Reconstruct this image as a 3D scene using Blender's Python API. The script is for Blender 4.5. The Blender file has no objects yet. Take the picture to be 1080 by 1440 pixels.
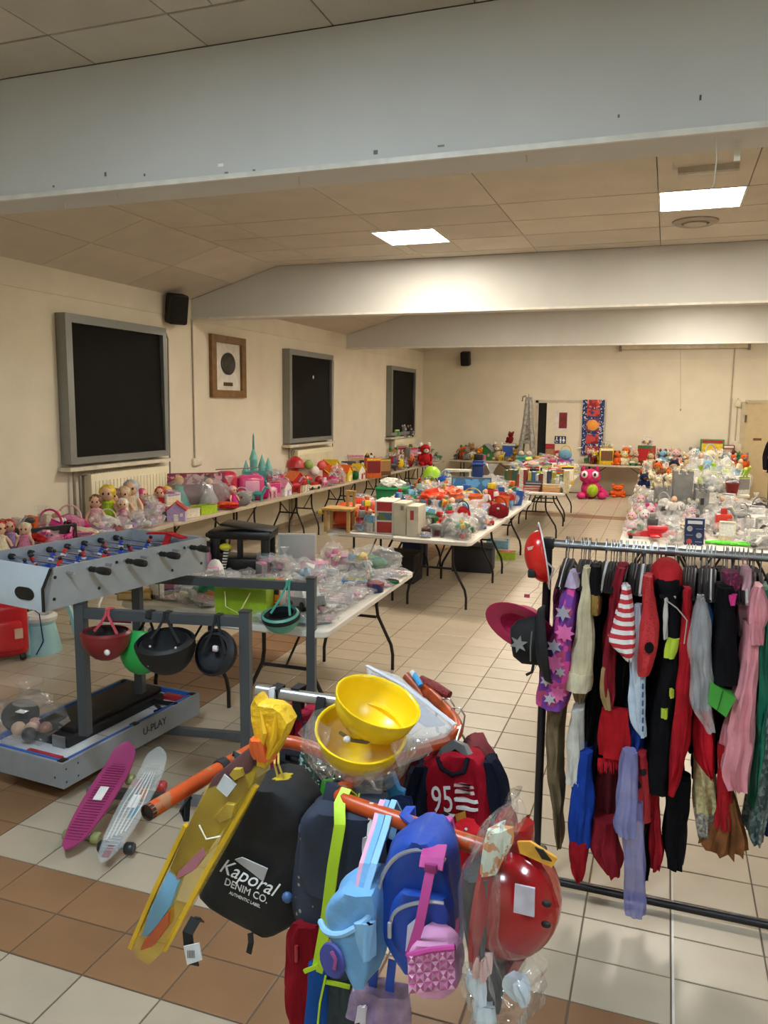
import bpy, bmesh, math, random
from mathutils import Vector, Matrix, noise, Euler
random.seed(7)
S = bpy.context.scene
COL = S.collection
# ------------------------------------------------------------------ camera
FPX, YAW, PIT, ROL, CH = 1111.27, 0.340596, 0.134769, 0.010952, 2.05
_cy, _sy, _cp, _sp = math.cos(YAW), math.sin(YAW), math.cos(PIT), math.sin(PIT)
FW = Vector((-_sy*_cp, _cy*_cp, -_sp)); _r = Vector((_cy, _sy, 0)); _u = _r.cross(FW)
RT = math.cos(ROL)*_r + math.sin(ROL)*_u; UP = -math.sin(ROL)*_r + math.cos(ROL)*_u
CAM = Vector((0, 0, CH))
cd = bpy.data.cameras.new('camera'); cam = bpy.data.objects.new('camera', cd); COL.objects.link(cam)
cd.sensor_fit = 'VERTICAL'; cd.sensor_height = 36; cd.lens = FPX*36/1440; cd.clip_start = 0.05; cd.clip_end = 100
cam.matrix_world = Matrix(((RT.x, UP.x, -FW.x, 0), (RT.y, UP.y, -FW.y, 0), (RT.z, UP.z, -FW.z, CH), (0, 0, 0, 1)))
S.camera = cam
# ------------------------------------------------------------------ world, exposure
W = bpy.data.worlds.new('world'); S.world = W; W.use_nodes = True
W.node_tree.nodes['Background'].inputs[0].default_value = (0.9, 0.95, 1, 1)
W.node_tree.nodes['Background'].inputs[1].default_value = 0.25
S.view_settings.view_transform = 'Standard'; S.view_settings.look = 'None'
S.view_settings.gamma = 1; S.view_settings.use_curve_mapping = False
S.view_settings.exposure = 1.68
PANEL_POWER = 22.0      # emission of the ceiling panels
WARM = (1.0, 0.91, 0.77); COOL = (0.72, 0.88, 1.0)

def PX(x, y, z=None, X=None, Y=None):
    """photo pixel -> point on the plane z=, X= or Y="""
    d = FW + RT*((x-540)/FPX) - UP*((y-720)/FPX)
    if z is not None: t = (z-CH)/d.z
    elif X is not None: t = X/d.x
    else: t = Y/d.y
    return CAM + d*t
def to_px(P):
    d = Vector(P)-CAM; w = d.dot(FW)
    return (540+FPX*d.dot(RT)/w, 720-FPX*d.dot(UP)/w, w)
# ------------------------------------------------------------------ materials
def lin(c):
    if isinstance(c, str):
        c = c.lstrip('#'); c = [int(c[i:i+2], 16)/255 for i in (0, 2, 4)]
    return tuple(((v+0.055)/1.055)**2.4 if v > 0.04045 else v/12.92 for v in c)
_mc = {}
def mat(c, rough=.55, metal=0, var=.08, nscale=9, bump=0, bscale=60, alpha=1, spec=.5, coat=0, sheen=0, tile=False, trans=0, vert=0):
    key = (c, rough, metal, var, nscale, bump, bscale, alpha, spec, coat, sheen, tile, trans, vert)
    if key in _mc: return _mc[key]
    m = bpy.data.materials.new('m_'+str(c).strip('#()')); m.use_nodes = True
    nt = m.node_tree; b = nt.nodes['Principled BSDF']; L = nt.links
    col = lin(c)
    tc = nt.nodes.new('ShaderNodeTexCoord')
    if var:
        nz = nt.nodes.new('ShaderNodeTexNoise'); nz.inputs['Scale'].default_value = nscale; nz.inputs['Detail'].default_value = 4
        L.new(tc.outputs['Object'], nz.inputs['Vector'])
        r = nt.nodes.new('ShaderNodeValToRGB')
        r.color_ramp.elements[0].position = .3; r.color_ramp.elements[1].position = .7
        r.color_ramp.elements[0].color = (*[max(0, v*(1-var*2)) for v in col], 1)
        r.color_ramp.elements[1].color = (*[min(1, v*(1+var*1.2)) for v in col], 1)
        L.new(nz.outputs['Fac'], r.inputs['Fac'])
        out = r.outputs['Color']
        if tile:
            oi = nt.nodes.new('ShaderNodeObjectInfo'); mx = nt.nodes.new('ShaderNodeMapRange')
            mx.inputs['To Min'].default_value = .92; mx.inputs['To Max'].default_value = 1.06
            L.new(oi.outputs['Random'], mx.inputs['Value'])
            vm = nt.nodes.new('ShaderNodeVectorMath'); vm.operation = 'SCALE'
            L.new(out, vm.inputs[0]); L.new(mx.outputs['Result'], vm.inputs['Scale']); out = vm.outputs['Vector']
        L.new(out, b.inputs['Base Color'])
    else:
        b.inputs['Base Color'].default_value = (*col, 1)
    b.inputs['Roughness'].default_value = rough; b.inputs['Metallic'].default_value = metal
    b.inputs['Alpha'].default_value = alpha; b.inputs['Specular IOR Level'].default_value = spec
    b.inputs['Coat Weight'].default_value = coat; b.inputs['Sheen Weight'].default_value = sheen
    b.inputs['Transmission Weight'].default_value = trans
    if bump:
        bn = nt.nodes.new('ShaderNodeTexNoise'); bn.inputs['Scale'].default_value = bscale; bn.inputs['Detail'].default_value = 3
        if vert:
            mp = nt.nodes.new('ShaderNodeMapping'); mp.inputs['Scale'].default_value = (1, 1, vert); L.new(tc.outputs['Object'], mp.inputs['Vector']); L.new(mp.outputs[0], bn.inputs['Vector'])
        else: L.new(tc.outputs['Object'], bn.inputs['Vector'])
        bp = nt.nodes.new('ShaderNodeBump'); bp.inputs['Strength'].default_value = bump; bp.inputs['Distance'].default_value = .02
        L.new(bn.outputs['Fac'], bp.inputs['Height']); L.new(bp.outputs['Normal'], b.inputs['Normal'])
    _mc[key] = m
    return m
def cloth(c, var=.12, bump=.7): return mat(c, .85, var=var, nscale=14, bump=bump, bscale=32, spec=.12, vert=.22)
def plas(c, rough=.35): return mat(c, rough, var=.04)
def satin(c): return mat(c, .38, var=.1, nscale=14, bump=.7, bscale=28, spec=.4, vert=.15)
def film(name, tint='#ffffff', haze=.05, bscale=16, bump=.45, rough=.16):
    """clear crinkled plastic: see-through with Fresnel highlights and a little milky haze"""
    m = bpy.data.materials.new(name); m.use_nodes = True; nt = m.node_tree; L = nt.links; nt.nodes.remove(nt.nodes['Principled BSDF'])
    N = nt.nodes.new; tc = N('ShaderNodeTexCoord'); nz = N('ShaderNodeTexNoise'); nz.inputs['Scale'].default_value = bscale; nz.inputs['Detail'].default_value = 2
    bp = N('ShaderNodeBump'); bp.inputs['Strength'].default_value = bump; bp.inputs['Distance'].default_value = .03
    L.new(tc.outputs['Object'], nz.inputs['Vector']); L.new(nz.outputs['Fac'], bp.inputs['Height'])
    tr = N('ShaderNodeBsdfTransparent'); df = N('ShaderNodeBsdfDiffuse'); gl = N('ShaderNodeBsdfGlossy'); fr = N('ShaderNodeFresnel'); m1 = N('ShaderNodeMixShader'); m2 = N('ShaderNodeMixShader')
    df.inputs['Color'].default_value = (*lin(tint), 1); gl.inputs['Roughness'].default_value = rough; fr.inputs['IOR'].default_value = 1.35; m1.inputs['Fac'].default_value = haze
    for q in (df, gl, fr): L.new(bp.outputs['Normal'], q.inputs['Normal'])
    L.new(tr.outputs[0], m1.inputs[1]); L.new(df.outputs[0], m1.inputs[2]); L.new(m1.outputs[0], m2.inputs[1]); L.new(gl.outputs[0], m2.inputs[2]); mr = N('ShaderNodeMapRange'); mr.inputs['To Min'].default_value = .05; mr.inputs['To Max'].default_value = .3; L.new(fr.outputs[0], mr.inputs['Value']); L.new(mr.outputs[0], m2.inputs['Fac']); L.new(m2.outputs[0], nt.nodes['Material Output'].inputs[0])
    return m
FILM = film('clear_film', haze=.15); FILM2 = film('clear_film_heavy', haze=.22)
def pattern(name, kind, c1, c2, scale=20, rough=.7, c3=None, thr=.5, axis='Z'):
    """two or three colour printed cloth / card: stripes, dots, blotches"""
    m = bpy.data.materials.new(name); m.use_nodes = True; nt = m.node_tree; b = nt.nodes['Principled BSDF']; L = nt.links
    tc = nt.nodes.new('ShaderNodeTexCoord')
    if kind == 'stripe':
        t = nt.nodes.new('ShaderNodeTexWave'); t.bands_direction = axis; t.inputs['Scale'].default_value = scale; src = t.outputs['Fac']
        t.inputs['Distortion'].default_value = .6; t.inputs['Detail'].default_value = 0
    elif kind == 'dots':
        t = nt.nodes.new('ShaderNodeTexVoronoi'); t.inputs['Scale'].default_value = scale; src = t.outputs['Distance']
    elif kind == 'cells':
        t = nt.nodes.new('ShaderNodeTexVoronoi'); t.inputs['Scale'].default_value = scale
        sp = nt.nodes.new('ShaderNodeSeparateColor'); L.new(t.outputs['Color'], sp.inputs[0]); src = sp.outputs[0]
    else:
        t = nt.nodes.new('ShaderNodeTexNoise'); t.inputs['Scale'].default_value = scale; t.inputs['Detail'].default_value = 5; src = t.outputs['Fac']
    L.new(tc.outputs['Object'], t.inputs['Vector'])
    r = nt.nodes.new('ShaderNodeValToRGB'); r.color_ramp.interpolation = 'CONSTANT'
    r.color_ramp.elements[0].color = (*lin(c1), 1); r.color_ramp.elements[0].position = 0
    r.color_ramp.elements[1].color = (*lin(c2), 1); r.color_ramp.elements[1].position = thr
    if c3:
        e = r.color_ramp.elements.new(thr+(1-thr)*.45); e.color = (*lin(c3), 1)
    L.new(src, r.inputs['Fac']); L.new(r.outputs['Color'], b.inputs['Base Color']); b.inputs['Roughness'].default_value = rough
    return m
# ------------------------------------------------------------------ mesh builder
class MB:
    def __init__(s): s.v = []; s.f = []; s.M = Matrix.Identity(4)
    def add(s, vs, fs):
        o = len(s.v); s.v += [tuple(s.M @ Vector(p)) for p in vs]; s.f += [tuple(i+o for i in f) for f in fs]; return s
    def at(s, loc=(0, 0, 0), rot=(0, 0, 0), sc=(1, 1, 1)):
        s.M = Matrix.Translation(loc) @ Euler(rot).to_matrix().to_4x4() @ Matrix.Diagonal((*sc, 1)); return s
    def box(s, c, d):
        x, y, z = c; a, b, e = d[0]/2, d[1]/2, d[2]/2
        return s.add([(x+i*a, y+j*b, z+k*e) for k in (-1, 1) for j in (-1, 1) for i in (-1, 1)],
                     [(0, 2, 3, 1), (4, 5, 7, 6), (0, 1, 5, 4), (2, 6, 7, 3), (0, 4, 6, 2), (1, 3, 7, 5)])
    def box2(s, a, b): return s.box([(a[i]+b[i])/2 for i in range(3)], [abs(b[i]-a[i]) for i in range(3)])
    def rbox(s, c, d, r=.01, seg=2):
        bm = bmesh.new(); bmesh.ops.create_cube(bm, size=1)
        for v in bm.verts: v.co = Vector((v.co.x*d[0]+c[0], v.co.y*d[1]+c[1], v.co.z*d[2]+c[2]))
        bmesh.ops.bevel(bm, geom=bm.edges[:], offset=min(r, min(d)*.49), segments=seg, profile=.5, affect='EDGES')
        return s._bm(bm)
    def _bm(s, bm):
        bm.verts.index_update(); s.add([v.co[:] for v in bm.verts], [[v.index for v in f.verts] for f in bm.faces]); bm.free(); return s
    def ico(s, c, r, sub=2, nz=0, nf=3, seed=0, flat=None):
        bm = bmesh.new(); bmesh.ops.create_icosphere(bm, subdivisions=sub, radius=1)
        if not hasattr(r, '__len__'): r = (r, r, r)
        for v in bm.verts:
            k = 1+(nz*noise.noise(v.co*nf+Vector((seed*7.3, seed*3.1, seed))) if nz else 0)
            p = Vector((v.co.x*r[0]*k, v.co.y*r[1]*k, v.co.z*r[2]*k))
            if flat is not None and p.z < -flat*r[2]: p.z = -flat*r[2]
            v.co = p+Vector(c)
        return s._bm(bm)
    def tube(s, pts, r, n=8, closed=False, cap=True):
        P = [Vector(p) for p in pts]; N = len(P)
        rs = r if hasattr(r, '__len__') else [r]*N
        vs = []; up = None
        for i in range(N):
            a = P[(i-1) % N] if (i or closed) else P[0]; b = P[(i+1) % N] if (i < N-1 or closed) else P[-1]
            t = (b-a); t = t.normalized() if t.length > 1e-9 else Vector((0, 0, 1))
            if up is None:
                up = Vector((0, 0, 1)) if abs(t.z) < .9 else Vector((1, 0, 0))
            x = t.cross(up); x = x.normalized() if x.length > 1e-6 else t.orthogonal().normalized()
            y = x.cross(t).normalized(); up = y
            for k in range(n):
                an = 2*math.pi*k/n; vs.append(P[i]+(x*math.cos(an)+y*math.sin(an))*rs[i])
        fs = []
        for i in range(N if closed else N-1):
            j = (i+1) % N
            for k in range(n): fs.append((i*n+k, i*n+(k+1) % n, j*n+(k+1) % n, j*n+k))
        if cap and not closed: fs += [tuple(range(n))[::-1], tuple((N-1)*n+k for k in range(n))]
        return s.add(vs, fs)
    def strap(s, pts, w, t, wdir=(1, 0, 0)):
        """flat ribbon of width w (along wdir) and thickness t along a path"""
        P = [Vector(p) for p in pts]; wd = Vector(wdir).normalized(); vs = []
        for i, p in enumerate(P):
            tn = (P[min(i+1, len(P)-1)]-P[max(i-1, 0)]).normalized(); nn = tn.cross(wd)
            nn = nn.normalized() if nn.length > 1e-6 else Vector((0, 1, 0)); ww = nn.cross(tn).normalized()
            for a, b in ((-1, -1), (1, -1), (1, 1), (-1, 1)): vs.append(p+ww*a*w/2+nn*b*t/2)
        fs = [(0, 1, 2, 3), tuple(len(vs)-4+k for k in (3, 2, 1, 0))]
        for i in range(len(P)-1):
            for k in range(4): fs.append((i*4+k, i*4+(k+1) % 4, i*4+4+(k+1) % 4, i*4+4+k)[::-1])
        return s.add(vs, fs)
    def lathe(s, prof, n=20, sx=1, sy=1):
        vs = []; fs = []
        for r, z in prof:
            for k in range(n): a = 2*math.pi*k/n; vs.append((r*math.cos(a)*sx, r*math.sin(a)*sy, z))
        for i in range(len(prof)-1):
            for k in range(n): fs.append((i*n+k, i*n+(k+1) % n, (i+1)*n+(k+1) % n, (i+1)*n+k))
        if prof[0][0] > 1e-6: fs.append(tuple(range(n))[::-1])
        if prof[-1][0] > 1e-6: fs.append(tuple((len(prof)-1)*n+k for k in range(n)))
        return s.add(vs, fs)
    def prism(s, poly, h, plane='xy', o=0):
        """extrude a 2-D polygon by h along the third axis starting at o"""
        n = len(poly)
        def p3(a, b, c): return {'xy': (a, b, c), 'xz': (a, c, b), 'yz': (c, a, b)}[plane]
        vs = [p3(a, b, o) for a, b in poly]+[p3(a, b, o+h) for a, b in poly]
        return s.add(vs, [tuple(range(n))[::-1], tuple(range(n, 2*n))]+[(i, (i+1) % n, (i+1) % n+n, i+n) for i in range(n)])
    def mesh(s, name, m=None, ang=40):
        me = bpy.data.meshes.new(name); me.from_pydata(s.v, [], s.f); me.validate()
        bm = bmesh.new(); bm.from_mesh(me); bmesh.ops.recalc_face_normals(bm, faces=bm.faces[:]); bm.to_mesh(me); bm.free()
        me.shade_smooth(); me.set_sharp_from_angle(angle=math.radians(ang))
        if m: me.materials.append(m)
        return me
    def build(s, name, m, parent=None, ang=40):
        return obj(name, s.mesh(name, m, ang), parent)
def obj(name, me, parent=None):
    o = bpy.data.objects.new(name, me); COL.objects.link(o)
    if parent:
        o.parent = parent; o.matrix_parent_inverse = parent.matrix_world.inverted() if parent.type != 'EMPTY' or parent.get('wp') else Matrix.Identity(4)
    return o
def tag(o, label, cat, group=None):
    o['label'] = label; o['category'] = cat
    if group: o['group'] = group
    return o
def thing(name, label, cat, loc=(0, 0, 0), rz=0, group=None):
    """Empty at a thing's base; parts are built in its local frame"""
    o = bpy.data.objects.new(name, None); COL.objects.link(o); o.empty_display_size = .1
    o.location = loc; o.rotation_euler = (0, 0, rz); return tag(o, label, cat, group)
def wthing(name, label, cat, loc, group=None):
    """same, but its parts are given in world coordinates"""
    o = thing(name, label, cat, loc, 0, group); o.matrix_world = Matrix.Translation(loc); o['wp'] = 1; del o['wp']
    o['_w'] = 1; del o['_w']; WP.add(o.name); return o
WP = set()
def part(mb, name, m, parent, ang=40):
    """link a part; for world-coordinate things undo the parent's offset"""
    if parent is not None and parent.name in WP and parent.type == 'EMPTY':
        off = parent.location
        mb.v = [(x-off.x, y-off.y, z-off.z) for x, y, z in mb.v]
    o = bpy.data.objects.new(name, mb.mesh(name, m, ang)); COL.objects.link(o)
    if parent is not None: o.parent = parent
    return o
def sub(mb, name, m, p, ang=40):
    """a sub-part: same local frame as part p (parts sit at their thing's origin)"""
    root = p.parent
    if root is not None and root.name in WP:
        off = root.location; mb.v = [(x-off.x, y-off.y, z-off.z) for x, y, z in mb.v]
    o = bpy.data.objects.new(name, mb.mesh(name, m, ang)); COL.objects.link(o); o.parent = p
    return o
def struct(mb, name, m, parent=None, ang=30):
    o = bpy.data.objects.new(name, mb.mesh(name, m, ang)); COL.objects.link(o)
    if parent is not None: o.parent = parent
    else: o['kind'] = 'structure'
    return o
def text_mesh(txt, size, depth=.001, shear=0):
    c = bpy.data.curves.new('lettering', 'FONT'); c.body = txt; c.size = size; c.extrude = depth; c.shear = shear
    c.align_x = 'CENTER'; c.align_y = 'CENTER'; c.resolution_u = 3
    t = bpy.data.objects.new('lettering', c); me = bpy.data.meshes.new_from_object(t)
    bpy.data.objects.remove(t); return me
def lettering(txt, size, m, parent, M, depth=.0008, shear=0):
    me = text_mesh(txt, size, depth, shear); me.transform(M); me.materials.clear(); me.materials.append(m)
    o = bpy.data.objects.new('lettering', me); COL.objects.link(o); o.parent = parent; return o
# ------------------------------------------------------------------ room shell
XL, XR, YB, YF = -5.9, 6.0, 19.5, -2.6
ZC, ZW, XS = 3.735, 3.37, -4.65           # flat ceiling, eaves height, where the slope ends
TW, TD = .33379, .24312                    # floor tile
X0, Y0T = -2.5453, 2.5786                  # a tile corner
GROUT = mat('#6b5c4e', .8); CREAM = mat('#b7a994', .32, var=.035, nscale=5, spec=.45, tile=True); BROWN = mat('#8f6b4c', .34, var=.05, nscale=5, spec=.45, tile=True)
fl = struct(MB().box2((XL-.1, YF-.1, -.14), (XR+.1, YB+.1, -.004)), 'floor', GROUT)
def is_brown(i, j):
    return (j in (-1, -2)) or (i in (-2, -3) and j > -3) or (j in (51, 52)) or (i in (15, 16)) or (j in (-29, -30))
tiles = []
i0, i1 = math.ceil((XL-X0)/TW), math.floor((XR-X0)/TW); j0, j1 = math.ceil((YF-Y0T)/TD), math.floor((YB-Y0T)/TD)
for i in range(i0, i1):
    for j in range(j0, j1):
        cx, cyy = X0+(i+.5)*TW, Y0T+(j+.5)*TD
        u, v, w = to_px((cx, cyy, 0))
        vis = w > .5 and -40 < u < 1120 and v < 1480
        tiles.append((w if vis else 1e3+abs(cyy), i, j, cx, cyy))
tiles.sort()
g = .0035
def tile_mb(mb, cx, cy):
    a, b, e = TW/2-g, TD/2-g, .0025
    mb.add([(cx-a, cy-b, -.004), (cx+a, cy-b, -.004), (cx+a, cy+b, -.004), (cx-a, cy+b, -.004),
            (cx-a, cy-b, -e/2), (cx+a, cy-b, -e/2), (cx+a, cy+b, -e/2), (cx-a, cy+b, -e/2),
            (cx-a+e, cy-b+e, 0), (cx+a-e, cy-b+e, 0), (cx+a-e, cy+b-e, 0), (cx-a+e, cy+b-e, 0)],
           [(8, 9, 10, 11)]+[(k, (k+1) % 4, (k+1) % 4+4, k+4) for k in range(4)]+[(k+4, (k+1) % 4+4, (k+1) % 4+8, k+8) for k in range(4)])
t0 = MB(); tile_mb(t0, 0, 0)
tm = {False: t0.mesh('floor_tile', CREAM, 10), True: t0.mesh('floor_tile', BROWN, 10)}
far = {False: MB(), True: MB()}
for n, (w, i, j, cx, cyy) in enumerate(tiles):
    bn = is_brown(i, j)
    if n < 300:
        o = bpy.data.objects.new('floor_tile', tm[bn]); COL.objects.link(o); o.parent = fl; o.location = (cx, cyy, 0)
    else: tile_mb(far[bn], cx, cyy)
for bn, m in ((False, CREAM), (True, BROWN)):
    o = struct(far[bn], 'floor_tiles', m, fl, 10); o['kind'] = 'stuff'
struct(MB().box2((.1322-.0042, YF, -.0039), (.1322+.0042, 19, .0005)), 'expansion_joint', mat('#d8d2c8', .5), fl)
# walls
WALL = mat('#e2d8c2', .75, var=.03, nscale=2.5, bump=.08, bscale=120)
UPW = mat('#ddd4c0', .75, var=.03, nscale=2.5)
def wall(name, a, b): return struct(MB().box2(a, b), name, WALL)
wall('wall_left', (XL-.15, YF-.15, -.1), (XL, YB+.15, 3.9))
wall('wall_right', (XR, YF-.15, -.1), (XR+.15, YB+.15, 3.9))
wall('wall_back', (XL, YB, -.1), (XR, YB+.15, 3.9))
wall('wall_front', (XL, YF-.15, -.1), (XR, YF, 3.9))
# thin ledge where the upper wall board begins
struct(MB().box2((XL, YF, 3.12), (XL+.012, YB, ZW+.02)), 'trim_4', UPW)
struct(MB().box2((XL+.012, YB-.012, 3.16), (XR, YB, 3.8)), 'trim_5', UPW)
for nm, a, b in (('baseboard_left', (XL, YF, 0), (XL+.015, YB-.02, .09)), ('baseboard_back', (XL+.02, YB-.015, 0), (-3.1, YB, .09)), ('baseboard_right', (XR-.015, YF, 0), (XR, YB, .09))):
    struct(MB().box2(a, b), nm, mat('#a08a70', .4))
# ceiling slab, tiles hang just below it
CG = mat('#8c8478', .9)
ceil = struct(MB().prism([(XL-.1, ZW+.02), (XS, ZC+.022), (-XS+.1, ZC+.022), (XR+.1, ZW+.02), (XR+.1, 4.05), (XL-.1, 4.05)], YB-YF+.2, 'xz', YF-.1), 'ceiling', CG)
CT = mat('#d2c8b8', .9, var=.03, nscale=3, bump=.35, bscale=160, tile=True)
def ctile(x0, x1, y0, y1):
    gg = .004
    m = MB().box2((x0+gg, y0+.008, ZC), (x1-gg, y1-.008, ZC+.02)); struct(m, 'ceiling_tile', CT, ceil)
P, Q = .64, 1.28
LIGHTS = []
def lightpos(x, y, c, k): LIGHTS.append((x, y, c, k))
lightpos(-2.535, 7.9, WARM, 1); lightpos(.16, 7.18, WARM, 1); lightpos(2.9, 7.5, WARM, 1)
lightpos(-2.535, 11.9, WARM, 1); lightpos(.4, 12.9, WARM, 1); lightpos(3.1, 11.9, WARM, 1)
lightpos(-2.535, 16.6, WARM, 1); lightpos(.4, 17.0, WARM, 1); lightpos(3.1, 16.6, WARM, 1)
lightpos(-1.6, 1.1, COOL, 1.15); lightpos(1.9, .6, COOL, .9); lightpos(-.2, -1.4, COOL, .6)
def hole(x0, x1, y0, y1):
    return any(x0 < lx+.33 and x1 > lx-.33 and y0 < ly+.33 and y1 > ly-.33 for lx, ly, *_ in LIGHTS)
# bay with the two panels in view: wide boards around the panels (rows follow the panels' edges)
def bay(y0, y1, xa, xb, py, px, ox, oy, stag=False):
    """boards of one bay; a board under a lamp is split round it"""
    ys = [y0]; y = oy
    while y < y0+.02: y += py
    while y < y1-.02: ys.append(y); y += py
    ys.append(y1)
    for r in range(len(ys)-1):
        xs = [xa]; x = ox+(px/2 if stag and r % 2 else 0)
        while x > xa: x -= px
        while x < xa+.02: x += px
        while x < xb-.02: xs.append(x); x += px
        xs.append(xb)
        for c in range(len(xs)-1):
            a, b, e, h = xs[c], xs[c+1], ys[r], ys[r+1]
            L = [l for l in LIGHTS if a < l[0]+.32 and b > l[0]-.32 and e < l[1]+.32 and h > l[1]-.32]
            if not L: ctile(a, b, e, h); continue
            lx0, lx1, ly0, ly1 = L[0][0]-.325, L[0][0]+.325, L[0][1]-.325, L[0][1]+.325
            for q in ((a, min(b, lx0), e, h), (max(a, lx1), b, e, h), (max(a, lx0), min(b, lx1), e, min(h, ly0)), (max(a, lx0), min(b, lx1), max(e, ly1), h)):
                if q[1]-q[0] > .03 and q[3]-q[2] > .03: ctile(*q)
bay(YF, 3.512, XS, 4.65, .65, .65, -2.16, 3.18)
bay(3.80, 9.05, XS, 4.65, P, Q, -.165, 6.86)
bay(9.35, 14.35, XS, 4.65, P, Q, -.165, 11.58)
bay(14.65, YB, XS, 4.65, P, Q, -.165, 16.28)
# sloped boards at the eaves
sl = math.atan2(ZC-ZW, XS-XL); Ls = math.hypot(ZC-ZW, XS-XL)
for ya, yb in ((YF, 3.5), (3.8, 9.05), (9.35, 14.35), (14.65, YB)):
    n = max(1, round((yb-ya)/1.28)); d = (yb-ya)/n
    for k in range(n):
        for q in range(2):
            m = MB().at((XL, 0, ZW), (0, -sl, 0)); m.box2((Ls*q/2+.004, ya+k*d+.004, 0), (Ls*(q+1)/2-.004, ya+(k+1)*d-.004, .02)); struct(m, 'ceiling_tile', CT, ceil)
for sg, nm in ((1, 'r'),):
    m = MB().at((XR, 0, ZW), (0, sl, 0)); m.box2((-Ls, YF, 0), (0, YB, .02)); struct(m, 'ceiling_board', CT, ceil)
# three cross beams
BEAM = mat('#d0cfcb', .6, var=.02, nscale=2)
for k, (y, zb) in enumerate(((3.51, 3.13), (9.05, 3.13), (14.35, 3.12))):
    b = struct(MB().prism([(XL, zb), (XR, zb), (XR, ZW-.005), (-XS+.05, ZC-.002), (XS-.0, ZC-.002), (XL, ZW-.005)], .28, 'xz', y), 'trim_%d' % (k+1), BEAM)
    struct(MB().box2((XL, y-.018, zb-.012), (XR, y, zb+.012)), 'edge_strip', mat('#e6e1d6', .45), b)
# ------------------------------------------------------------------ lamps
def emit(c, k):
    m = bpy.data.materials.new('m_lamp'); m.use_nodes = True; nt = m.node_tree
    e = nt.nodes.new('ShaderNodeEmission'); e.inputs[0].default_value = (*c, 1); e.inputs[1].default_value = k
    nt.links.new(e.outputs[0], nt.nodes['Material Output'].inputs[0]); return m
lab = {0: 'lit square ceiling panel over the toy table nearer the windows', 1: 'lit square ceiling panel beside the round ceiling vent'}
for n, (x, y, c, k) in enumerate(LIGHTS):
    t = thing('ceiling_light', lab.get(n, 'lit square ceiling panel in a bay beyond the beams' if n < 9 else 'cooler ceiling panel in the bay above the photographer'), 'ceiling light', (x, y, ZC), 0, 'square ceiling light panels')
    fr = MB()
    for a, b in (((-.325, -.325, -.006), (.325, -.31, .03)), ((-.325, .31, -.006), (.325, .325, .03)), ((-.325, -.31, -.006), (-.31, .31, .03)), ((.31, -.31, -.006), (.325, .31, .03))): fr.box2(a, b)
    part(fr, 'frame', mat('#f0ece2', .5), t)
    part(MB().box2((-.31, -.31, -.002), (.31, .31, .012)), 'diffuser', emit(c, PANEL_POWER*k), t)
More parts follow.
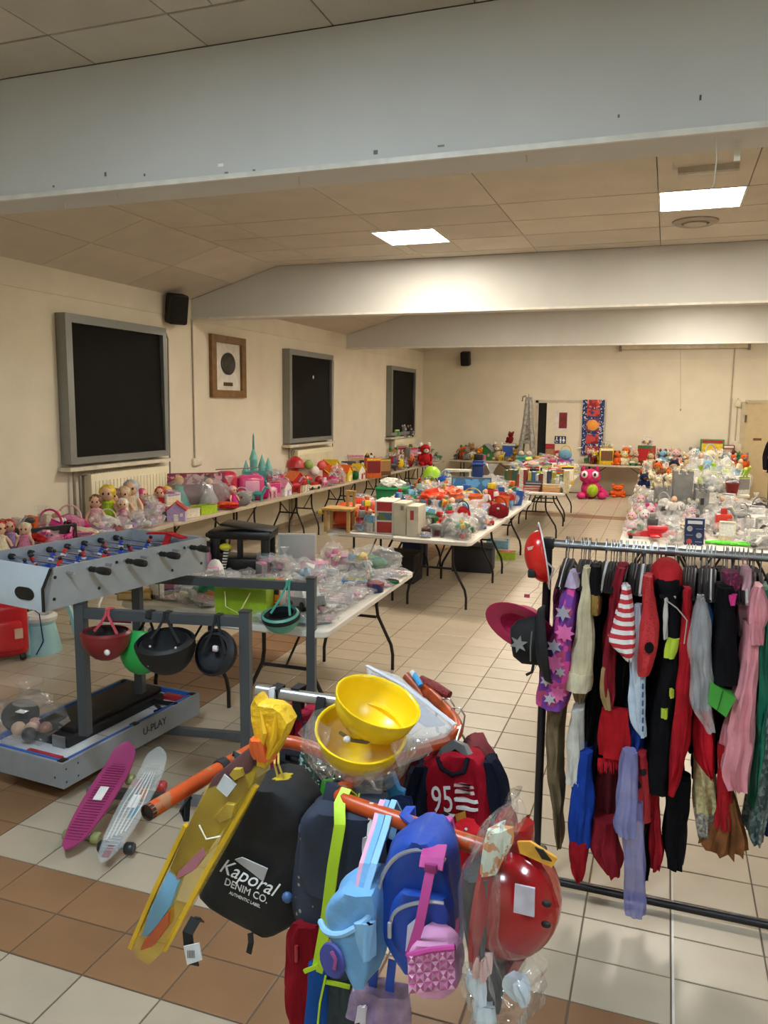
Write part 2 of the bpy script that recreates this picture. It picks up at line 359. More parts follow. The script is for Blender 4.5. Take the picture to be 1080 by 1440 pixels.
# ------------------------------------------------------------------ windows with blackout blinds, radiators
ALU = mat('#8f9290', .4, metal=.5, var=.03); BLIND = mat('#0d0c09', .8, spec=.25, var=.1, nscale=3, bump=.3, bscale=4)
WIN = [(6.60, 8.32, 1.40, 2.94), (11.66, 13.44, 1.41, 2.93), (16.70, 18.50, 1.36, 2.91)]
for n, (y0, y1, z0, z1) in enumerate(WIN):
    fm = MB(); d = .13
    fm.box2((XL, y0, z1-.09), (XL+d, y1, z1)).box2((XL, y0, z0), (XL+d, y1, z0+.07)).box2((XL, y0, z0+.07), (XL+d, y0+.09, z1-.09)).box2((XL, y1-.07, z0+.07), (XL+d, y1, z1-.09))
    w = struct(fm, 'window_%d' % (n+1), ALU)
    bl = MB(); N = 14
    vs = [(XL+.085+.016*noise.noise(Vector((i*.35+j*.28, j*.1+i*.1, n*4.)))+(.02 if j > N-3 and i < 6 else 0), y0+.085+(y1-y0-.15)*j/N, z0+.06+(z1-z0-.14)*i/N) for i in range(N+1) for j in range(N+1)]
    vs2 = [(x-.004, y, z) for x, y, z in vs]
    k = N+1; fs = [(i*k+j, i*k+j+1, (i+1)*k+j+1, (i+1)*k+j) for i in range(N) for j in range(N)]
    bl.add(vs, fs); bl.add(vs2, [f[::-1] for f in fs])
    struct(bl, 'blackout_blind', BLIND, w)
    struct(MB().box2((XL, y0-.05, z0-.07), (XL+.16, y1+.03, z0-.03)), 'window_sill', mat('#d8cfbb', .5), w)
    struct(MB().tube([(XL+.1, y1+.03, z1-.05), (XL+.1, y1+.07, z1-.12), (XL+.09, y1+.06, z0-.2), (XL+.09, y1+.05, 1.0)], .011, 6), 'crank_rod', mat('#8a8378', .5), w)
    if n == 1:
        struct(MB().at((XL+.108, y0+.95, z1-.42), (0, math.pi/2, 0)).lathe([(0, 0), (.03, 0), (.03, .004), (0, .005)], 10, 1, .8), 'hole', mat('#e8e4dc', .6), w)
    ry0, ry1, rz = y0+.28, y1-.02, 1.30
    t = wthing('radiator', ['cream panel radiator under the window with dolls piled before it', 'cream panel radiator behind the red toys on the wall table', 'cream panel radiator in the far corner with toys standing on top'][n], 'radiator', (XL+.1, (ry0+ry1)/2, .12), 'panel radiators under the windows')
    m = MB().rbox((XL+.09, (ry0+ry1)/2, .72), (.1, ry1-ry0, 1.12), .012)
    b = part(m, 'panel', mat('#e6dcbc', .4, var=.02), t)
    m = MB()
    for k in range(int((ry1-ry0)/.06)-1): m.box2((XL+.138, ry0+.06+k*.06, .2), (XL+.147, ry0+.085+k*.06, 1.2))
    part(m, 'fins', mat('#e9dfc2', .4, var=.02), t)
    m = MB()
    for k in range(int((ry1-ry0)/.05)-1): m.box2((XL+.06, ry0+.04+k*.05, 1.272), (XL+.12, ry0+.07+k*.05, 1.286))
    part(m, 'top_grille', mat('#b9ae90', .5), t)
    for q in (ry0-.08, ry0-.17):
        m = MB().tube([(XL+.06, q, .02), (XL+.06, q, 1.27), (XL+.075, q+.03, 1.28), (XL+.075, ry0+.02, 1.28)] if q > ry0-.1 else [(XL+.06, q, .02), (XL+.06, q, 1.33)], .016, 8)
        part(m, 'pipe', mat('#94897a', .45), t)
# conduit and socket between windows, framed medal, loudspeakers
t = wthing('wall_socket', 'white wall socket with a thin conduit running up to the beam', 'socket', (XL+.02, 9.06, 1.27))
part(MB().rbox((XL+.02, 9.10, 1.27), (.04, .2, .1), .01), 'socket_box', plas('#e4dac4'), t)
part(MB().tube([(XL+.012, 9.06, 1.3), (XL+.012, 9.06, 3.12)], .011, 6), 'conduit', mat('#a99e8c', .6), t)
t = wthing('framed_medal', 'wooden frame holding a round dark medal on a white mount', 'picture frame', (XL+.02, 9.93, 2.13))
y0, y1, z0, z1 = 9.47, 10.40, 2.13, 2.98; w = .1; OAK = mat('#7d5a2c', .45, var=.15, nscale=12)
m = MB().box2((XL, y0, z0), (XL+.05, y1, z0+w)).box2((XL, y0, z1-w), (XL+.05, y1, z1)).box2((XL, y0, z0+w), (XL+.05, y0+w*1.2, z1-w)).box2((XL, y1-w*1.2, z0+w), (XL+.05, y1, z1-w))
part(m, 'frame', OAK, t); part(MB().box2((XL, y0+.05, z0+.05), (XL+.015, y1-.05, z1-.05)), 'mount', mat('#e2dcd0', .7), t)
m = MB().at((XL+.015, (y0+y1)/2, 2.6), (0, math.pi/2, 0)); m.lathe([(0, 0), (.185, 0), (.19, .015), (.165, .022), (.15, .016), (.06, .02), (0, .026)], 28, .82, 1); part(m, 'medal', mat('#3a3630', .5, metal=.4, var=.2, nscale=20), t)
part(MB().box2((XL+.015, (y0+y1)/2-.12, 2.29), (XL+.022, (y0+y1)/2+.12, 2.34)), 'name_plate', mat('#5b4420', .4, metal=.5), t)
def speaker(loc, rz, sc, lb):
    t = thing('loudspeaker', lb, 'loudspeaker', loc, rz, 'black wall loudspeakers')
    m = MB().at((.16*sc, 0, 0), (0, .25, 0), (sc, sc, sc)); m.rbox((0, 0, 0), (.2, .24, .36), .03); part(m, 'cabinet', mat('#15130f', .6), t)
    m = MB().at((.16*sc, 0, 0), (0, .25, 0), (sc, sc, sc)); m.rbox((.104, 0, 0), (.012, .2, .32), .005); part(m, 'grille', mat('#0e0d0b', .8, bump=.5, bscale=200), t)
    m = MB(); m.box2((0, -.05*sc, -.08*sc), (.02, .05*sc, .08*sc)); m.tube([(0, 0, 0), (.1*sc, 0, 0)], .02*sc); part(m, 'bracket', mat('#1d1b18', .5), t)
speaker((XL+.012, 8.62, 3.19), math.radians(-35), 1, 'black loudspeaker on the window wall beside the beam end')
q = PX(657, 505, Y=YB); speaker((q.x, YB-.014, q.z), math.radians(-90), .95, 'small black loudspeaker high on the back wall')
# ------------------------------------------------------------------ back wall: doors, sign, hanging, screen case
DOOR = mat('#d7cab0', .5, var=.02)
def bwpt(x, y, d=0): return PX(x, y, Y=YB-d)
a, b = bwpt(754, 563), bwpt(826, 563)
dm = MB(); zt = a.z
dm.box2((a.x, YB-.05, 0), (a.x+.07, YB, zt)).box2((b.x-.02, YB-.05, 0), (b.x+.06, YB, zt)).box2((a.x, YB-.05, zt-.06), (b.x+.06, YB, zt+.01))
d1 = struct(dm, 'door_1', mat('#c6bba6', .5))
xg = bwpt(768.5, 600).x
struct(MB().box2((a.x+.07, YB-.012, 0), (xg+.02, YB-.002, zt-.06)), 'dark_gap', mat('#14120f', .9), d1)
struct(MB().box2((xg, YB-.05, .01), (b.x-.02, YB-.014, zt-.06)), 'door_leaf', mat('#e0d5be', .45, var=.02), d1)
struct(MB().box2((b.x-.09, YB-.075, 1.0), (b.x-.05, YB-.05, 1.12)).tube([(b.x-.07, YB-.07, 1.08), (b.x-.07, YB-.1, 1.08), (b.x-.18, YB-.1, 1.08)], .01), 'door_handle', mat('#8d8a84', .3, metal=.8), d1)
e, h = bwpt(780, 577), bwpt(799, 606)
t = wthing('door_poster', 'small white poster with a dark red panel taped to the door', 'poster', (e.x, YB-.052, h.z))
part(MB().box2((e.x, YB-.056, h.z), (h.x, YB-.0505, e.z)), 'paper', mat('#dcd6cc', .6), t)
part(MB().box2((e.x+.12, YB-.06, h.z+.06), (h.x-.03, YB-.0565, e.z-.05)), 'red_panel', mat('#7c1f22', .6, var=.2, nscale=6), t)
e, h = bwpt(780.5, 613), bwpt(796, 624)
t = wthing('door_sign', 'navy toilet sign with white pictograms on the door', 'sign', (e.x, YB-.052, h.z))
pl_ = part(MB().box2((e.x, YB-.057, h.z), (h.x, YB-.0505, e.z)), 'plate', mat('#1f2a56', .5), t)
WS = mat('#f2f2ee', .5); sw, sh = h.x-e.x, e.z-h.z
def spict(mb, u): mb.v = [(e.x+sw*u+x*sh, YB-.058+y, h.z+sh*.5+z*sh) for x, y, z in mb.v]; part(mb, 'pictogram', WS, t)
spict(MB().at((-.02, 0, .3), (math.pi/2, 0, 0)).lathe([(0, 0), (.09, 0), (.09, .004), (0, .004)], 10).at().box((-.02, 0, .08), (.1, .004, .3)).box((.08, 0, -.06), (.22, .004, .09)).tube([(.02+.2*math.cos(a_), 0, -.16+.2*math.sin(a_)) for a_ in [math.pi*(.6+k*.12) for k in range(11)]], .035, 5), .2)
spict(MB().at((0, 0, .3), (math.pi/2, 0, 0)).lathe([(0, 0), (.09, 0), (.09, .004), (0, .004)], 10).at().box((0, 0, .02), (.24, .004, .32)).box((-.055, 0, -.27), (.08, .004, .28)).box((.055, 0, -.27), (.08, .004, .28)), .53)
spict(MB().at((0, 0, .3), (math.pi/2, 0, 0)).lathe([(0, 0), (.09, 0), (.09, .004), (0, .004)], 10).at().prism([(-.08, .18), (.08, .18), (.2, -.14), (-.2, -.14)], .004, 'xz', -.002).box((-.05, 0, -.27), (.06, .004, .26)).box((.05, 0, -.27), (.06, .004, .26)), .8)
# hanging with printed panels
e, h = bwpt(820, 562, .09), bwpt(847, 640, .09)
t = wthing('wall_hanging', 'tall dark blue printed toy hanging with red and orange panels', 'wall hanging', (e.x, YB-.09, h.z))
hw, hh = h.x-e.x, e.z-h.z
part(MB().box2((e.x, YB-.1, h.z), (h.x, YB-.08, e.z)), 'cloth', pattern('navy_print', 'cells', '#1c2a5c', '#27407c', 40, c3='#c9cdd6', thr=.62), t)
for k, (f0, f1, c) in enumerate(((.86, 1, '#c43a34'), (.70, .84, '#c24a44'), (.42, .66, '#27407c'), (.2, .38, '#c8443f'), (.02, .16, '#b53a3a'))):
    part(MB().rbox((e.x+hw/2, YB-.104, h.z+hh*(f0+f1)/2), (hw*.6, .008, hh*(f1-f0)), .003), 'panel', pattern('hang%d' % k, 'cells', c, '#8a2436', 16, c3='#2a3f7a' if k % 2 else '#d98a6a', thr=.5), t)
m = MB().at((e.x+hw/2, YB-.108, h.z+hh*.54), (math.pi/2, 0, 0)); m.lathe([(0, 0), (.13, 0), (.12, .006), (0, .01)], 18); part(m, 'sun_disc', mat('#e79a3c', .6), t)
# right door
a, b = bwpt(1048, 565), bwpt(1120, 565)
zt = a.z; dm = MB().box2((a.x-.06, YB-.05, 0), (a.x+.03, YB, zt)).box2((a.x, YB-.05, zt-.04), (a.x+1.05, YB, zt+.04)).box2((a.x+.97, YB-.05, 0), (a.x+1.06, YB, zt))
d2 = struct(dm, 'door_2', mat('#c2b496', .5))
struct(MB().box2((a.x+.03, YB-.035, .01), (a.x+.97, YB-.004, zt-.04)), 'door_leaf', mat('#c9b58c', .5, var=.03), d2)
for zz in (.4, 1.75): struct(MB().box2((a.x+.01, YB-.065, zz), (a.x+.05, YB-.05, zz+.16)), 'hinge', mat('#6e675a', .4, metal=.6), d2)
e, h = bwpt(1059, 616), bwpt(1070.5, 619.5)
struct(MB().box2((e.x, YB-.045, h.z), (h.x, YB-.035, e.z)), 'name_plate', mat('#7d4a2e', .5), d2)
# projection screen case, pull string, conduits and switch boxes
e, h = bwpt(873, 486), bwpt(1053, 490)
t = wthing('screen_case', 'long pale roller case of a projection screen on the back wall', 'projector screen', (e.x, YB-.1, h.z))
part(MB().rbox(((e.x+h.x)/2, YB-.075, (e.z+h.z)/2), (h.x-e.x, .1, .1), .02), 'case', mat('#cbbfa6', .5), t)
for xx in (e.x, h.x): part(MB().box2((xx-.03, YB-.13, h.z-.03), (xx+.03, YB-.02, e.z+.03)), 'end_bracket', mat('#7c7264', .5), t)
q1, q2 = bwpt(957, 492), bwpt(957, 575); part(MB().tube([(q1.x, YB-.03, q1.z), (q2.x, YB-.02, q2.z)], .005, 5), 'pull_cord', mat('#cfc4ae', .6), t)
part(MB().ico((q2.x, YB-.02, q2.z-.02), .02, 1), 'cord_knob', mat('#8d8474', .6), t)
t = wthing('switch_boxes', 'pale switch boxes on conduits beside the plain right door', 'switch', (bwpt(1034, 640).x, YB-.03, 1))
for (x0, y0, x1, y1) in ((1035, 562, 1041, 572), (1031, 620, 1036, 640), (1036, 624, 1041, 638), (1027, 641, 1032, 648)):
    e, h = bwpt(x0, y0), bwpt(x1, y1); part(MB().rbox(((e.x+h.x)/2, YB-.04, (e.z+h.z)/2), (h.x-e.x, .08, e.z-h.z), .01), 'switch_box', plas('#ded2b8'), t)
for xx, yt in ((1033, 490), (1038, 560), (1029, 560)):
    e, h = bwpt(xx, yt), bwpt(xx-3, 640); part(MB().tube([(e.x, YB-.015, e.z), (e.x, YB-.015, h.z)], .014, 6), 'conduit', mat('#b7ab93', .6), t)
# ceiling fittings near the right panel
c = PX(978, 311, z=ZC)
t = thing('ceiling_vent', 'round beige air vent in the ceiling', 'air vent', (c.x, c.y, ZC))
part(MB().at((0, 0, 0), (math.pi, 0, 0)).lathe([(.2, 0), (.2, .012), (.16, .03), (.12, .02), (.12, .004)], 24), 'rim', mat('#a39886', .6), t)
part(MB().at((0, 0, 0), (math.pi, 0, 0)).lathe([(0, .0), (.1, 0), (.1, .03), (.05, .045), (0, .048)], 20), 'cone', mat('#b5aa97', .6), t)
c = PX(996, 235, z=ZC)
t = thing('ceiling_bracket', 'pale metal rail fixed under the ceiling behind the beam', 'bracket', (c.x, c.y, ZC))
part(MB().box2((-.2, -.05, -.05), (.2, .05, 0)), 'rail', mat('#c9bfae', .5), t); part(MB().box2((-.2, -.055, -.055), (.2, -.05, -.04)), 'lip', mat('#efe8da', .4), t)
c = PX(1006, 210, Y=3.82)
t = wthing('hanging_string', 'thin white string dangling from the near beam', 'string', (c.x, 3.6, 2.9))
part(MB().tube([(c.x-.01, 3.6, 3.13), (c.x, 3.61, 3.05), (c.x-.004, 3.6, 2.95), (c.x-.008, 3.61, 2.945), (c.x-.02, 3.6, 2.93)], .003, 5), 'string', mat('#e6ddcc', .7), t)
c = PX(1037, 208, Y=3.7)
tag(part(MB().box2((c.x-.012, 3.68, 3.055), (c.x+.012, 3.69, 3.125)), 'paper_tab', mat('#f3ead8', .6), None), 'small white paper tab hanging under the near beam', 'paper tab')

# paint chips and bits of old tape on the near beam
b = bpy.data.objects['trim_1']
for px, py, w_, h_, c_ in ((148, 245, .012, .02, '#6b6a66'), (203, 246, .01, .012, '#77756f'), (310, 232, .03, .014, '#f0eee8'), (318, 243, .02, .01, '#8d8b84'), (357, 240, .014, .012, '#7a7872'), (528, 214, .02, .018, '#7d7b75'), (985, 137, .008, .02, '#55534e'), (620, 205, .03, .008, '#8b8983'), (870, 163, .008, .012, '#7a7872'), (75, 262, .012, .01, '#7a7872')):
    P_ = PX(px, py, Y=3.508); struct(MB().box2((P_.x-w_/2, 3.5085, P_.z-h_/2), (P_.x+w_/2, 3.511, P_.z+h_/2)), 'paint_chip', mat(c_, .7), b)
for px, py, l_ in ((92, 292, .05), (420, 258, .04), (165, 280, .02), (740, 222, .03)):
    P_ = PX(px, py, Y=3.6); struct(MB().tube([(P_.x, 3.6, 3.131), (P_.x+.004, 3.6, 3.13-l_)], .003, 5), 'tape_scrap', mat('#d8d0c2', .7), b)
# ------------------------------------------------------------------ folding tables
TOPW = mat('#ded9cf', .45, var=.03); LEG = mat('#1e1a17', .4, metal=.3, var=.05)
TZ = .74
def table_tpl(L, Wd):
    m = MB(); n = 5; r = .06; poly = []
    for cx, cy, a0 in ((Wd/2-r, L/2-r, 0), (-Wd/2+r, L/2-r, 90), (-Wd/2+r, -L/2+r, 180), (Wd/2-r, -L/2+r, 270)):
        for k in range(n+1):
            a = math.radians(a0+90*k/n); poly.append((cx+r*math.cos(a), cy+r*math.sin(a)))
    N = len(poly)
    def ring(s, z): return [(x*(1-s/Wd*2), y*(1-s/L*2), z) for x, y in poly]
    vs = ring(.012, .695)+ring(0, .705)+ring(0, .732)+ring(.008, .74)
    fs = [tuple(range(N))[::-1], tuple(range(3*N, 4*N))]
    for q in range(3): fs += [(q*N+i, q*N+(i+1) % N, (q+1)*N+(i+1) % N, (q+1)*N+i) for i in range(N)]
    m.add(vs, fs); top = m.mesh('table_top', TOPW)
    parts = [('table_top', top)]
    for sg in (-1, 1):
        y = sg*(L/2-.26)
        m = MB()
        for sx in (-1, 1):
            m.tube([(sx*Wd*.2, y, .7), (sx*Wd*.2, y, .5), (sx*Wd*.215, y, .42), (sx*Wd*.3, y, .29), (sx*Wd*.36, y, .2), (sx*Wd*.38, y, .12), (sx*Wd*.38, y, 0)], .0135, 8)
        m.tube([(-Wd*.2, y, .41), (Wd*.2, y, .41)], .012, 6).box((0, y, .70), (Wd*.86, .03, .02))
        parts.append(('leg_frame', m.mesh('leg_frame', LEG)))
        parts.append(('brace', MB().tube([(0, y, .41), (0, y-sg*.25, .58), (0, y-sg*.42, .695)], .009, 6).mesh('brace', LEG)))
    return parts
_tt = {}
def table(lb, x, y, rz=0, L=1.83, Wd=.76, grp='white folding tables', top=None):
    if (L, Wd) not in _tt: _tt[(L, Wd)] = table_tpl(L, Wd)
    t = thing('folding_table', lb, 'table', (x, y, 0), rz, grp)
    for nm, me in _tt[(L, Wd)]:
        o = bpy.data.objects.new(nm, me); COL.objects.link(o); o.parent = t
        if top and nm == 'table_top': o.material_slots[0].link = 'OBJECT'; o.material_slots[0].material = top
    return t
BEI = mat('#b9ab94', .5, var=.05)
for k, (y, d) in enumerate(((4.55, 'at the near end, under pink doll clothes'), (6.4, 'below the first window, piled with dolls'), (8.25, 'below the framed medal'), (10.1, 'carrying the teal castle'), (11.95, 'below the second window'), (13.8, 'between the second and third windows'), (15.65, 'below the third window'))):
    table('beige folding table along the window wall '+d, -5.355, y, 0, 1.83, .68, 'folding tables along the window wall', BEI)
table('beige folding table in the corner by the back wall', -5.355, 17.6, 0, 1.83, .68, 'folding tables along the window wall', BEI)
for x, d in ((-4.05, 'holding toys near the corner'), (-1.0, 'with the pink dragon plush beside its legs'), (.83, 'below the projection screen case')):
    table('beige folding table against the back wall '+d, x, 19.03, math.pi/2, 1.83, .76, 'folding tables along the back wall', BEI)
table('white folding table with carton boxes standing at its end', -2.922, 8.38, 0)
table('white folding table with buckets and bagged toys', -2.13, 8.30, 0, 1.83, .82)
table('white folding table further back under orange toy parts', -2.922, 10.25, 0)
table('white folding table further back under bagged toys and blue crate', -2.13, 10.17, 0, 1.83, .82)
table('folding table stacked with books and game boxes', -1.95, 13.1, .04, 1.83, 1.0)
table('second book table with games beyond the stacked books', -2.0, 15.0, .02, 1.83, .9)
table('white folding table spread with pink and white bagged trinkets', -2.19, 4.98, .02)
table('white folding table with the black toy kitchen standing on it', -3.0, 5.15, .02)
table('white folding table holding the grey toy castle', .02, 8.85, 0, 1.83, .80)
table('white folding table with the red canister and green gloves', .84, 8.85, 0, 1.83, .80)
table('white folding table behind the grey castle with small plush toys', .02, 10.75, 0, 1.83, .80)
table('white folding table behind the red canister with white boxes', .84, 10.75, 0, 1.83, .80)
table('white folding table covered with pale plush toys', -.02, 14.1, 0, 1.83, .84)
table('white folding table heaped with green and white plastic bags', .84, 14.1, 0, 1.83, .84)
table('far white folding table running up to the back wall tables', -.02, 16.0, 0, 1.83, .84)
table('far white folding table beside the bagged green toys', .84, 16.0, 0, 1.83, .84)
# ------------------------------------------------------------------ steel leg frames of the games table
STEEL = mat('#4a4f54', .45, metal=.3, var=.04)
ZF = 1.05
def legframe(lb, A, B, zA=0.0, zB=0.0, lower=True):
    t = wthing('steel_leg_frame', lb, 'table frame', ((A.x+B.x)/2, (A.y+B.y)/2, 0), 'steel leg frames of the games table')
    d = (B-A); d.z = 0; L = d.length; an = math.atan2(d.y, d.x)
    for P_, zb in ((A, zA), (B, zB)):
        m = MB().at((P_.x, P_.y, 0), (0, 0, an)); m.box2((-.025, -.025, zb), (.025, .025, ZF)); part(m, 'post', STEEL, t)
        m = MB().at((P_.x, P_.y, 0), (0, 0, an)); m.box2((-.027, -.027, ZF-.002), (.027, .027, ZF+.006)); part(m, 'cap', mat('#2a2c2e', .5), t)
    m = MB().at((A.x, A.y, 0), (0, 0, an)); m.box2((.025, -.02, ZF-.075), (L-.025, .02, ZF-.025)); part(m, 'top_bar', STEEL, t)
    if lower:
        m = MB().at((A.x, A.y, 0), (0, 0, an)); m.box2((.0, -.02, .03), (L-.025, .02, .075)); part(m, 'lower_bar', mat('#6a6f74', .45, metal=.3), t)
    return t
fL, fM, fR, fRL = PX(113, 848, z=ZF), PX(345, 860, z=ZF), PX(438, 813, z=ZF), PX(192, 801, z=ZF)
legframe('grey steel leg frame with bike helmets hung on its bar', fL, fM, .36, 0)
legframe('grey steel leg frame with the mint helmet hung on its bar', fRL, fR)
# ------------------------------------------------------------------ table football box
def handle(m, x, y, z):
    m.at((x, y, z), (0, math.pi/2, 0)); m.lathe([(0, -.01), (.012, -.01), (.016, 0), (.012, .012), (.016, .022), (.012, .034), (.014, .045), (.019, .06), (.021, .09), (.018, .125), (0, .13)], 10)
n0, n1 = PX(62, 862, z=ZF), PX(290, 803, z=ZF)
dv = (n1-n0); fl_len = 1.14; fan = math.atan2(dv.y, dv.x)-math.pi/2
t = thing('foosball_table', 'silver table football box with blue pitch and rows of players', 'table football', (n0.x, n0.y, ZF+.005), fan)
# local frame: +y along the handle side, -x across the pitch
SIL = mat('#9da3a6', .4, metal=.15, var=.04); SILL = mat('#b9c3cc', .4, var=.03)
FWd, FH, FL = .62, .2, fl_len
m = MB().prism([(0, 0), (FL, 0), (FL, FH), (.05, FH), (0, FH*.55)], -.02, 'yz', 0); part(m, 'handle_side', SIL, t)
m = MB().prism([(0, 0), (FL, 0), (FL, FH), (.05, FH), (0, FH*.55)], .02, 'yz', -FWd); part(m, 'far_side', SIL, t)
m = MB().add([(0, -.004, 0), (-FWd, -.004, 0), (-FWd, -.004, FH*.55), (0, -.004, FH*.55), (0, .046, FH), (-FWd, .046, FH), (0, .02, 0), (-FWd, .02, 0), (0, .066, FH), (-FWd, .066, FH)],
             [(0, 3, 2, 1), (3, 4, 5, 2), (4, 8, 9, 5), (8, 6, 7, 9), (0, 1, 7, 6), (0, 6, 8, 4, 3), (1, 2, 5, 9, 7)]); part(m, 'end_panel', SILL, t)
m = MB().box2((-FWd, FL-.02, 0), (0, FL, FH)); part(m, 'end_panel', SIL, t)
m = MB().strap([(.002, -.004, 0), (.002, -.004, FH*.55), (.002, .046, FH)], .016, .006, (1, 0, 0)); part(m, 'edge_trim', mat('#121212', .5), t)
part(MB().box2((-FWd+.02, .02, 0), (-.02, FL-.02, .012)), 'bottom_board', SIL, t)
part(MB().box2((-FWd+.02, .05, .075), (-.02, FL-.02, .085)), 'pitch', mat('#3259b4', .4, var=.05), t)
m = MB(); xm = -FWd/2
m.box2((-FWd+.03, FL*.5-.004, .085), (-.03, FL*.5+.004, .0862))
for k in range(24):
    a0, a1 = 2*math.pi*k/24, 2*math.pi*(k+1)/24
    m.add([(xm+.1*math.cos(a0), FL/2+.1*math.sin(a0), .0863), (xm+.1*math.cos(a1), FL/2+.1*math.sin(a1), .0863), (xm+.106*math.cos(a1), FL/2+.106*math.sin(a1), .0863), (xm+.106*math.cos(a0), FL/2+.106*math.sin(a0), .0863)], [(0, 1, 2, 3)])
part(m, 'pitch_lines', mat('#e8ebf2', .5), t)
m = MB().at((-.13, -.004, .075), (math.pi/2, 0, 0)); m.prism([(.05*math.cos(a)*1.0+(.02 if math.cos(a) > 0 else -.02), .032*math.sin(a)) for a in [k*math.pi/10 for k in range(20)]], .004); part(m, 'ball_return', mat('#0c0c0d', .6), t)
m = MB()
for yy, zz in ((.06, .05), (.07, .155), (.33, .05), (.6, .13), (.85, .05), (FL-.05, .155), (FL-.05, .05), (.45, .165), (.95, .165)):
    m.at((0, yy, zz), (0, math.pi/2, 0)); m.lathe([(0, 0), (.009, 0), (.007, .004), (0, .005)], 8)
part(m, 'bolt', mat('#1c1c1c', .4), t)
RODS = [(.14, 1, 'b'), (.26, 2, 'r'), (.38, 2, 'b'), (.50, 3, 'r'), (.62, 3, 'b'), (.74, 2, 'r'), (.86, 2, 'b'), (.98, 1, 'r')]
RED, BLU = plas('#c8302b'), plas('#2440a0')
for k, (yy, n, c) in enumerate(RODS):
    zr = .165
    rod = part(MB().tube([(-FWd-.1, yy, zr), (.05, yy, zr)], .0075, 8), 'rod', mat('#b7bcc2', .25, metal=.9), t)
    if c == 'b' or k % 2 == 1:
        m = MB()
        if k in (1, 3, 5, 7): handle(m, .03, yy, zr); sub(m, 'handle', mat('#131313', .5), rod)
    for s_ in (-FWd+.035, -.035):
        m = MB().at((s_, yy, zr), (0, math.pi/2, 0)); m.lathe([(0, -.012), (.017, -.012), (.017, .012), (0, .012)], 10)
        sub(m, 'bumper', mat('#161616', .6), rod)
    for j in range(n):
        xx = -FWd*(j+1)/(n+1); tl = random.choice((-.5, -.2, .1, .5)); m = MB()
        m.at((xx, yy, zr), (tl, 0, 0), (.8, .8, .8)); m.rbox((0, 0, 0), (.028, .022, .05), .006); m.rbox((0, 0, -.045), (.02, .016, .045), .005); m.box((0, -.006, -.072), (.02, .028, .014))
        fg = sub(m, 'player', RED if c == 'r' else BLU, rod)
        m = MB().at((xx, yy, zr), (tl, 0, 0), (.8, .8, .8)); m.ico((0, 0, .038), .014, 2)
        sub(m, 'player_head', mat('#221c1a', .5), rod)
        m = MB().at((xx, yy, zr), (tl, 0, 0), (.8, .8, .8)); m.box((0, 0, -.022), (.0285, .0225, .014)); sub(m, 'player_shorts', mat('#e9e6e0', .5), rod)
m = MB().strap([(-.35, FL-.12, FH+.01), (-.2, FL-.1, FH+.02), (-.05, FL-.14, FH+.01)], .05, .01, (0, 1, 0)).strap([(-.2, FL-.1, FH+.02), (-.15, FL-.18, FH-.02), (-.12, FL-.24, FH-.06)], .04, .01, (1, 0, 0))
tag(part(m, 'red_strap', cloth('#b5252b'), None), 'red white webbing strap draped over the table football end', 'strap')
o = bpy.data.objects['red_strap']; o.location = t.location; o.rotation_euler = t.rotation_euler
# ------------------------------------------------------------------ hockey tray on the floor bars
zt0 = .085
a0, a1 = PX(90, 1110, z=zt0), PX(281, 1003, z=zt0)
dv = a1-a0; TL = dv.length; an = math.atan2(dv.y, dv.x)-math.pi/2; TWd, TH = .62, .135
t = thing('game_tray', 'grey game tray with white playfield and blue edge beads near the floor', 'game board', (a0.x, a0.y, zt0), an)
GRY = mat('#8e9296', .45, var=.04)
part(MB().box2((-.02, 0, 0), (0, TL, TH)), 'side_panel', GRY, t); part(MB().box2((-TWd, 0, 0), (-TWd+.02, TL, TH)), 'side_panel', GRY, t)
part(MB().box2((-TWd+.02, 0, 0), (-.02, .02, TH)), 'end_panel', GRY, t); part(MB().box2((-TWd+.02, TL-.02, 0), (-.02, TL, TH)), 'end_panel', GRY, t)
part(MB().box2((-TWd+.02, .02, .02), (-.02, TL-.02, TH-.03)), 'playfield_base', GRY, t)
r = .05; poly = []
for cx, cy, b0 in ((-.035-r, TL-.035-r, 0), (-TWd+.035+r, TL-.035-r, 90), (-TWd+.035+r, .035+r, 180), (-.035-r, .035+r, 270)):
    for k in range(6): q = math.radians(b0+18*k); poly.append((cx+r*math.cos(q), cy+r*math.sin(q)))
part(MB().prism(poly, .004, 'xy', TH-.03), 'playfield', mat('#d4d6da', .35, var=.02), t)
for a_, b_ in (((-.036, .05, TH-.03), (-.021, TL-.06, TH+.004)), ((-TWd+.021, .05, TH-.03), (-TWd+.036, TL-.06, TH+.004)), ((-TWd+.05, .021, TH-.03), (-.05, .036, TH+.004)), ((-TWd+.05, TL-.036, TH-.03), (-.05, TL-.021, TH+.004))):
    part(MB().box2(a_, b_), 'edge_bead', mat('#2a62b8', .4), t)
for cx, cy in ((-.035, .035), (-TWd+.035, .035), (-.035, TL-.035), (-TWd+.035, TL-.035), (-.03, TL*.5)):
    part(MB().rbox((cx, cy, TH-.012), (.045, .05, .034), .008), 'corner_cap', mat('#141414', .5), t)
for yy in (.36, .74): part(MB().box2((-TWd+.04, TL*yy-.002, TH-.0255), (-.04, TL*yy+.002, TH-.0252)), 'red_line', mat('#a2524c', .5), t)
lettering('U-PLAY', .062, mat('#1d1f22', .5), t, Matrix.Translation((.0012, TL*.62, TH*.55)) @ Matrix.Rotation(math.pi/2, 4, 'Z') @ Matrix.Rotation(math.pi/2, 4, 'X'))
m = MB()
for yy, zz in ((.02, .03), (.02, .1), (.1, .1), (.1, .03)): m.at((0, yy, zz), (0, math.pi/2, 0)); m.lathe([(0, 0), (.006, 0), (0, .003)], 8)
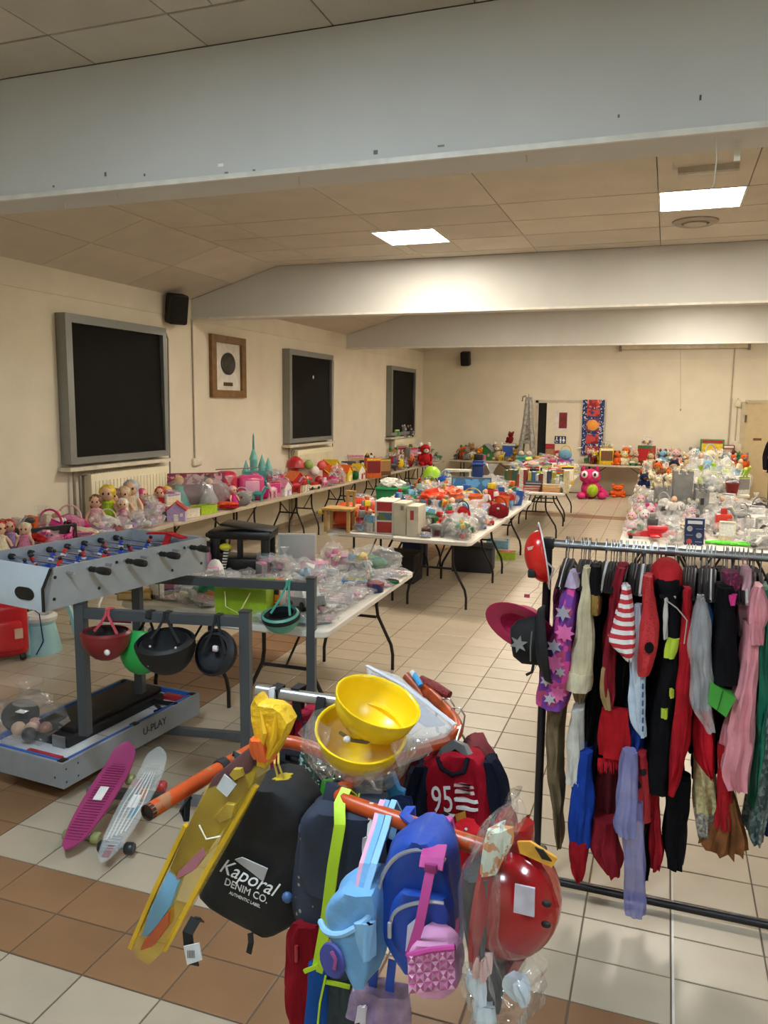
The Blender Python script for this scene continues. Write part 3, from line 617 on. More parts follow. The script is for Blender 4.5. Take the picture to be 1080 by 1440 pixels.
m.at(); m.at((-.06, 0, .05), (math.pi/2, 0, 0)); m.lathe([(0, 0), (.007, 0), (0, .003)], 8)
part(m, 'screw', mat('#3a3c3e', .3, metal=.7), t)
def tray(x, y, z=TH-.026): # local -> world
    c, s_ = math.cos(an), math.sin(an); return Vector((a0.x+c*x-s_*y, a0.y+s_*x+c*y, zt0+z))
# folded black panels lying in the tray
lid = thing('folded_black_boards', 'folded matt black game boards lying lengthwise in the grey tray', 'game board', tray(-.31, TL*.5), an)
part(MB().rbox((0, .02, .025), (.3, .78, .05), .008), 'lower_board', mat('#17171a', .6), lid); part(MB().rbox((-.01, .06, .068), (.27, .72, .034), .006), 'upper_board', mat('#111113', .6), lid)
part(MB().rbox((.09, -.375, .03), (.09, .012, .07), .004), 'metal_clip', mat('#8f9194', .3, metal=.7), lid)
m = MB().strap([(.2, .36, .01), (.1, .4, .03), (.26, .44, .02), (.2, .3, .008)], .03, .006, (0, 0, 1))
sb = tag(part(m, 'black_strap', mat('#141414', .6), None), 'black loop strap lying at the far end of the grey tray', 'strap'); sb.location = tray(-.27, TL*.42); sb.rotation_euler = (0, 0, an)
rb = tag(part(MB().rbox((0, 0, .012), (.15, .07, .024), .006), 'red_case', plas('#a3202a'), None), 'flat red case tucked at the far end of the grey tray', 'case'); rb.location = tray(-.13, TL-.1); rb.rotation_euler = (0, 0, an)
rb = tag(part(MB().rbox((0, 0, .01), (.24, .03, .02), .005), 'red_bar', plas('#b3263a'), None), 'short red bar in the near corner of the grey tray', 'bar'); rb.location = tray(-.2, .07); rb.rotation_euler = (0, 0, an)
# ------------------------------------------------------------------ skateboards
def board(lb, bot, top, zb, zt, wd, deckm, wheelc, clear=False):
    A, B = PX(*bot, z=zb), PX(*top, z=zt)
    t = wthing('penny_skateboard', lb, 'skateboard', (A.x, A.y, 0), 'small skateboards by the grey tray')
    d = (B-A); L = d.length; d.normalize(); side = Vector((0, 0, 1)).cross(d).normalized()*-1; nrm = side.cross(d).normalized()
    if nrm.dot(CAM-A) < 0: nrm = -nrm
    Mx = Matrix((( side.x, d.x, nrm.x, A.x), (side.y, d.y, nrm.y, A.y), (side.z, d.z, nrm.z, A.z), (0, 0, 0, 1)))
    m = MB(); m.M = Mx; N = 22; vs = []
    for i in range(N+1):
        u = i/N; w = wd/2*min(1, (math.sin(math.pi*min(u/.5, 1)/2)**.45) if u < .5 else (1 if u < .7 else (1-.22*(u-.7)/.3)*(math.sqrt(max(0, 1-((u-.9)/.1)**2)) if u > .9 else 1)))
        w = max(w, .004); zz = (.05*max(0, (u-.78)/.22)**1.5+.012*max(0, (.12-u)/.12))
        for sx, dz in ((-1, 0), (-.5, -.003), (.5, -.003), (1, 0), (1, -.01), (-1, -.01)): vs.append((w*sx, u*L, zz+dz))
    fs = []
    for i in range(N):
        for k in range(6): fs.append((i*6+k, i*6+(k+1) % 6, i*6+6+(k+1) % 6, i*6+6+k))
    fs += [tuple(range(6)), tuple(N*6+k for k in range(6))]; m.add(vs, fs); dk = part(m, 'deck', deckm, t, 50)
    m = MB(); m.M = Mx
    for i in range(4, 36):
        u = i/40; w = wd/2*.72
        m.box((0, u*L, .0015), (w*2*(.9 if .15 < u < .8 else .7), .004, .002))
    sub(m, 'grip_ribs', mat('#8c2f5c', .5) if not clear else mat('#dfe6ea', .2, alpha=.25), dk)
    m = MB(); m.M = Mx; m.box((0, L*.52, .003), (.045, .085, .002)); sub(m, 'price_tag', mat('#e6e4e2', .6), dk)
    for u in (.2, .76):
        m = MB(); m.M = Mx; m.tube([(-wd*.5, u*L, -.055), (wd*.5, u*L, -.055)], .008, 8).rbox((0, u*L, -.032), (.05, .06, .04), .006); tr = part(m, 'truck', mat('#9a9ca0', .35, metal=.7), t)
        for sx in (-1, 1):
            m = MB(); m.M = Mx @ Matrix.Translation((sx*wd*.46, u*L, -.055)) @ Matrix.Rotation(math.pi/2, 4, 'Y'); m.lathe([(0, -.02), (.022, -.022), (.028, -.015), (.028, .015), (.022, .022), (0, .02)], 14); sub(m, 'wheel', plas(wheelc[0 if u < .5 else 1]), tr)
    if clear:
        m = MB(); m.M = Mx
        for k in range(5): m.tube([((k-2)*.016, L*(.18+.02*k), .002), ((k-2)*.022, L*.5, .003), ((k-2)*.012, L*.8, .002)], .0035, 5)
        sub(m, 'moulded_ribs', mat('#f2f6f8', .1, alpha=.6), dk)
        for u, c in ((.44, '#2b8fa6'), (.6, '#d87a3a'), (.1, '#8a2a3a')):
            m = MB(); m.M = Mx; m.rbox((.02 if u > .3 else 0, L*u, -.006), (.035, .07, .006), .003); sub(m, 'coloured_print', plas(c), dk)
board('magenta ribbed plastic penny skateboard with a white price tag', (92, 1197), (182, 1052), .05, .26, .15, mat('#a03a6c', .45, var=.05), ('#8d8f5a', '#8d8f5a'))
board('clear plastic penny skateboard with one black and red wheels', (142, 1214), (226, 1060), .06, .24, .135, mat('#e6eef0', .08, alpha=.2, var=0), ('#23262a', '#b03434'), True)
# ------------------------------------------------------------------ toy templates (unit height about 1, scaled when placed)
TPL = {}
def tpl(name, *parts): TPL[name] = parts          # parts: (part name, mesh, colour key)
def mm(f, nm, ang=50):
    m = MB(); f(m); me = m.mesh(nm, None, ang); me.materials.append(None); return me
SKIN = mat('#e2b596', .5, var=.03)
# doll: skirt cone, head, hair, arms
tpl('doll', ('dress', mm(lambda m: m.lathe([(.30, 0), (.33, .03), (.24, .25), (.15, .48), (.16, .6), (.06, .66)], 14, 1, .75), 'dress'), 0),
    ('head', mm(lambda m: m.ico((0, 0, .82), (.17, .16, .19), 2), 'head'), 'skin'),
    ('hair', mm(lambda m: (m.ico((0, .04, .86), (.2, .18, .18), 2, .25, 5, 3), m.ico((0, .12, .66), (.17, .08, .22), 2, .25, 5, 4)), 'hair'), 1),
    ('eye', mm(lambda m: m.ico((.065, -.15, .83), (.028, .02, .035), 1), 'eye'), 'black'), ('eye', mm(lambda m: m.ico((-.065, -.15, .83), (.028, .02, .035), 1), 'eye'), 'black'),
    ('arm', mm(lambda m: m.tube([(.14, 0, .58), (.24, -.06, .42), (.26, -.12, .3)], [.05, .045, .03], 7), 'arm'), 'skin'),
    ('arm', mm(lambda m: m.tube([(-.14, 0, .58), (-.24, -.06, .42), (-.26, -.12, .3)], [.05, .045, .03], 7), 'arm'), 'skin'))
# lying baby doll
tpl('baby_doll', ('romper', mm(lambda m: (m.ico((0, 0, .2), (.22, .36, .2), 2, .1, 3), m.tube([(.1, -.3, .2), (.14, -.5, .22), (.14, -.62, .3)], [.1, .09, .07], 8), m.tube([(-.1, -.3, .2), (-.14, -.5, .2), (-.14, -.64, .26)], [.1, .09, .07], 8)), 'romper'), 0),
    ('head', mm(lambda m: m.ico((0, .48, .3), (.2, .2, .21), 2), 'head'), 'skin'),
    ('bonnet', mm(lambda m: m.ico((0, .55, .3), (.215, .2, .2), 2, .1, 3), 'bonnet'), 1),
    ('arm', mm(lambda m: m.tube([(.18, .2, .24), (.32, .05, .3), (.34, -.1, .4)], [.08, .07, .05], 7), 'arm'), 'skin'))
tpl('plush_toy', ('body', mm(lambda m: (m.ico((0, 0, .3), (.27, .24, .31), 2, .08, 3), m.ico((.2, -.16, .1), (.11, .2, .1), 2), m.ico((-.2, -.16, .1), (.11, .2, .1), 2), m.ico((.26, -.08, .36), (.08, .1, .18), 2), m.ico((-.26, -.08, .36), (.08, .1, .18), 2)), 'body'), 0),
    ('head', mm(lambda m: m.ico((0, -.04, .72), (.24, .22, .22), 2, .05, 3), 'head'), 0),
    ('ear', mm(lambda m: m.ico((.18, 0, .92), (.09, .05, .11), 2), 'ear'), 1), ('ear', mm(lambda m: m.ico((-.18, 0, .92), (.09, .05, .11), 2), 'ear'), 1),
    ('muzzle', mm(lambda m: m.ico((0, -.23, .66), (.12, .09, .09), 2), 'muzzle'), 1),
    ('eye', mm(lambda m: m.ico((.09, -.22, .78), (.03, .02, .035), 1), 'eye'), 'black'), ('eye', mm(lambda m: m.ico((-.09, -.22, .78), (.03, .02, .035), 1), 'eye'), 'black'),
    ('nose', mm(lambda m: m.ico((0, -.32, .69), (.035, .02, .025), 1), 'nose'), 'black'))
tpl('carton', ('box', mm(lambda m: m.rbox((0, 0, .5), (.8, .35, 1), .01, 1), 'box'), 0), ('front_print', mm(lambda m: m.box((0, -.178, .55), (.7, .006, .6)), 'front_print'), 1), ('title_strip', mm(lambda m: m.box((0, -.179, .93), (.7, .006, .09)), 'title_strip'), 2), ('side_print', mm(lambda m: m.box((.403, 0, .5), (.006, .28, .85)), 'side_print'), 1))
tpl('game_box', ('lid', mm(lambda m: m.rbox((0, 0, .62), (2.2, 1.7, .5), .02, 1), 'lid'), 0), ('base', mm(lambda m: m.box((0, 0, .19), (2.14, 1.64, .38)), 'base'), 2), ('cover_print', mm(lambda m: m.box((0, 0, .875), (1.9, 1.4, .012)), 'cover_print'), 1))
tpl('book', ('cover', mm(lambda m: (m.box((0, .0, .5), (.03, .7, 1)), m.box((.14, 0, .5), (.03, .7, 1)), m.box((.07, -.36, .5), (.17, .03, 1))), 'cover'), 0), ('pages', mm(lambda m: m.box((.07, .01, .5), (.11, .66, .95)), 'pages'), 'paper'))
def lump(i, n, sd):
    def f(m):
        r = random.Random(sd*31+i); a = 2*math.pi*i/n+r.random(); q = .16+.14*r.random(); k = r.random()
        m.at((q*math.cos(a), q*math.sin(a), .16+.26*r.random()), (r.uniform(-.8, .8), r.uniform(-.8, .8), r.uniform(0, 3)))
        if k < .45: m.rbox((0, 0, 0), (.16+.24*r.random(), .1+.12*r.random(), .12+.15*r.random()), .03, 2)
        elif k < .65: m.tube([(-.2, 0, 0), (0, .06, .02), (.2, 0, 0)], [.07, .09, .05], 8)
        elif k < .85: m.ico((0, 0, 0), (.2, .09, .13), 2, .5, 3, i)
        else: m.prism([(-.16, -.1), (.16, -.1), (.1, .1), (0, .18), (-.12, .08)], .12)
    return f
def film_mesh(sd, tall):
    def f(m):
        m.ico((0, 0, .36), (.5, .45, .4), 3, .5, 3.4, sd, .85)
        if tall: m.lathe([(.25, .6), (.1, .78), (.05, .86), (.12, 1.0), (.2, 1.12)], 9)
    return f
for sd in range(6):
    tpl('bagged_toys%d' % sd, *[('toy_piece', mm(lump(i, 5, sd), 'toy_piece'), i % 3) for i in range(5)], ('film', mm(film_mesh(sd, sd == 1), 'film', 22), 'film'))
for sd in range(3):
    def fl_(m, sd=sd):
        r = random.Random(sd)
        m.ico((0, 0, .12), (.62, .45, .14), 3, .4, 3, sd+9, .8)
    def cd_(m): m.box((0, .02, .08), (.75, .5, .03))
    def bits(m, sd=sd):
        r = random.Random(sd+5)
        for k in range(9):
            m.at((r.uniform(-.34, .34), r.uniform(-.2, .2), .12), (r.uniform(-.4, .4), r.uniform(-.4, .4), r.uniform(0, 3)))
            if k % 3: m.rbox((0, 0, 0), (r.uniform(.08, .22), r.uniform(.04, .1), .05), .015, 1)
            else: m.tube([(.08*math.cos(a), .06*math.sin(a), 0) for a in [2*math.pi*q/8 for q in range(8)]], .02, 5, True)
    tpl('packet%d' % sd, ('card', mm(cd_, 'card'), 0), ('trinkets', mm(bits, 'trinkets'), 1), ('film', mm(fl_, 'film', 22), 'film'))
tpl('toy_car', ('body', mm(lambda m: m.prism([(-1, .22), (1, .22), (1.02, .5), (.62, .58), (-.98, .6)], .9, 'xz', -.45), 'body'), 0), ('cabin', mm(lambda m: m.prism([(-.7, .58), (.5, .58), (.2, .95), (-.55, .95)], .76, 'xz', -.38), 'cabin'), 1),
    *[('wheel', mm(lambda m, x=x, y=y: m.at((x, y, .22), (math.pi/2, 0, 0)).lathe([(0, -.08), (.2, -.08), (.22, 0), (.2, .08), (0, .08)], 10), 'wheel'), 'black') for x in (-.6, .6) for y in (-.42, .42)])
tpl('action_figure', ('legs', mm(lambda m: (m.tube([(.1, 0, 0), (.1, 0, .45)], [.08, .1], 8), m.tube([(-.1, 0, 0), (-.1, 0, .45)], [.08, .1], 8)), 'legs'), 1), ('torso', mm(lambda m: (m.rbox((0, 0, .62), (.36, .2, .36), .06), m.tube([(.18, 0, .75), (.3, -.06, .5)], [.07, .05], 7), m.tube([(-.18, 0, .75), (-.3, -.06, .5)], [.07, .05], 7)), 'torso'), 0), ('head', mm(lambda m: m.ico((0, 0, .92), (.12, .12, .14), 2), 'head'), 'skin'))
def animal(m):
    m.ico((0, 0, .5), (.42, .17, .19), 2, .06, 3)
    for x in (-.28, .26):
        for y in (-.1, .1): m.tube([(x, y, .45), (x+.02, y, .22), (x, y, 0)], [.08, .055, .06], 7)
    m.tube([(.34, 0, .55), (.5, 0, .8), (.55, 0, .9)], [.12, .09, .09], 8); m.ico((.62, 0, .9), (.17, .09, .1), 2); m.tube([(-.4, 0, .55), (-.55, 0, .5), (-.6, 0, .3)], [.06, .05, .02], 6)
tpl('toy_animal', ('body', mm(animal, 'body'), 0), ('mane', mm(lambda m: m.tube([(.3, 0, .72), (.44, 0, .93), (.52, 0, 1.02)], [.05, .06, .04], 6), 'mane'), 1))
tpl('bucket', ('pail', mm(lambda m: m.lathe([(.36, 0), (.5, .85), (.54, .86), (.54, .92), (.48, .92), (.34, .05), (0, .05)], 18), 'pail'), 0), ('handle', mm(lambda m: m.tube([(.52*math.cos(a), 0, .88+.35*math.sin(a)) for a in [math.pi*k/10 for k in range(11)]], .025, 6), 'handle'), 1))
tpl('toy_basket', ('basket', mm(lambda m: (m.box((0, 0, .02), (1.5, 1, .04)), m.box((0, -.5, .3), (1.55, .04, .6)), m.box((0, .5, .3), (1.55, .04, .6)), m.box((.76, 0, .3), (.04, 1, .6)), m.box((-.76, 0, .3), (.04, 1, .6)), m.box((0, -.525, .56), (1.6, .05, .08)), m.box((0, .525, .56), (1.6, .05, .08))), 'basket'), 0), ('contents', mm(lambda m: m.ico((0, 0, .42), (.7, .45, .25), 2, .5, 4, 2), 'contents'), 1))
tpl('toy_house', ('walls', mm(lambda m: m.prism([(-.45, 0), (.45, 0), (.45, .55), (0, .9), (-.45, .55)], .7, 'xz', -.35), 'walls'), 0), ('roof', mm(lambda m: (m.add([(-.52, -.4, .52), (0, -.4, .95), (0, .4, .95), (-.52, .4, .52), (-.52, -.4, .58), (0, -.4, 1.01), (0, .4, 1.01), (-.52, .4, .58)], [(0, 1, 2, 3), (4, 7, 6, 5), (0, 4, 5, 1), (3, 2, 6, 7), (0, 3, 7, 4), (1, 5, 6, 2)]), m.add([(.52, -.4, .52), (0, -.4, .95), (0, .4, .95), (.52, .4, .52), (.52, -.4, .58), (0, -.4, 1.01), (0, .4, 1.01), (.52, .4, .58)], [(3, 2, 1, 0), (5, 6, 7, 4), (1, 5, 4, 0), (7, 6, 2, 3), (4, 7, 3, 0), (2, 6, 5, 1)])), 'roof'), 1), ('door', mm(lambda m: m.box((0, -.355, .18), (.22, .02, .36)), 'door'), 2), ('window', mm(lambda m: m.box((.27, -.355, .33), (.14, .02, .16)), 'window'), 2))
tpl('toy_ball', ('ball', mm(lambda m: m.ico((0, 0, .5), .5, 3), 'ball'), 0), ('band', mm(lambda m: m.tube([(.5*math.cos(a), .5*math.sin(a), .5) for a in [2*math.pi*k/20 for k in range(20)]], .03, 6, True), 'band'), 1))
tpl('robot', ('torso', mm(lambda m: m.rbox((0, 0, .52), (.44, .3, .42), .04), 'torso'), 0), ('head', mm(lambda m: m.rbox((0, 0, .86), (.26, .24, .22), .04), 'head'), 1), ('leg', mm(lambda m: m.rbox((.13, -.03, .16), (.16, .26, .32), .03), 'leg'), 1), ('leg', mm(lambda m: m.rbox((-.13, -.03, .16), (.16, .26, .32), .03), 'leg'), 1), ('arm', mm(lambda m: m.rbox((.3, -.05, .5), (.12, .2, .36), .03), 'arm'), 2), ('arm', mm(lambda m: m.rbox((-.3, -.05, .5), (.12, .2, .36), .03), 'arm'), 2))
tpl('handbag', ('pouch', mm(lambda m: m.ico((0, 0, .36), (.5, .2, .38), 2, .12, 2.5, 1, .9), 'pouch'), 0), ('strap', mm(lambda m: m.tube([(.36*math.cos(a), 0, .6+.42*math.sin(a)) for a in [math.pi*k/10 for k in range(11)]], .035, 6), 'strap'), 1), ('clasp', mm(lambda m: m.rbox((0, -.2, .5), (.12, .04, .1), .02), 'clasp'), 2))
tpl('folded_cloth', ('fold', mm(lambda m: m.ico((0, 0, .2), (.7, .5, .22), 3, .5, 2.2, 4, .8), 'fold', 80), 0), ('hem', mm(lambda m: m.ico((.1, -.2, .2), (.6, .35, .14), 3, .5, 2.6, 8, .8), 'hem', 80), 1))
tpl('shoe', ('upper', mm(lambda m: m.prism([(-.5, .08), (.5, .08), (.48, .25), (.1, .36), (-.12, .6), (-.5, .62)], .36, 'xz', -.18), 'upper'), 0), ('sole', mm(lambda m: m.rbox((0, 0, .05), (1.06, .4, .1), .03), 'sole'), 1))
CN = {'pink': '#d98aa8', 'hot pink': '#d03a86', 'pale pink': '#e6b9c2', 'red': '#b8262a', 'dark red': '#7c1c24', 'orange': '#e0672a', 'yellow': '#e3c22e', 'lime': '#a7c832', 'green': '#2f7d46', 'teal': '#3f9c98', 'light blue': '#7fb2d0', 'blue': '#2a57a8', 'navy': '#1f2a4e', 'purple': '#7a4a94', 'lilac': '#b59ccb', 'white': '#e4e1da', 'cream': '#e0d3b4', 'beige': '#c8ae88', 'brown': '#6e4a30', 'tan': '#a67d4f', 'grey': '#8a8a88', 'dark grey': '#4a4a4c', 'black': '#1c1b1c', 'silver': '#b9bbbd'}
FUZZY = {'plush_toy', 'baby_doll', 'folded_cloth', 'doll', 'handbag'}
_labels = {}
KC = {}
def shrink(kind, sa): return .32 if kind == 'toy_car' and sa > .13 else .75 if kind == 'toy_animal' else 1
def cap(kind, r, sa):
    """keep any one kind below about 300"""
    if kind == 'bagged_toys' and ((r.random() < .25 and sa > .15) or KC.get(kind, 0) > 255): kind = r.choice(('toy_animal', 'action_figure', 'toy_car', 'handbag'))
    if kind == 'packet' and KC.get(kind, 0) > 296: kind = None
    return kind
def put(kind, loc, rz, s, cols, label, group, cat=None, sc=None, tilt=(0, 0)):
    base = kind.rstrip('0123456789'); parts = TPL[kind]; KC[base] = KC.get(base, 0)+1
    o = bpy.data.objects.new(base, None); COL.objects.link(o); o.location = loc; o.rotation_euler = (tilt[0], tilt[1], rz)
    o.scale = sc if sc else (s, s, s); o.empty_display_size = .05
    tag(o, label, cat or {'bagged_toys': 'toy bag', 'packet': 'packet', 'plush_toy': 'plush toy', 'baby_doll': 'doll', 'doll': 'doll', 'carton': 'box', 'game_box': 'board game', 'book': 'book', 'toy_car': 'toy car', 'action_figure': 'figure', 'toy_animal': 'toy animal', 'bucket': 'bucket', 'toy_basket': 'basket', 'toy_house': 'toy house', 'toy_ball': 'ball', 'robot': 'toy robot', 'handbag': 'handbag', 'folded_cloth': 'clothes', 'shoe': 'shoe'}[base], group)
    for nm, me, key in parts:
        q = bpy.data.objects.new(nm, me); COL.objects.link(q); q.parent = o
        if key == 'skin': m = SKIN
        elif key == 'black': m = mat('#1a1918', .5)
        elif key == 'film': m = FILM
        elif key == 'paper': m = mat('#e6dfcf', .8)
        else:
            c = cols[key % len(cols)]; c = CN.get(c, c)
            if not isinstance(c, str): m = c
            else: m = cloth(c) if base in FUZZY and nm not in ('hair', 'clasp') else mat(c, .45, var=.12, nscale=11)
        q.material_slots[0].link = 'OBJECT'; q.material_slots[0].material = m
    return o
NICE = {'bagged_toys': 'clear bag of {0} and {1} toys', 'packet': 'clear packet of {1} trinkets on {0} card', 'plush_toy': '{0} plush animal with {1} muzzle', 'baby_doll': 'lying baby doll in a {0} romper', 'doll': 'doll with {1} hair and {0} dress', 'carton': '{0} carton box with {1} picture panel', 'game_box': '{0} board game box with {1} cover', 'book': 'upright {0} book', 'toy_car': '{0} toy car with {1} cabin', 'action_figure': '{0} and {1} action figure', 'toy_animal': '{0} toy animal with {1} mane', 'bucket': '{0} toy bucket with {1} handle', 'toy_basket': '{0} basket filled with {1} toys', 'toy_house': '{0} toy house with {1} roof', 'toy_ball': '{0} toy ball with {1} band', 'robot': '{0} and {1} toy robot', 'handbag': 'small {0} toy handbag', 'folded_cloth': 'folded {0} doll clothes with {1} hem', 'shoe': '{0} children shoe with {1} sole'}
RAD = {'bagged_toys': .46, 'packet': .5, 'plush_toy': .34, 'baby_doll': .5, 'doll': .3, 'carton': .42, 'game_box': 1.0, 'book': .3, 'toy_car': .8, 'action_figure': .3, 'toy_animal': .5, 'bucket': .5, 'toy_basket': .85, 'toy_house': .55, 'toy_ball': .5, 'robot': .36, 'handbag': .45, 'folded_cloth': .6, 'shoe': .5}
USED = []        # (x, y, r) footprints already taken
def block(x, y, r): USED.append((x, y, r))
def free(x, y, r, k=.82): return all((x-a)**2+(y-b)**2 > ((r+c)*k)**2 for a, b, c in USED)
STK = {'bagged_toys': .55, 'packet': .16, 'carton': 1.0, 'folded_cloth': .3, 'game_box': .88, 'toy_basket': .55}; BASES = []
def scatter(zone, place, x0, x1, y0, y1, n, mix, z=TZ, seed=1, k=.82, back=None):
    """mix: list of (weight, kind, (smin,smax), [colours...]); back: side at which larger things stand ('x0','x1','y1')"""
    r = random.Random(seed); tot = sum(m[0] for m in mix)
    for _ in range(n):
        q = r.random()*tot
        for w, kind, (sa, sb), pal in mix:
            q -= w
            if q <= 0: break
        kind = cap(kind, r, sa)
        if not kind: continue
        kd = kind+(str(r.randrange(6)) if kind == 'bagged_toys' else str(r.randrange(3)) if kind == 'packet' else '')
        s = r.uniform(sa, sb)*shrink(kind, sa); R = RAD[kind]*s; cols = r.sample(pal, min(3, len(pal)))
        for _t in range(14):
            x, y = r.uniform(x0+R*.6, x1-R*.6), r.uniform(y0+R*.6, y1-R*.6)
            if back:
                f = {'x0': (x-x0)/(x1-x0), 'x1': (x1-x)/(x1-x0), 'y1': (y1-y)/(y1-y0)}[back]
                if s > (sa+sb)/2 and f > .65: continue
            if free(x, y, R, k): break
        else: continue
        block(x, y, R)
        if kind in STK: BASES.append((zone, place, x, y, z+s*STK[kind]))
        lb = NICE[kind].format(*(list(cols)+list(cols)))
        put(kd, (x, y, z+.001), r.uniform(-.7, .7)+(math.pi/2*r.randrange(-1, 2) if kind in ('toy_car', 'toy_animal', 'shoe', 'packet') else 0)+(math.pi/2 if back == 'x0' and kind in ('doll', 'plush_toy', 'carton', 'toy_house', 'robot', 'action_figure') else 0)*.6, s, cols, lb+' '+place, zone)

def pile(zone, place, n, mix, seed=1):
    """a second layer lying on the bags, boxes and packets of the same spot"""
    r = random.Random(seed); B = [b for b in BASES if b[0] == zone and b[1] == place]; r.shuffle(B); tot = sum(m[0] for m in mix)
    for zone_, place_, x, y, zt in B[:n]:
        q = r.random()*tot
        for w, kind, (sa, sb), pal in mix:
            q -= w
            if q <= 0: break
        kind = cap(kind, r, sa)
        if not kind: continue
        kd = kind+(str(r.randrange(6)) if kind == 'bagged_toys' else str(r.randrange(3)) if kind == 'packet' else '')
        cols = r.sample(pal, min(3, len(pal))); lb = NICE[kind].format(*(list(cols)+list(cols)))
        put(kd, (x+r.uniform(-.03, .03), y+r.uniform(-.03, .03), zt), r.uniform(0, 6), r.uniform(sa, sb)*shrink(kind, sa), cols, lb+' heaped '+place, zone, tilt=(r.uniform(-.25, .25), r.uniform(-.25, .25)))
# ------------------------------------------------------------------ featured goods
def at_table(px, py, z=TZ):
    """spot on a table top; things piled at the back are kept on their table"""
    P_ = PX(px, py, z=z)
    if P_.x < -5.42: P_ = PX(px, py, X=-5.46)
    elif -4.9 < P_.x < -3.16 and 7 < P_.y < 12: P_ = PX(px, py, X=-3.16)
    P_.z = z+.001; return P_
def feat(kind, px, py, s, cols, label, group, rz=0, z=TZ, **kw):
    P_ = at_table(px, py, z); b = kind.rstrip('0123456789'); block(P_.x, P_.y, RAD[b]*s*.9)
    return put(kind, P_, rz, s, cols, label, group, **kw)
G1 = 'dolls and toys on the window wall tables'
# --- window wall tables, near end
c = at_table(38, 757)
t = thing('open_case', 'open black soft case in front of comics on the wall table', 'case', c, 1.2); block(c.x, c.y, .35)
m = MB().box2((-.4, -.16, 0), (.4, .16, .012)).box2((-.4, -.16, .012), (.4, -.145, .17)).box2((-.4, .145, .012), (.4, .16, .17)).box2((-.4, -.145, .012), (-.385, .145, .17)).box2((.385, -.145, .012), (.4, .145, .17)); part(m, 'shell', mat('#151416', .7), t)
part(MB().tube([(-.4, -.155, .17), (.4, -.155, .17), (.4, .155, .17), (-.4, .155, .17)], .008, 6, True), 'rim', mat('#2a2829', .5), t)
for i, (c0, c1) in enumerate((('orange', 'teal'), ('white', 'red'), ('orange', 'grey'), ('cream', 'blue'))):
    P_ = c+Vector((.02*i-.06, -.22+.14*i, .02)); put('book', P_, 1.2, .24, [c0, c1], ['orange', 'white', 'second orange', 'cream'][i]+' comic book standing in the open black case', 'comics in the black case')
feat('toy_animal', 12, 718, .28, ['dark grey', 'silver'], 'dark ornament horses on a black stand by the wall', G1, .6)
feat('folded_cloth', 20, 772, .36, ['pale pink', 'white'], 'pale pink frilly doll clothes heaped beside the black case', G1, .4)
feat('folded_cloth', 62, 766, .3, ['pale pink', 'hot pink'], 'white and pink doll dress laid by the magenta bag', G1, 1.2)
feat('handbag', 72, 762, .3, ['hot pink', 'hot pink', 'white'], 'shiny magenta handbag with a loop handle on the wall table', G1, .3)
feat('folded_cloth', 112, 757, .26, ['cream', 'pink'], 'cream knitted doll clothes beside the magenta bag', G1, .2)
feat('bagged_toys1', 58, 727, .3, ['green', 'cream', 'dark red'], 'bagged green and cream trinkets behind the black case', G1)
feat('baby_doll', 112, 728, .36, ['hot pink', 'pink'], 'baby doll in pink romper sitting in a pink carrier', G1, 1.3)
feat('handbag', 98, 730, .3, ['pink', 'pale pink', 'pink'], 'pink doll carrier seat beside the pink baby doll', G1, .5)
for px, py, s, hc, dc, lb in ((136, 742, .36, 'brown', 'pale pink', 'large doll head with dark brown hair among the dolls'), (152, 735, .44, 'yellow', 'lime', 'blonde doll in lime dress among the dolls'), (175, 728, .40, 'beige', 'cream', 'fair-haired doll leaning by the radiator'), (160, 722, .40, 'brown', 'tan', 'brown-haired doll behind the blonde doll'), (185, 716, .46, 'silver', 'cream', 'doll under a white net veil against the radiator'), (226, 726, .34, 'red', 'red', 'red-hooded doll sitting at the table back')):
    feat('doll', px, py, s, [dc, hc], lb, G1, .5)
for px, py, s, cols, lb in ((185, 745, .26, ['silver', 'lilac', 'white'], 'clear bag of silver and lilac pieces before the dolls'), (205, 742, .26, ['lilac', 'white', 'pink'], 'clear bag of lilac and white pieces before the dolls'), (165, 750, .22, ['dark red', 'red', 'cream'], 'clear bag of dark red pieces before the dolls')):
    feat('bagged_toys0', px, py, s, cols, lb, G1, .4)
for px, py, w_, c_, k_, lb in ((262, 727, .34, '#d9cfbc', '#c58a6a', 'white cardboard tray of small toys on the wall table edge'), (287, 722, .34, '#a4c229', '#7d9a1e', 'lime green plastic basket on the wall table edge')):
    P_ = at_table(px, py); put('toy_basket', P_, 1.35, .17, [c_, k_], lb, G1); block(P_.x, P_.y, .2)
# boxed doll set: maroon backing with dolls in front under a dome
P_ = at_table(275, 700); t = thing('boxed_doll_set', 'maroon boxed doll set with teal and grey gowns on show', 'doll set', P_, .75); block(P_.x, P_.y, .42)
part(MB().rbox((0, .12, .22), (.78, .05, .44), .008), 'backing', mat('#6d1f38', .6, var=.1), t); part(MB().box2((-.35, .09, .3), (.35, .094, .43)), 'printed_panel', pattern('dollprint', 'noise', '#8a3350', '#caa0a8', 12, c3='#5a2138'), t)
part(MB().rbox((0, -.02, .02), (.8, .34, .04), .01), 'tray', mat('#a98c9a', .5), t)
for x_, cg in ((-.2, '#4fa8a0'), (.16, '#9a9aa6')):
    part(MB().at((x_, -.04, .04)).lathe([(.13, 0), (.11, .08), (.05, .2), (.05, .26), (0, .27)], 14), 'gown', satin(cg), t); part(MB().ico((x_, -.04, .35), .05, 2), 'head', SKIN, t); part(MB().ico((x_, -.025, .37), (.058, .05, .055), 2, .2), 'hair', mat('#c9a15c' if x_ < 0 else '#3c2a20', .6), t)
m = MB().ico((0, -.02, .2), (.42, .2, .22), 3, .12, 3, 2, .85); part(m, 'film', FILM, t)
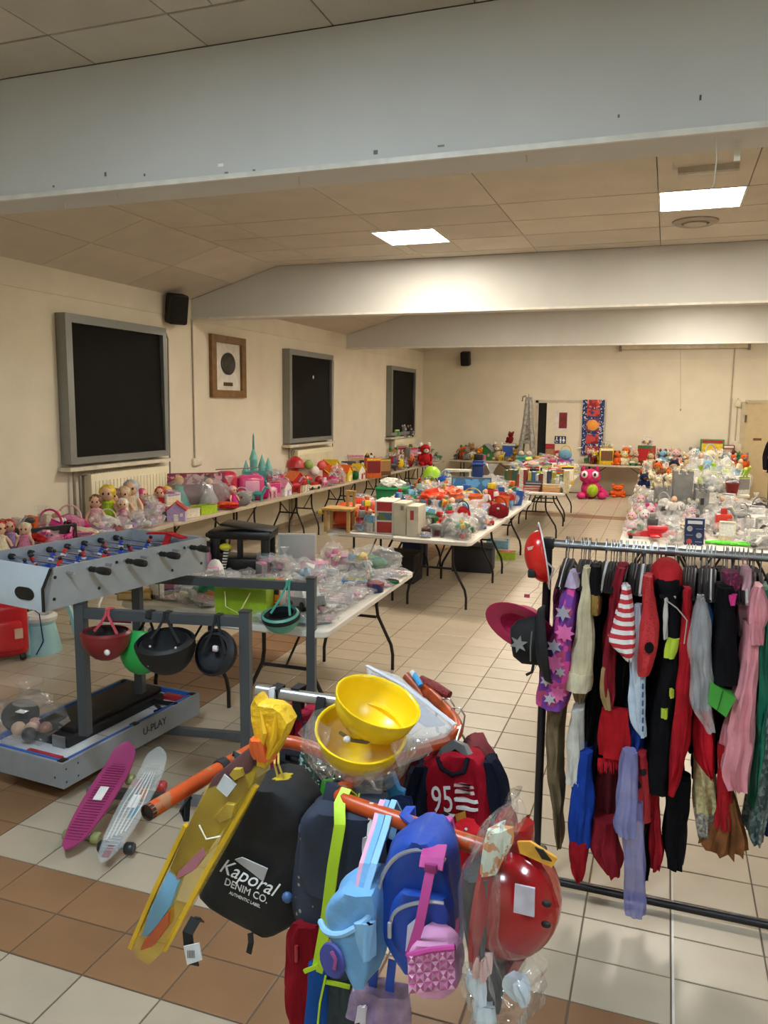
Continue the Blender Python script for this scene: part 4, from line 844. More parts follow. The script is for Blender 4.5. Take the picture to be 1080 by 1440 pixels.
# pink and red play kitchen
P_ = at_table(335, 697); t = thing('play_kitchen', 'glossy pink and red toy kitchen with rounded domes', 'toy kitchen', P_, .7); block(P_.x, P_.y, .36)
part(MB().rbox((-.16, 0, .2), (.3, .26, .4), .09, 3), 'dome', plas('#c62c50', .25), t); part(MB().rbox((.17, 0, .17), (.36, .26, .34), .07, 3), 'counter', plas('#d64a86', .25), t); part(MB().rbox((.17, -.13, .18), (.2, .03, .18), .02), 'oven_door', plas('#e8a9c6', .25), t); part(MB().tube([(-.3, 0, .42), (.3, 0, .44)], .008, 6), 'rail', mat('#8d8088', .3, metal=.6), t)
# tall teal castle with spire
P_ = at_table(362, 684); t = thing('toy_castle', 'tall teal toy castle with a pointed spire', 'toy castle', P_, .7); block(P_.x, P_.y, .25)
TEAL = mat('#4d9a97', .4, var=.1)
part(MB().prism([(-.17, 0), (.17, 0), (.2, .36), (-.2, .36)], .22, 'xz', -.11), 'keep', TEAL, t)
for x_, h_ in ((-.16, .42), (.16, .46), (-.05, .62), (.07, .5)):
    part(MB().at((x_, 0, 0)).lathe([(.05, .2), (.055, h_-.1), (.065, h_-.1), (.0, h_+.1)], 10), 'tower', mat('#6bb5ae', .4, var=.1), t)
part(MB().at((-.05, 0, 0)).lathe([(.02, .6), (.012, .85), (0, .9)], 8), 'spire', TEAL, t); part(MB().box2((-.06, -.115, 0), (.06, -.109, .16)), 'gate', mat('#b68fb0', .5), t)
feat('carton', 384, 678, .3, ['teal', 'navy', 'teal'], 'teal cube box beside the teal castle', G1, .7)
feat('handbag', 340, 712, .24, ['grey', 'silver', 'dark red'], 'grey patterned purse before the play kitchen', G1, .5)
feat('folded_cloth', 318, 716, .22, ['orange', 'red'], 'orange and red wrapped fabric in front of the doll set', G1, .5)
# red and white toadstool house and dark cube boxes
P_ = at_table(432, 685); t = thing('toadstool_playset', 'red and white toadstool play set with round fruit shapes', 'play set', P_, .8); block(P_.x, P_.y, .34)
part(MB().rbox((0, .1, .22), (.6, .05, .44), .02), 'backdrop', mat('#d9c3b4', .5), t); m = MB()
part(MB().at((-.2, 0, 0)).lathe([(.06, 0), (.05, .3), (.15, .32), (.13, .42), (.06, .48), (0, .5)], 14), 'toadstool', plas('#b3262c'), t)
for x_, z_, c_ in ((0, .12, '#c93238'), (.12, .26, '#e8e0d8'), (.2, .1, '#b02a30'), (.02, .36, '#8fae58'), (.24, .34, '#d8574f'), (-.08, .06, '#9cb53a')): part(MB().ico((x_, -.02, z_), (.08, .06, .08), 2), 'fruit_shape', plas(c_), t)
for px, py, s_, c_, lb in ((490, 672, .3, ['black', 'dark grey', 'dark grey'], 'black gift box at the back of the wall table'), (514, 668, .28, ['black', 'white', 'black'], 'black box with a white letter print'), (500, 664, .38, ['pale pink', 'beige', 'pink'], 'tall pale pink carton behind the black boxes'), (524, 672, .36, ['orange', 'dark red', 'yellow'], 'orange and red toy carton at the table back'), (540, 668, .3, ['brown', 'tan', 'yellow'], 'brown carton beside the orange toy carton')):
    feat('carton', px, py, s_, c_, lb, G1, .7)
feat('carton', 528, 668, .22, ['light blue', 'grey', 'white'], 'blue grey tin at the table edge below the cartons', G1, .7)
feat('plush_toy', 597, 655, .5, ['red', 'white'], 'red and white plush figure near the far corner', G1, .6)
P_ = Vector((XL+.1, 17.15, 1.295)); put('carton', P_, 1.3, .2, ['lime', 'green', 'white'], 'lime green card box standing on the far radiator', 'toys on the far radiator'); put('plush_toy', P_+Vector((0, .5, 0)), 1.3, .3, ['grey', 'white'], 'grey plush toy sitting on the far radiator', 'toys on the far radiator'); put('plush_toy', P_+Vector((0, .95, 0)), 1.3, .28, ['dark grey', 'pale pink'], 'dark plush toy sitting on the far radiator', 'toys on the far radiator')
PK = ['pink', 'hot pink', 'pale pink', 'white', 'lilac', 'red', 'cream']; MX = ['red', 'yellow', 'green', 'blue', 'white', 'orange', 'brown', 'pink', 'grey']; OL = ['brown', 'tan', 'beige', 'white', 'green', 'dark grey', 'yellow', 'grey', 'dark red']
zx = (-5.66, -5.03)
scatter(G1, 'near the first window', *zx, 4.4, 7.4, 70, [(5, 'bagged_toys', (.18, .3), PK), (1, 'doll', (.26, .38), PK+['brown', 'yellow']), (2, 'baby_doll', (.24, .34), PK), (4, 'folded_cloth', (.18, .28), PK), (1, 'handbag', (.16, .24), PK)], seed=3, back='x0', k=.66)
scatter(G1, 'on the medal-side wall table', *zx, 7.4, 10.4, 110, [(3, 'bagged_toys', (.2, .34), PK+['grey', 'teal']), (2, 'doll', (.26, .38), PK+['brown', 'yellow']), (2, 'packet', (.18, .28), PK+['grey', 'dark grey']), (1, 'handbag', (.16, .24), PK), (1, 'toy_house', (.2, .3), ['pink', 'lilac', 'white', 'red']), (1, 'carton', (.2, .3), PK)], seed=4, back='x0', k=.66)
scatter(G1, 'by the second window', *zx, 10.4, 13.6, 120, [(3, 'bagged_toys', (.22, .36), PK+['red', 'green']), (2, 'toy_house', (.24, .38), ['red', 'white', 'yellow', 'orange']), (2, 'packet', (.18, .26), PK), (2, 'toy_animal', (.18, .26), ['brown', 'white', 'pink', 'grey']), (1, 'action_figure', (.2, .3), MX), (1, 'handbag', (.18, .26), PK)], seed=5, back='x0', k=.66)
scatter(G1, 'by the third window', *zx, 13.6, 18.5, 150, [(3, 'bagged_toys', (.2, .36), OL), (2, 'plush_toy', (.26, .42), OL), (2, 'toy_animal', (.2, .3), OL), (2, 'packet', (.2, .28), OL), (1, 'carton', (.26, .4), MX), (1, 'toy_basket', (.14, .2), OL), (1, 'action_figure', (.22, .34), MX)], seed=6, back='x0', k=.66)
G2 = 'toys along the back wall tables'
scatter(G2, 'near the corner', -4.95, -3.15, 18.7, 19.38, 40, [(3, 'plush_toy', (.28, .44), OL+['yellow', 'orange']), (2, 'bagged_toys', (.26, .4), OL), (1, 'carton', (.34, .5), MX), (1, 'toy_house', (.3, .42), MX), (1, 'toy_animal', (.24, .3), OL)], seed=8, back='y1', k=.66)
scatter(G2, 'under the screen case', -1.85, 1.7, 18.7, 19.38, 80, [(5, 'plush_toy', (.3, .46), ['white', 'cream', 'beige', 'brown', 'yellow', 'orange', 'grey', 'light blue', 'tan', 'pale pink']), (1, 'bagged_toys', (.26, .36), MX), (1, 'carton', (.34, .46), MX), (1, 'toy_animal', (.26, .36), OL)], seed=9, back='y1', k=.66)
for px, py, s_, c_, lb in ((1000, 648, .62, ['green', 'yellow', 'red'], 'green printed box leaning on the back wall'), (1018, 650, .5, ['dark red', 'tan', 'white'], 'dark red doll box leaning on the back wall')):
    P_ = PX(px, py, Y=19.25); put('carton', (P_.x, 19.3, TZ+.001), 0, s_, c_, lb, G2)
# grey plush tower on a teal box near the back wall
P_ = PX(741, 634, Y=18.2); zb = PX(741, 644, Y=18.2).z; zt_ = PX(741, 554, Y=18.2).z; H_ = zt_-zb
P_ = Vector((P_.x, 18.2, 0))
table('short folding table under the grey tower by the door', P_.x+.05, 18.35, math.pi/2, 1.2, .6, 'folding tables along the back wall', BEI)
tb = thing('teal_box', 'teal box under the grey lattice tower', 'box', (P_.x, 18.2, TZ+.001)); hb = zb-TZ+.05
part(MB().rbox((0, 0, hb/2), (.4, .34, hb), .02), 'body', mat('#3f9a92', .5), tb); part(MB().rbox((0, 0, hb-.02), (.43, .37, .05), .01), 'lid', mat('#58b0a4', .5), tb); block(P_.x, 18.2, .3)
t = thing('lattice_tower', 'tall grey Eiffel style tower standing on the teal box', 'toy tower', (P_.x, 18.2, TZ+hb+.001)); H_ = zt_-TZ-hb
TG = mat('#8b867d', .5, metal=.2, var=.2, nscale=18)
for sx in (-1, 1):
    for sy in (-1, 1): part(MB().tube([(sx*.15, sy*.12, 0), (sx*.11, sy*.09, H_*.25), (sx*.07, sy*.06, H_*.5), (sx*.035, sy*.03, H_*.9)], [.06, .06, .05, .045], 6), 'leg', TG, t)
part(MB().box2((-.17, -.14, H_*.2), (.17, .14, H_*.25)), 'platform', TG, t); part(MB().box2((-.1, -.09, H_*.5), (.1, .09, H_*.54)), 'platform', TG, t); part(MB().box2((-.07, -.06, H_*.88), (.07, .06, H_*.95)), 'top_platform', TG, t); part(MB().tube([(0, 0, H_*.94), (0, 0, H_)], [.02, .006], 6), 'antenna', TG, t); part(MB().tube([(-.06, -.02, H_*.97), (-.13, -.02, H_*.95), (-.14, -.02, H_*.88)], .018, 6), 'ribbon', mat('#6a655e', .6), t)
m = MB()
for k in range(9):
    z_ = H_*(.26+.07*k); w_ = .1*(1-.07*k); m.tube([(-w_, -.075*(1-.07*k), z_), (w_, -.075*(1-.07*k), z_+H_*.06)], .012, 5)
part(m, 'lattice', TG, t); part(MB().prism([(-.1, H_*.24), (.1, H_*.24), (.03, H_*.9), (-.03, H_*.9)], .12, 'xz', -.06), 'core', TG, t)
for x_ in (-.1, .08): part(MB().ico((x_, -.16, .06), (.07, .06, .06), 2, .2), 'pompon', cloth('#cfc6b4'), t)
# plush dragon and orange plush on the floor
P_ = PX(830, 701, z=0); t = thing('plush_dragon', 'hot pink plush dragon with white eyes and lime belly sitting on the floor', 'plush toy', P_, .2)
HP = cloth('#d23a76'); s_ = .62
part(MB().ico((0, 0, .22), (.22, .2, .23), 2), 'body', HP, t); part(MB().ico((-.03, -.04, .5), (.24, .2, .18), 2), 'head', HP, t); part(MB().ico((.02, -.15, .2), (.13, .08, .15), 2), 'belly', cloth('#a7c23a'), t)
for x_ in (-.17, .06): e_ = part(MB().ico((x_, -.2, .56), (.075, .05, .085), 2), 'eye', plas('#f0e6ea'), t); sub(MB().ico((x_-.01, -.245, .56), (.03, .02, .04), 2), 'pupil', mat('#2a1418', .4), e_)
for x_, y_ in ((-.22, -.14), (.24, -.1)): part(MB().ico((x_, y_, .08), (.1, .14, .08), 2), 'foot', HP, t)
for x_ in (-.18, .12): part(MB().at((x_, 0, .62)).lathe([(.06, 0), (.05, .06), (0, .14)], 8), 'horn', cloth('#b52a62'), t)
part(MB().tube([(.18, .05, .2), (.32, .06, .12), (.4, .02, .06)], [.1, .07, .02], 8), 'tail', HP, t)
P_ = PX(868, 699, z=0); put('plush_toy', P_, .3, .34, ['orange', 'orange'], 'orange plush toy slumped on the floor under the wall table', 'plush toys on the floor', sc=(.55, .45, .3))
P_ = PX(845, 697, z=0); put('plush_toy', P_, -.3, .2, ['green', 'lime'], 'small green plush toy lying by the pink dragon', 'plush toys on the floor')
# ------------------------------------------------------------------ centre tables
G3 = 'toys on the centre tables'
WOOD = mat('#c39a5a', .55, var=.15, nscale=10)
P_ = at_table(478, 742); t = thing('wooden_stool', 'small pine toy stool frame with yellow peg', 'toy furniture', P_, .1); block(P_.x, P_.y, .22)
for x_ in (-.12, .12):
    for y_ in (-.1, .1): part(MB().rbox((x_, y_, .11), (.036, .036, .22), .006), 'leg', WOOD, t)
part(MB().rbox((0, 0, .235), (.32, .26, .028), .006), 'seat', WOOD, t)
for x_ in (.06, .13): part(MB().rbox((x_, .08, .33), (.03, .03, .17), .005), 'back_post', WOOD, t)
part(MB().rbox((.095, .08, .4), (.12, .03, .035), .005), 'back_rail', WOOD, t); part(MB().at((-.17, -.1, .2), (0, -math.pi/2, 0)).lathe([(.02, -.02), (.02, .03), (0, .035)], 8), 'peg', plas('#d8b83a'), t)
def boxat(px, py, w_, d_, h_, rz, c_, lb, prints=(), z=TZ, grp=G3, cat='box'):
    P_ = at_table(px, py, z); t = thing('carton', lb, cat, P_, rz, grp); block(P_.x, P_.y, max(w_, d_)*.5)
    part(MB().rbox((0, 0, h_/2), (w_, d_, h_), .004, 1), 'box', mat(c_, .5, var=.06), t)
    for (u0, u1, v0, v1, pc) in prints:
        part(MB().box2((-w_/2+w_*u0, -d_/2-.0025, h_*v0), (-w_/2+w_*u1, -d_/2+.001, h_*v1)), 'print', pc if not isinstance(pc, str) else mat(pc, .5), t)
    return t, (w_, d_, h_)
PIC = pattern('game_picture', 'cells', '#4a6a8c', '#c7a24a', 14, c3='#6a7d3a', thr=.4)
t, d_ = boxat(545, 748, .2, .34, .34, .12, '#d8d2c8', 'white and red carton with printed panels at the table end', ((.12, .9, .70, .97, '#b5332e'), (.12, .9, .43, .66, PIC), (.12, .9, .05, .38, '#a8322c')))
part(MB().box2((.1005, -.16, .02), (.104, .16, .32)), 'side_print', mat('#5f7d92', .5, var=.2), t)
boxat(567, 750, .13, .28, .33, .05, '#cfc8b2', 'tall cream carton with a small crest', ((.55, .8, .78, .92, '#8d8a70'),))
boxat(585, 752, .125, .28, .31, .03, '#d2cab6', 'tall cream carton with a red oval label', ((.3, .6, .55, .85, '#a83a34'),))
boxat(522, 746, .11, .16, .17, .1, '#cfc6aa', 'short cream carton with a small dark label', ((.3, .8, .5, .75, '#7d7a5a'),))
boxat(505, 728, .3, .2, .13, .2, '#d9cfc2', 'flat white and red boxed toy lying on its side', ((.1, .9, .2, .8, '#b03a3a'),))
P_ = at_table(503, 742); put('toy_car', P_, .3, .075, ['red', 'orange'], 'small red toy car beside the cream carton', G3); block(P_.x, P_.y, .08)
P_ = at_table(505, 722); t = thing('white_tub', 'white plastic tub with a thin handle behind the pine stool', 'tub', P_); block(P_.x, P_.y, .1)
part(MB().lathe([(.075, 0), (.095, .2), (.1, .2), (.1, .215), (0, .215)], 18), 'tub', plas('#d8d5cb'), t); part(MB().tube([(.098*math.cos(a), 0, .2+.1*math.sin(a)) for a in [math.pi*k/8 for k in range(9)]], .005, 5), 'handle', plas('#c9c5ba'), t)
P_ = at_table(552, 712); t = thing('green_bin', 'green plastic bin heaped with white scraps', 'bin', P_, .15); block(P_.x, P_.y, .24)
m = MB().add([(sx*w_, sy*d__, z_) for z_, w_, d__ in ((0, .15, .12), (.3, .19, .15), (.3, .175, .135), (.03, .14, .11)) for sx, sy in ((-1, -1), (1, -1), (1, 1), (-1, 1))], [(0, 3, 2, 1)]+[(r_*4+k, r_*4+(k+1) % 4, r_*4+4+(k+1) % 4, r_*4+4+k) for r_ in range(3) for k in range(4)]+[(12, 13, 14, 15)]); part(m, 'tub', plas('#1f7a48'), t)
part(MB().rbox((0, 0, .29), (.4, .32, .03), .01), 'rim', plas('#259256'), t); part(MB().ico((0, 0, .33), (.16, .12, .08), 3, .5, 5), 'scraps', mat('#dcd9cf', .8, var=.2, nscale=40), t)
for px, py, c_, lb in ((489, 711, 'orange', 'orange rounded toy hood behind the pine stool'), (511, 709, 'red', 'red rounded toy hood behind the white tub')):
    P_ = at_table(px, py); t = thing('toy_helmet', lb, 'toy helmet', P_, .2, G3); block(P_.x, P_.y, .16)
    part(MB().ico((0, 0, .13), (.17, .14, .15), 3, .06, 3, 1, .8), 'shell', plas({'orange': '#d8532a', 'red': '#cc3a24'}[c_]), t); part(MB().tube([(-.14, -.08, .03), (0, -.16, .04), (.14, -.08, .03)], .02, 6), 'rim', plas('#a83a20'), t)
# buckets with coloured heaps
for px, py, s_, c0, c1, lb in ((607, 732, .27, 'light blue', 'red', 'pale blue bucket heaped with red orange pieces'), (634, 728, .26, 'grey', 'orange', 'grey bucket heaped with orange pieces')):
    feat('bucket', px, py, s_, [c0, c0], lb, G3)
    P_ = at_table(px, py, TZ); P_.z = TZ+s_*.8
    part_ = tag(part(MB().ico((0, 0, .06), (s_*.55, s_*.5, .09), 3, .6, 5, int(px)), 'toy_heap', plas('#dd4a2c' if c1 == 'red' else '#d86a48'), None), 'pile of %s building pieces in the %s bucket' % ('red orange' if c1 == 'red' else 'salmon', 'pale blue' if c1 == 'red' else 'grey'), 'toy pieces', G3); part_.location = P_
feat('toy_car', 594, 705, .15, ['orange', 'orange'], 'chunky orange toy truck behind the buckets', G3, .2)
feat('toy_car', 629, 705, .12, ['yellow', 'yellow'], 'bright yellow toy digger behind the buckets', G3, .1)
P_ = at_table(607, 690); t = thing('lime_lamp', 'lime green toy lamp with round shade', 'toy lamp', P_); block(P_.x, P_.y, .15)
part(MB().lathe([(.12, 0), (.1, .06), (.03, .08), (.025, .3), (0, .3)], 14), 'stand', plas('#b7c832'), t); part(MB().at((0, 0, .28)).lathe([(.14, 0), (.12, .09), (.06, .15), (0, .16)], 14), 'shade', plas('#9fd028'), t)
# blue framed play screen and blue tall toy
P_ = at_table(662, 713); t = thing('picture_board', 'blue play board with painted sky in a pale frame', 'play board', P_, .15); block(P_.x, P_.y, .2)
part(MB().rbox((0, 0, .19), (.5, .03, .36), .006), 'board', pattern('sky_board', 'noise', '#5d9acb', '#3a6a9c', 5, c3='#c8b560', thr=.5), t)
for a_, b_ in (((-.26, -.02, 0), (-.24, .02, .39)), ((.24, -.02, 0), (.26, .02, .39)), ((-.24, -.02, .37), (.24, .02, .39))): part(MB().box2(a_, b_), 'frame', plas('#5d6a74'), t)
part(MB().tube([(-.1, -.03, .02), (0, -.04, .16), (.12, -.03, .02)], .015, 6), 'ladder', plas('#d3c24a'), t); part(MB().rbox((0, -.07, .05), (.4, .1, .05), .01), 'base', plas('#2a86a4'), t)
P_ = at_table(672, 690); t = thing('blue_play_tower', 'dark blue toy tower with a black top', 'toy tower', P_, .1); block(P_.x, P_.y, .16)
part(MB().rbox((0, 0, .24), (.17, .17, .48), .015), 'tower', plas('#20397c'), t); part(MB().rbox((0, 0, .52), (.14, .14, .1), .01), 'top', mat('#15151c', .5), t); part(MB().rbox((0, -.02, .42), (.22, .22, .03), .01), 'deck', plas('#2d4fa0'), t)
P_ = at_table(645, 690); t = thing('white_play_garage', 'white and black toy garage behind the yellow digger', 'toy garage', P_, .1); block(P_.x, P_.y, .24)
for a_, b_ in (((-.22, -.12, .3), (.2, .12, .33)), ((-.22, -.12, .14), (.24, .12, .16))): part(MB().box2(a_, b_), 'deck', plas('#dad8d0'), t)
for x_ in (-.2, .18):
    for y_ in (-.1, .1): part(MB().rbox((x_, y_, .15), (.025, .025, .3), .004), 'post', plas('#d6d3ca'), t)
part(MB().prism([(.2, .14), (.36, 0), (.38, 0), (.22, .16)], .2, 'xz', -.1), 'ramp', plas('#2a2b2e'), t)
feat('handbag', 700, 730, .26, ['dark red', 'red', 'silver'], 'dark red toy handbag at the table edge', G3, .2)
feat('folded_cloth', 684, 722, .24, ['purple', 'blue'], 'purple and blue fabric toy near the table edge', G3, .3)
feat('game_box', 606, 752, .085, [pattern('choc_print', 'noise', '#5a2f28', '#8c5a48', 30, c3='#c9a890'), 'brown', 'dark red'], 'flat brown patterned game box at the table edge', G3, .15)
for px, py, s_, cols, lb in ((612, 741, .26, ['white', 'lilac', 'cream'], 'clear bag of white and lilac toys beside the cream cartons'), (640, 755, .3, ['white', 'light blue', 'grey'], 'clear bag of white and pale blue toys at the table corner'), (668, 745, .28, ['white', 'grey', 'cream'], 'clear bag of white and grey toys near the table corner'), (655, 733, .3, ['white', 'green', 'red'], 'clear bag of white and green toys mid table'), (690, 705, .46, ['white', 'grey', 'green'], 'big cloudy bag of green and white toys on the centre table'), (712, 712, .3, ['grey', 'dark grey', 'white'], 'clear bag of grey toys at the table side')):
    feat('bagged_toys1', px, py, s_, cols, lb, G3, .3)
CM = ['white', 'grey', 'red', 'orange', 'blue', 'light blue', 'yellow', 'dark grey', 'green']
scatter(G3, 'on the carton table', -3.30, -2.58, 7.5, 9.28, 60, [(2, 'bagged_toys', (.16, .26), CM), (2, 'toy_car', (.07, .12), CM), (1, 'robot', (.2, .3), CM), (1, 'action_figure', (.2, .28), CM), (1, 'carton', (.18, .28), CM)], seed=12, k=.66)
scatter(G3, 'on the bucket table', -2.52, -1.76, 7.45, 9.2, 60, [(3, 'bagged_toys', (.18, .28), ['white', 'grey', 'light blue', 'red', 'cream']), (2, 'packet', (.18, .26), CM), (1, 'toy_car', (.08, .12), CM), (1, 'robot', (.16, .24), CM)], seed=13, k=.66)
scatter(G3, 'on the further centre table', -3.30, -1.76, 9.35, 11.1, 100, [(2, 'bagged_toys', (.2, .34), CM), (2, 'toy_car', (.09, .15), CM), (1, 'robot', (.24, .36), CM), (1, 'toy_house', (.26, .36), CM), (1, 'action_figure', (.24, .34), CM), (1, 'bucket', (.18, .26), CM)], seed=14, k=.66)
# goods under and beside the centre tables
for k, (px, py, s_, c_, lb) in enumerate(((712, 785, .16, ['lime', 'red', 'yellow'], 'lime green and red toy crate on the floor'), (700, 770, .2, ['light blue', 'grey', 'white'], 'pale blue crate on the floor under the table'))):
    P_ = PX(px, py, z=0); put('toy_basket', P_, .1, s_, c_, lb, 'crates under the centre tables')
for k, (x_, y_, w_, h_, c_, lb) in enumerate(((-2.9, 8.7, .5, .32, '#2b2a2c', 'dark storage box under the carton table'), (-2.2, 9.6, .5, .3, '#26262c', 'dark storage box under the bucket table'), (-3.0, 9.7, .3, .4, '#22335e', 'navy storage box under the carton table'), (-2.95, 8.0, .3, .26, '#8c6a48', 'cardboard box under the carton table'))):
    t = thing('storage_box', lb, 'box', (x_, y_, .0), .1*k, 'boxes under the centre tables'); part(MB().rbox((0, 0, h_/2), (w_, .36, h_), .012), 'box', mat(c_, .7, var=.1), t); part(MB().rbox((0, 0, h_+.012), (w_+.02, .38, .025), .006), 'lid', mat(c_, .6), t)
# ------------------------------------------------------------------ book and game tables
G4 = 'books and games on the book tables'
bt = thing('book_row_mark', 'x', 'x'); bpy.data.objects.remove(bt)
BC = ['#3d6a3f', '#6f5a2f', '#2f5a44', '#b0463c', '#d8cfc0', '#8c2f33', '#c7b452', '#3f6a8c', '#d9d2c4', '#7a3a2c', '#e0d8c6', '#2f3f66', '#a8a23f', '#c9c1ae', '#5a7a4a', '#d6c89a']
BN = ['dark green', 'olive brown', 'bottle green', 'brick red', 'ivory', 'maroon', 'mustard', 'steel blue', 'off-white', 'rust', 'pale cream', 'navy', 'olive', 'stone', 'leaf green', 'straw']
r_ = random.Random(5); xx = -2.36
for k in range(16):
    s_ = r_.uniform(.26, .34); put('book', (xx, 12.42, TZ+.001), .04, s_, [BC[k]], 'upright %s book in the row at the near table end' % BN[k], 'upright books at the table end', sc=(s_*r_.uniform(.9, 1.5), s_, s_)); xx += .055+.006*(k % 3)
for k, (c_, n_) in enumerate((('#a3382f', 'brick red'), ('#c0413a', 'scarlet'), ('#26304f', 'dark navy'), ('#1f3a5c', 'ink blue'))):
    put('game_box', (-1.93+.01*k, 12.32, TZ+.001+.042*k), .03*k, .042, [c_, c_, '#d8d0c0'], 'flat %s game box in the stacked pile on the book table' % n_, 'stacked game boxes', sc=(.11, .11, .042)) if k % 1 == 0 else None
for k, (c_, n_) in enumerate((('#d8862f', 'orange'), ('#e0a13a', 'amber'), ('#d9d0bc', 'white'))):
    put('game_box', (-1.62, 12.32+.02*k, TZ+.001+.045*k), -.04*k, .045, [c_, '#d2b25a', '#e0d8c6'], 'flat %s game box in the orange pile on the book table' % n_, 'stacked game boxes', sc=(.12, .12, .045))
block(-1.95, 12.35, .26); block(-1.62, 12.35, .22); block(-2.2, 12.42, .2)
GM = ['white', 'cream', 'lime', 'yellow', 'red', 'blue', 'navy', 'light blue', 'beige', 'hot pink', 'orange']
scatter(G4, 'on the book table', -2.42, -1.48, 12.6, 14.0, 70, [(3, 'carton', (.22, .34), GM), (2, 'bagged_toys', (.2, .3), GM), (1, 'game_box', (.06, .08), GM), (2, 'book', (.24, .32), GM)], seed=21, k=.66)
scatter(G4, 'on the second book table', -2.42, -1.58, 14.1, 15.9, 70, [(3, 'carton', (.24, .36), GM+['hot pink', 'red']), (2, 'bagged_toys', (.22, .34), GM), (1, 'game_box', (.07, .1), GM), (1, 'toy_house', (.3, .4), GM)], seed=22, k=.66)
feat('carton', 772, 668, .6, ['dark red', 'tan', 'red'], 'tall dark red carton standing beyond the books', G4, .1, sc=(.22, .4, .6))
feat('bagged_toys3', 786, 692, .34, ['white', 'white', 'grey'], 'white plastic bag hanging over the book table edge', G4)
# ------------------------------------------------------------------ right tables
G5 = 'toys on the right hand tables'
GC = mat('#868683', .55, var=.12, nscale=12)
P_ = at_table(945, 735); P_ = Vector((.12, 9.0, TZ+.001)); P_ = Vector((PX(955, 727, z=TZ).x, PX(955, 727, z=TZ).y, TZ+.001))
t = thing('grey_castle', 'grey plastic toy castle with square keep and round towers', 'toy castle', P_, .1); block(P_.x, P_.y, .3)
part(MB().box2((-.28, -.2, 0), (.28, .2, .2)), 'curtain_wall', GC, t)
for x_, y_, w_, h_ in ((-.2, -.14, .15, .34), (.22, -.14, .15, .32), (.02, .06, .22, .52), (-.22, .12, .14, .3), (.24, .14, .14, .36)):
    k_ = part(MB().box2((x_-w_/2, y_-w_/2, 0), (x_+w_/2, y_+w_/2, h_)), 'tower', GC, t)
    for i in range(3):
        for j in range(3):
            if i == 1 and j == 1: continue
            sub(MB().box((x_+(i-1)*w_*.4, y_+(j-1)*w_*.4, h_+.02), (w_*.22, w_*.22, .04)), 'merlon', GC, k_)
part(MB().box2((-.04, -.205, 0), (.08, -.199, .14)), 'gate', mat('#5c5c5a', .6), t)
for x_ in (-.2, .22): part(MB().box2((x_-.02, -.218, .18), (x_+.02, -.213, .26)), 'arrow_slit', mat('#2f2f30', .7), t)
# dark blue device carton with pale window and round icons
P_ = at_table(975, 766); t = thing('blue_carton', 'dark blue device carton with three round icons and a pale window', 'box', P_, .05); block(P_.x, P_.y, .14)
h_, w_ = .26, .175
part(MB().rbox((0, 0, h_/2), (w_, .09, h_), .003, 1), 'box', mat('#1f2f5c', .45, var=.06), t)
part(MB().box2((-w_*.38, -.0475, h_*.80), (w_*.38, -.044, h_*.92)), 'pale_window', mat('#cfd6de', .5), t)
for x_, z_, c_ in ((-.045, .62, '#c3cad6'), (.04, .38, '#b7c2d0'), (-.045, .14, '#c9605c')):
    m = MB().at((x_, -.0455, h_*z_), (math.pi/2, 0, 0)); m.lathe([(.018, 0), (.026, 0), (.026, .003), (.018, .003), (.018, 0)], 16); part(m, 'round_icon', mat(c_, .5), t)
for x_, z_ in ((.04, .62), (-.045, .38), (.04, .14)): part(MB().box2((x_-.03, -.0475, h_*z_-.003), (x_+.03, -.0445, h_*z_+.003)), 'caption_line', mat('#7f8cab', .5), t)
# red canister
P_ = at_table(1016, 752); t = thing('red_canister', 'red plastic canister with rounded cap', 'canister', P_, .1); block(P_.x, P_.y, .12)
part(MB().rbox((0, 0, .11), (.16, .12, .22), .02), 'body', plas('#d03a2a'), t); part(MB().lathe([(.035, .215), (.035, .26), (.025, .28), (0, .285)], 12), 'cap', plas('#b52a20'), t); part(MB().box2((-.05, -.062, .05), (.05, -.0595, .16)), 'label', mat('#c8483a', .5), t)
# lime rubber gloves
P_ = at_table(1018, 766)
for k, (dx, rz) in enumerate(((-.06, 0), (.16, .15))):
    t = thing('rubber_glove', ['flat lime green rubber glove with curled fingers', 'lime green rubber glove beside its pair with white cuff'][k], 'glove', P_+Vector((dx+.0, -.01*k, 0)), rz, 'lime gloves')
    m = MB().ico((0, 0, .022), (.075, .045, .022), 2, .1, 3)
    part(m, 'palm', plas('#5ad22c'), t); part(MB().rbox((-.085, 0, .018), (.06, .075, .03), .012), 'cuff', plas('#6ddf3c'), t)
    for j in range(4): part(MB().tube([(.05, -.035+.023*j, .02), (.1, -.042+.028*j, .024), (.13, -.04+.027*j, .016)], [.013, .012, .009], 7), 'finger', plas('#55cc28'), t)
    part(MB().tube([(0, -.04, .02), (.04, -.065, .022), (.065, -.07, .016)], [.014, .012, .009], 7), 'thumb', plas('#55cc28'), t)
block(P_.x+.05, P_.y, .2)
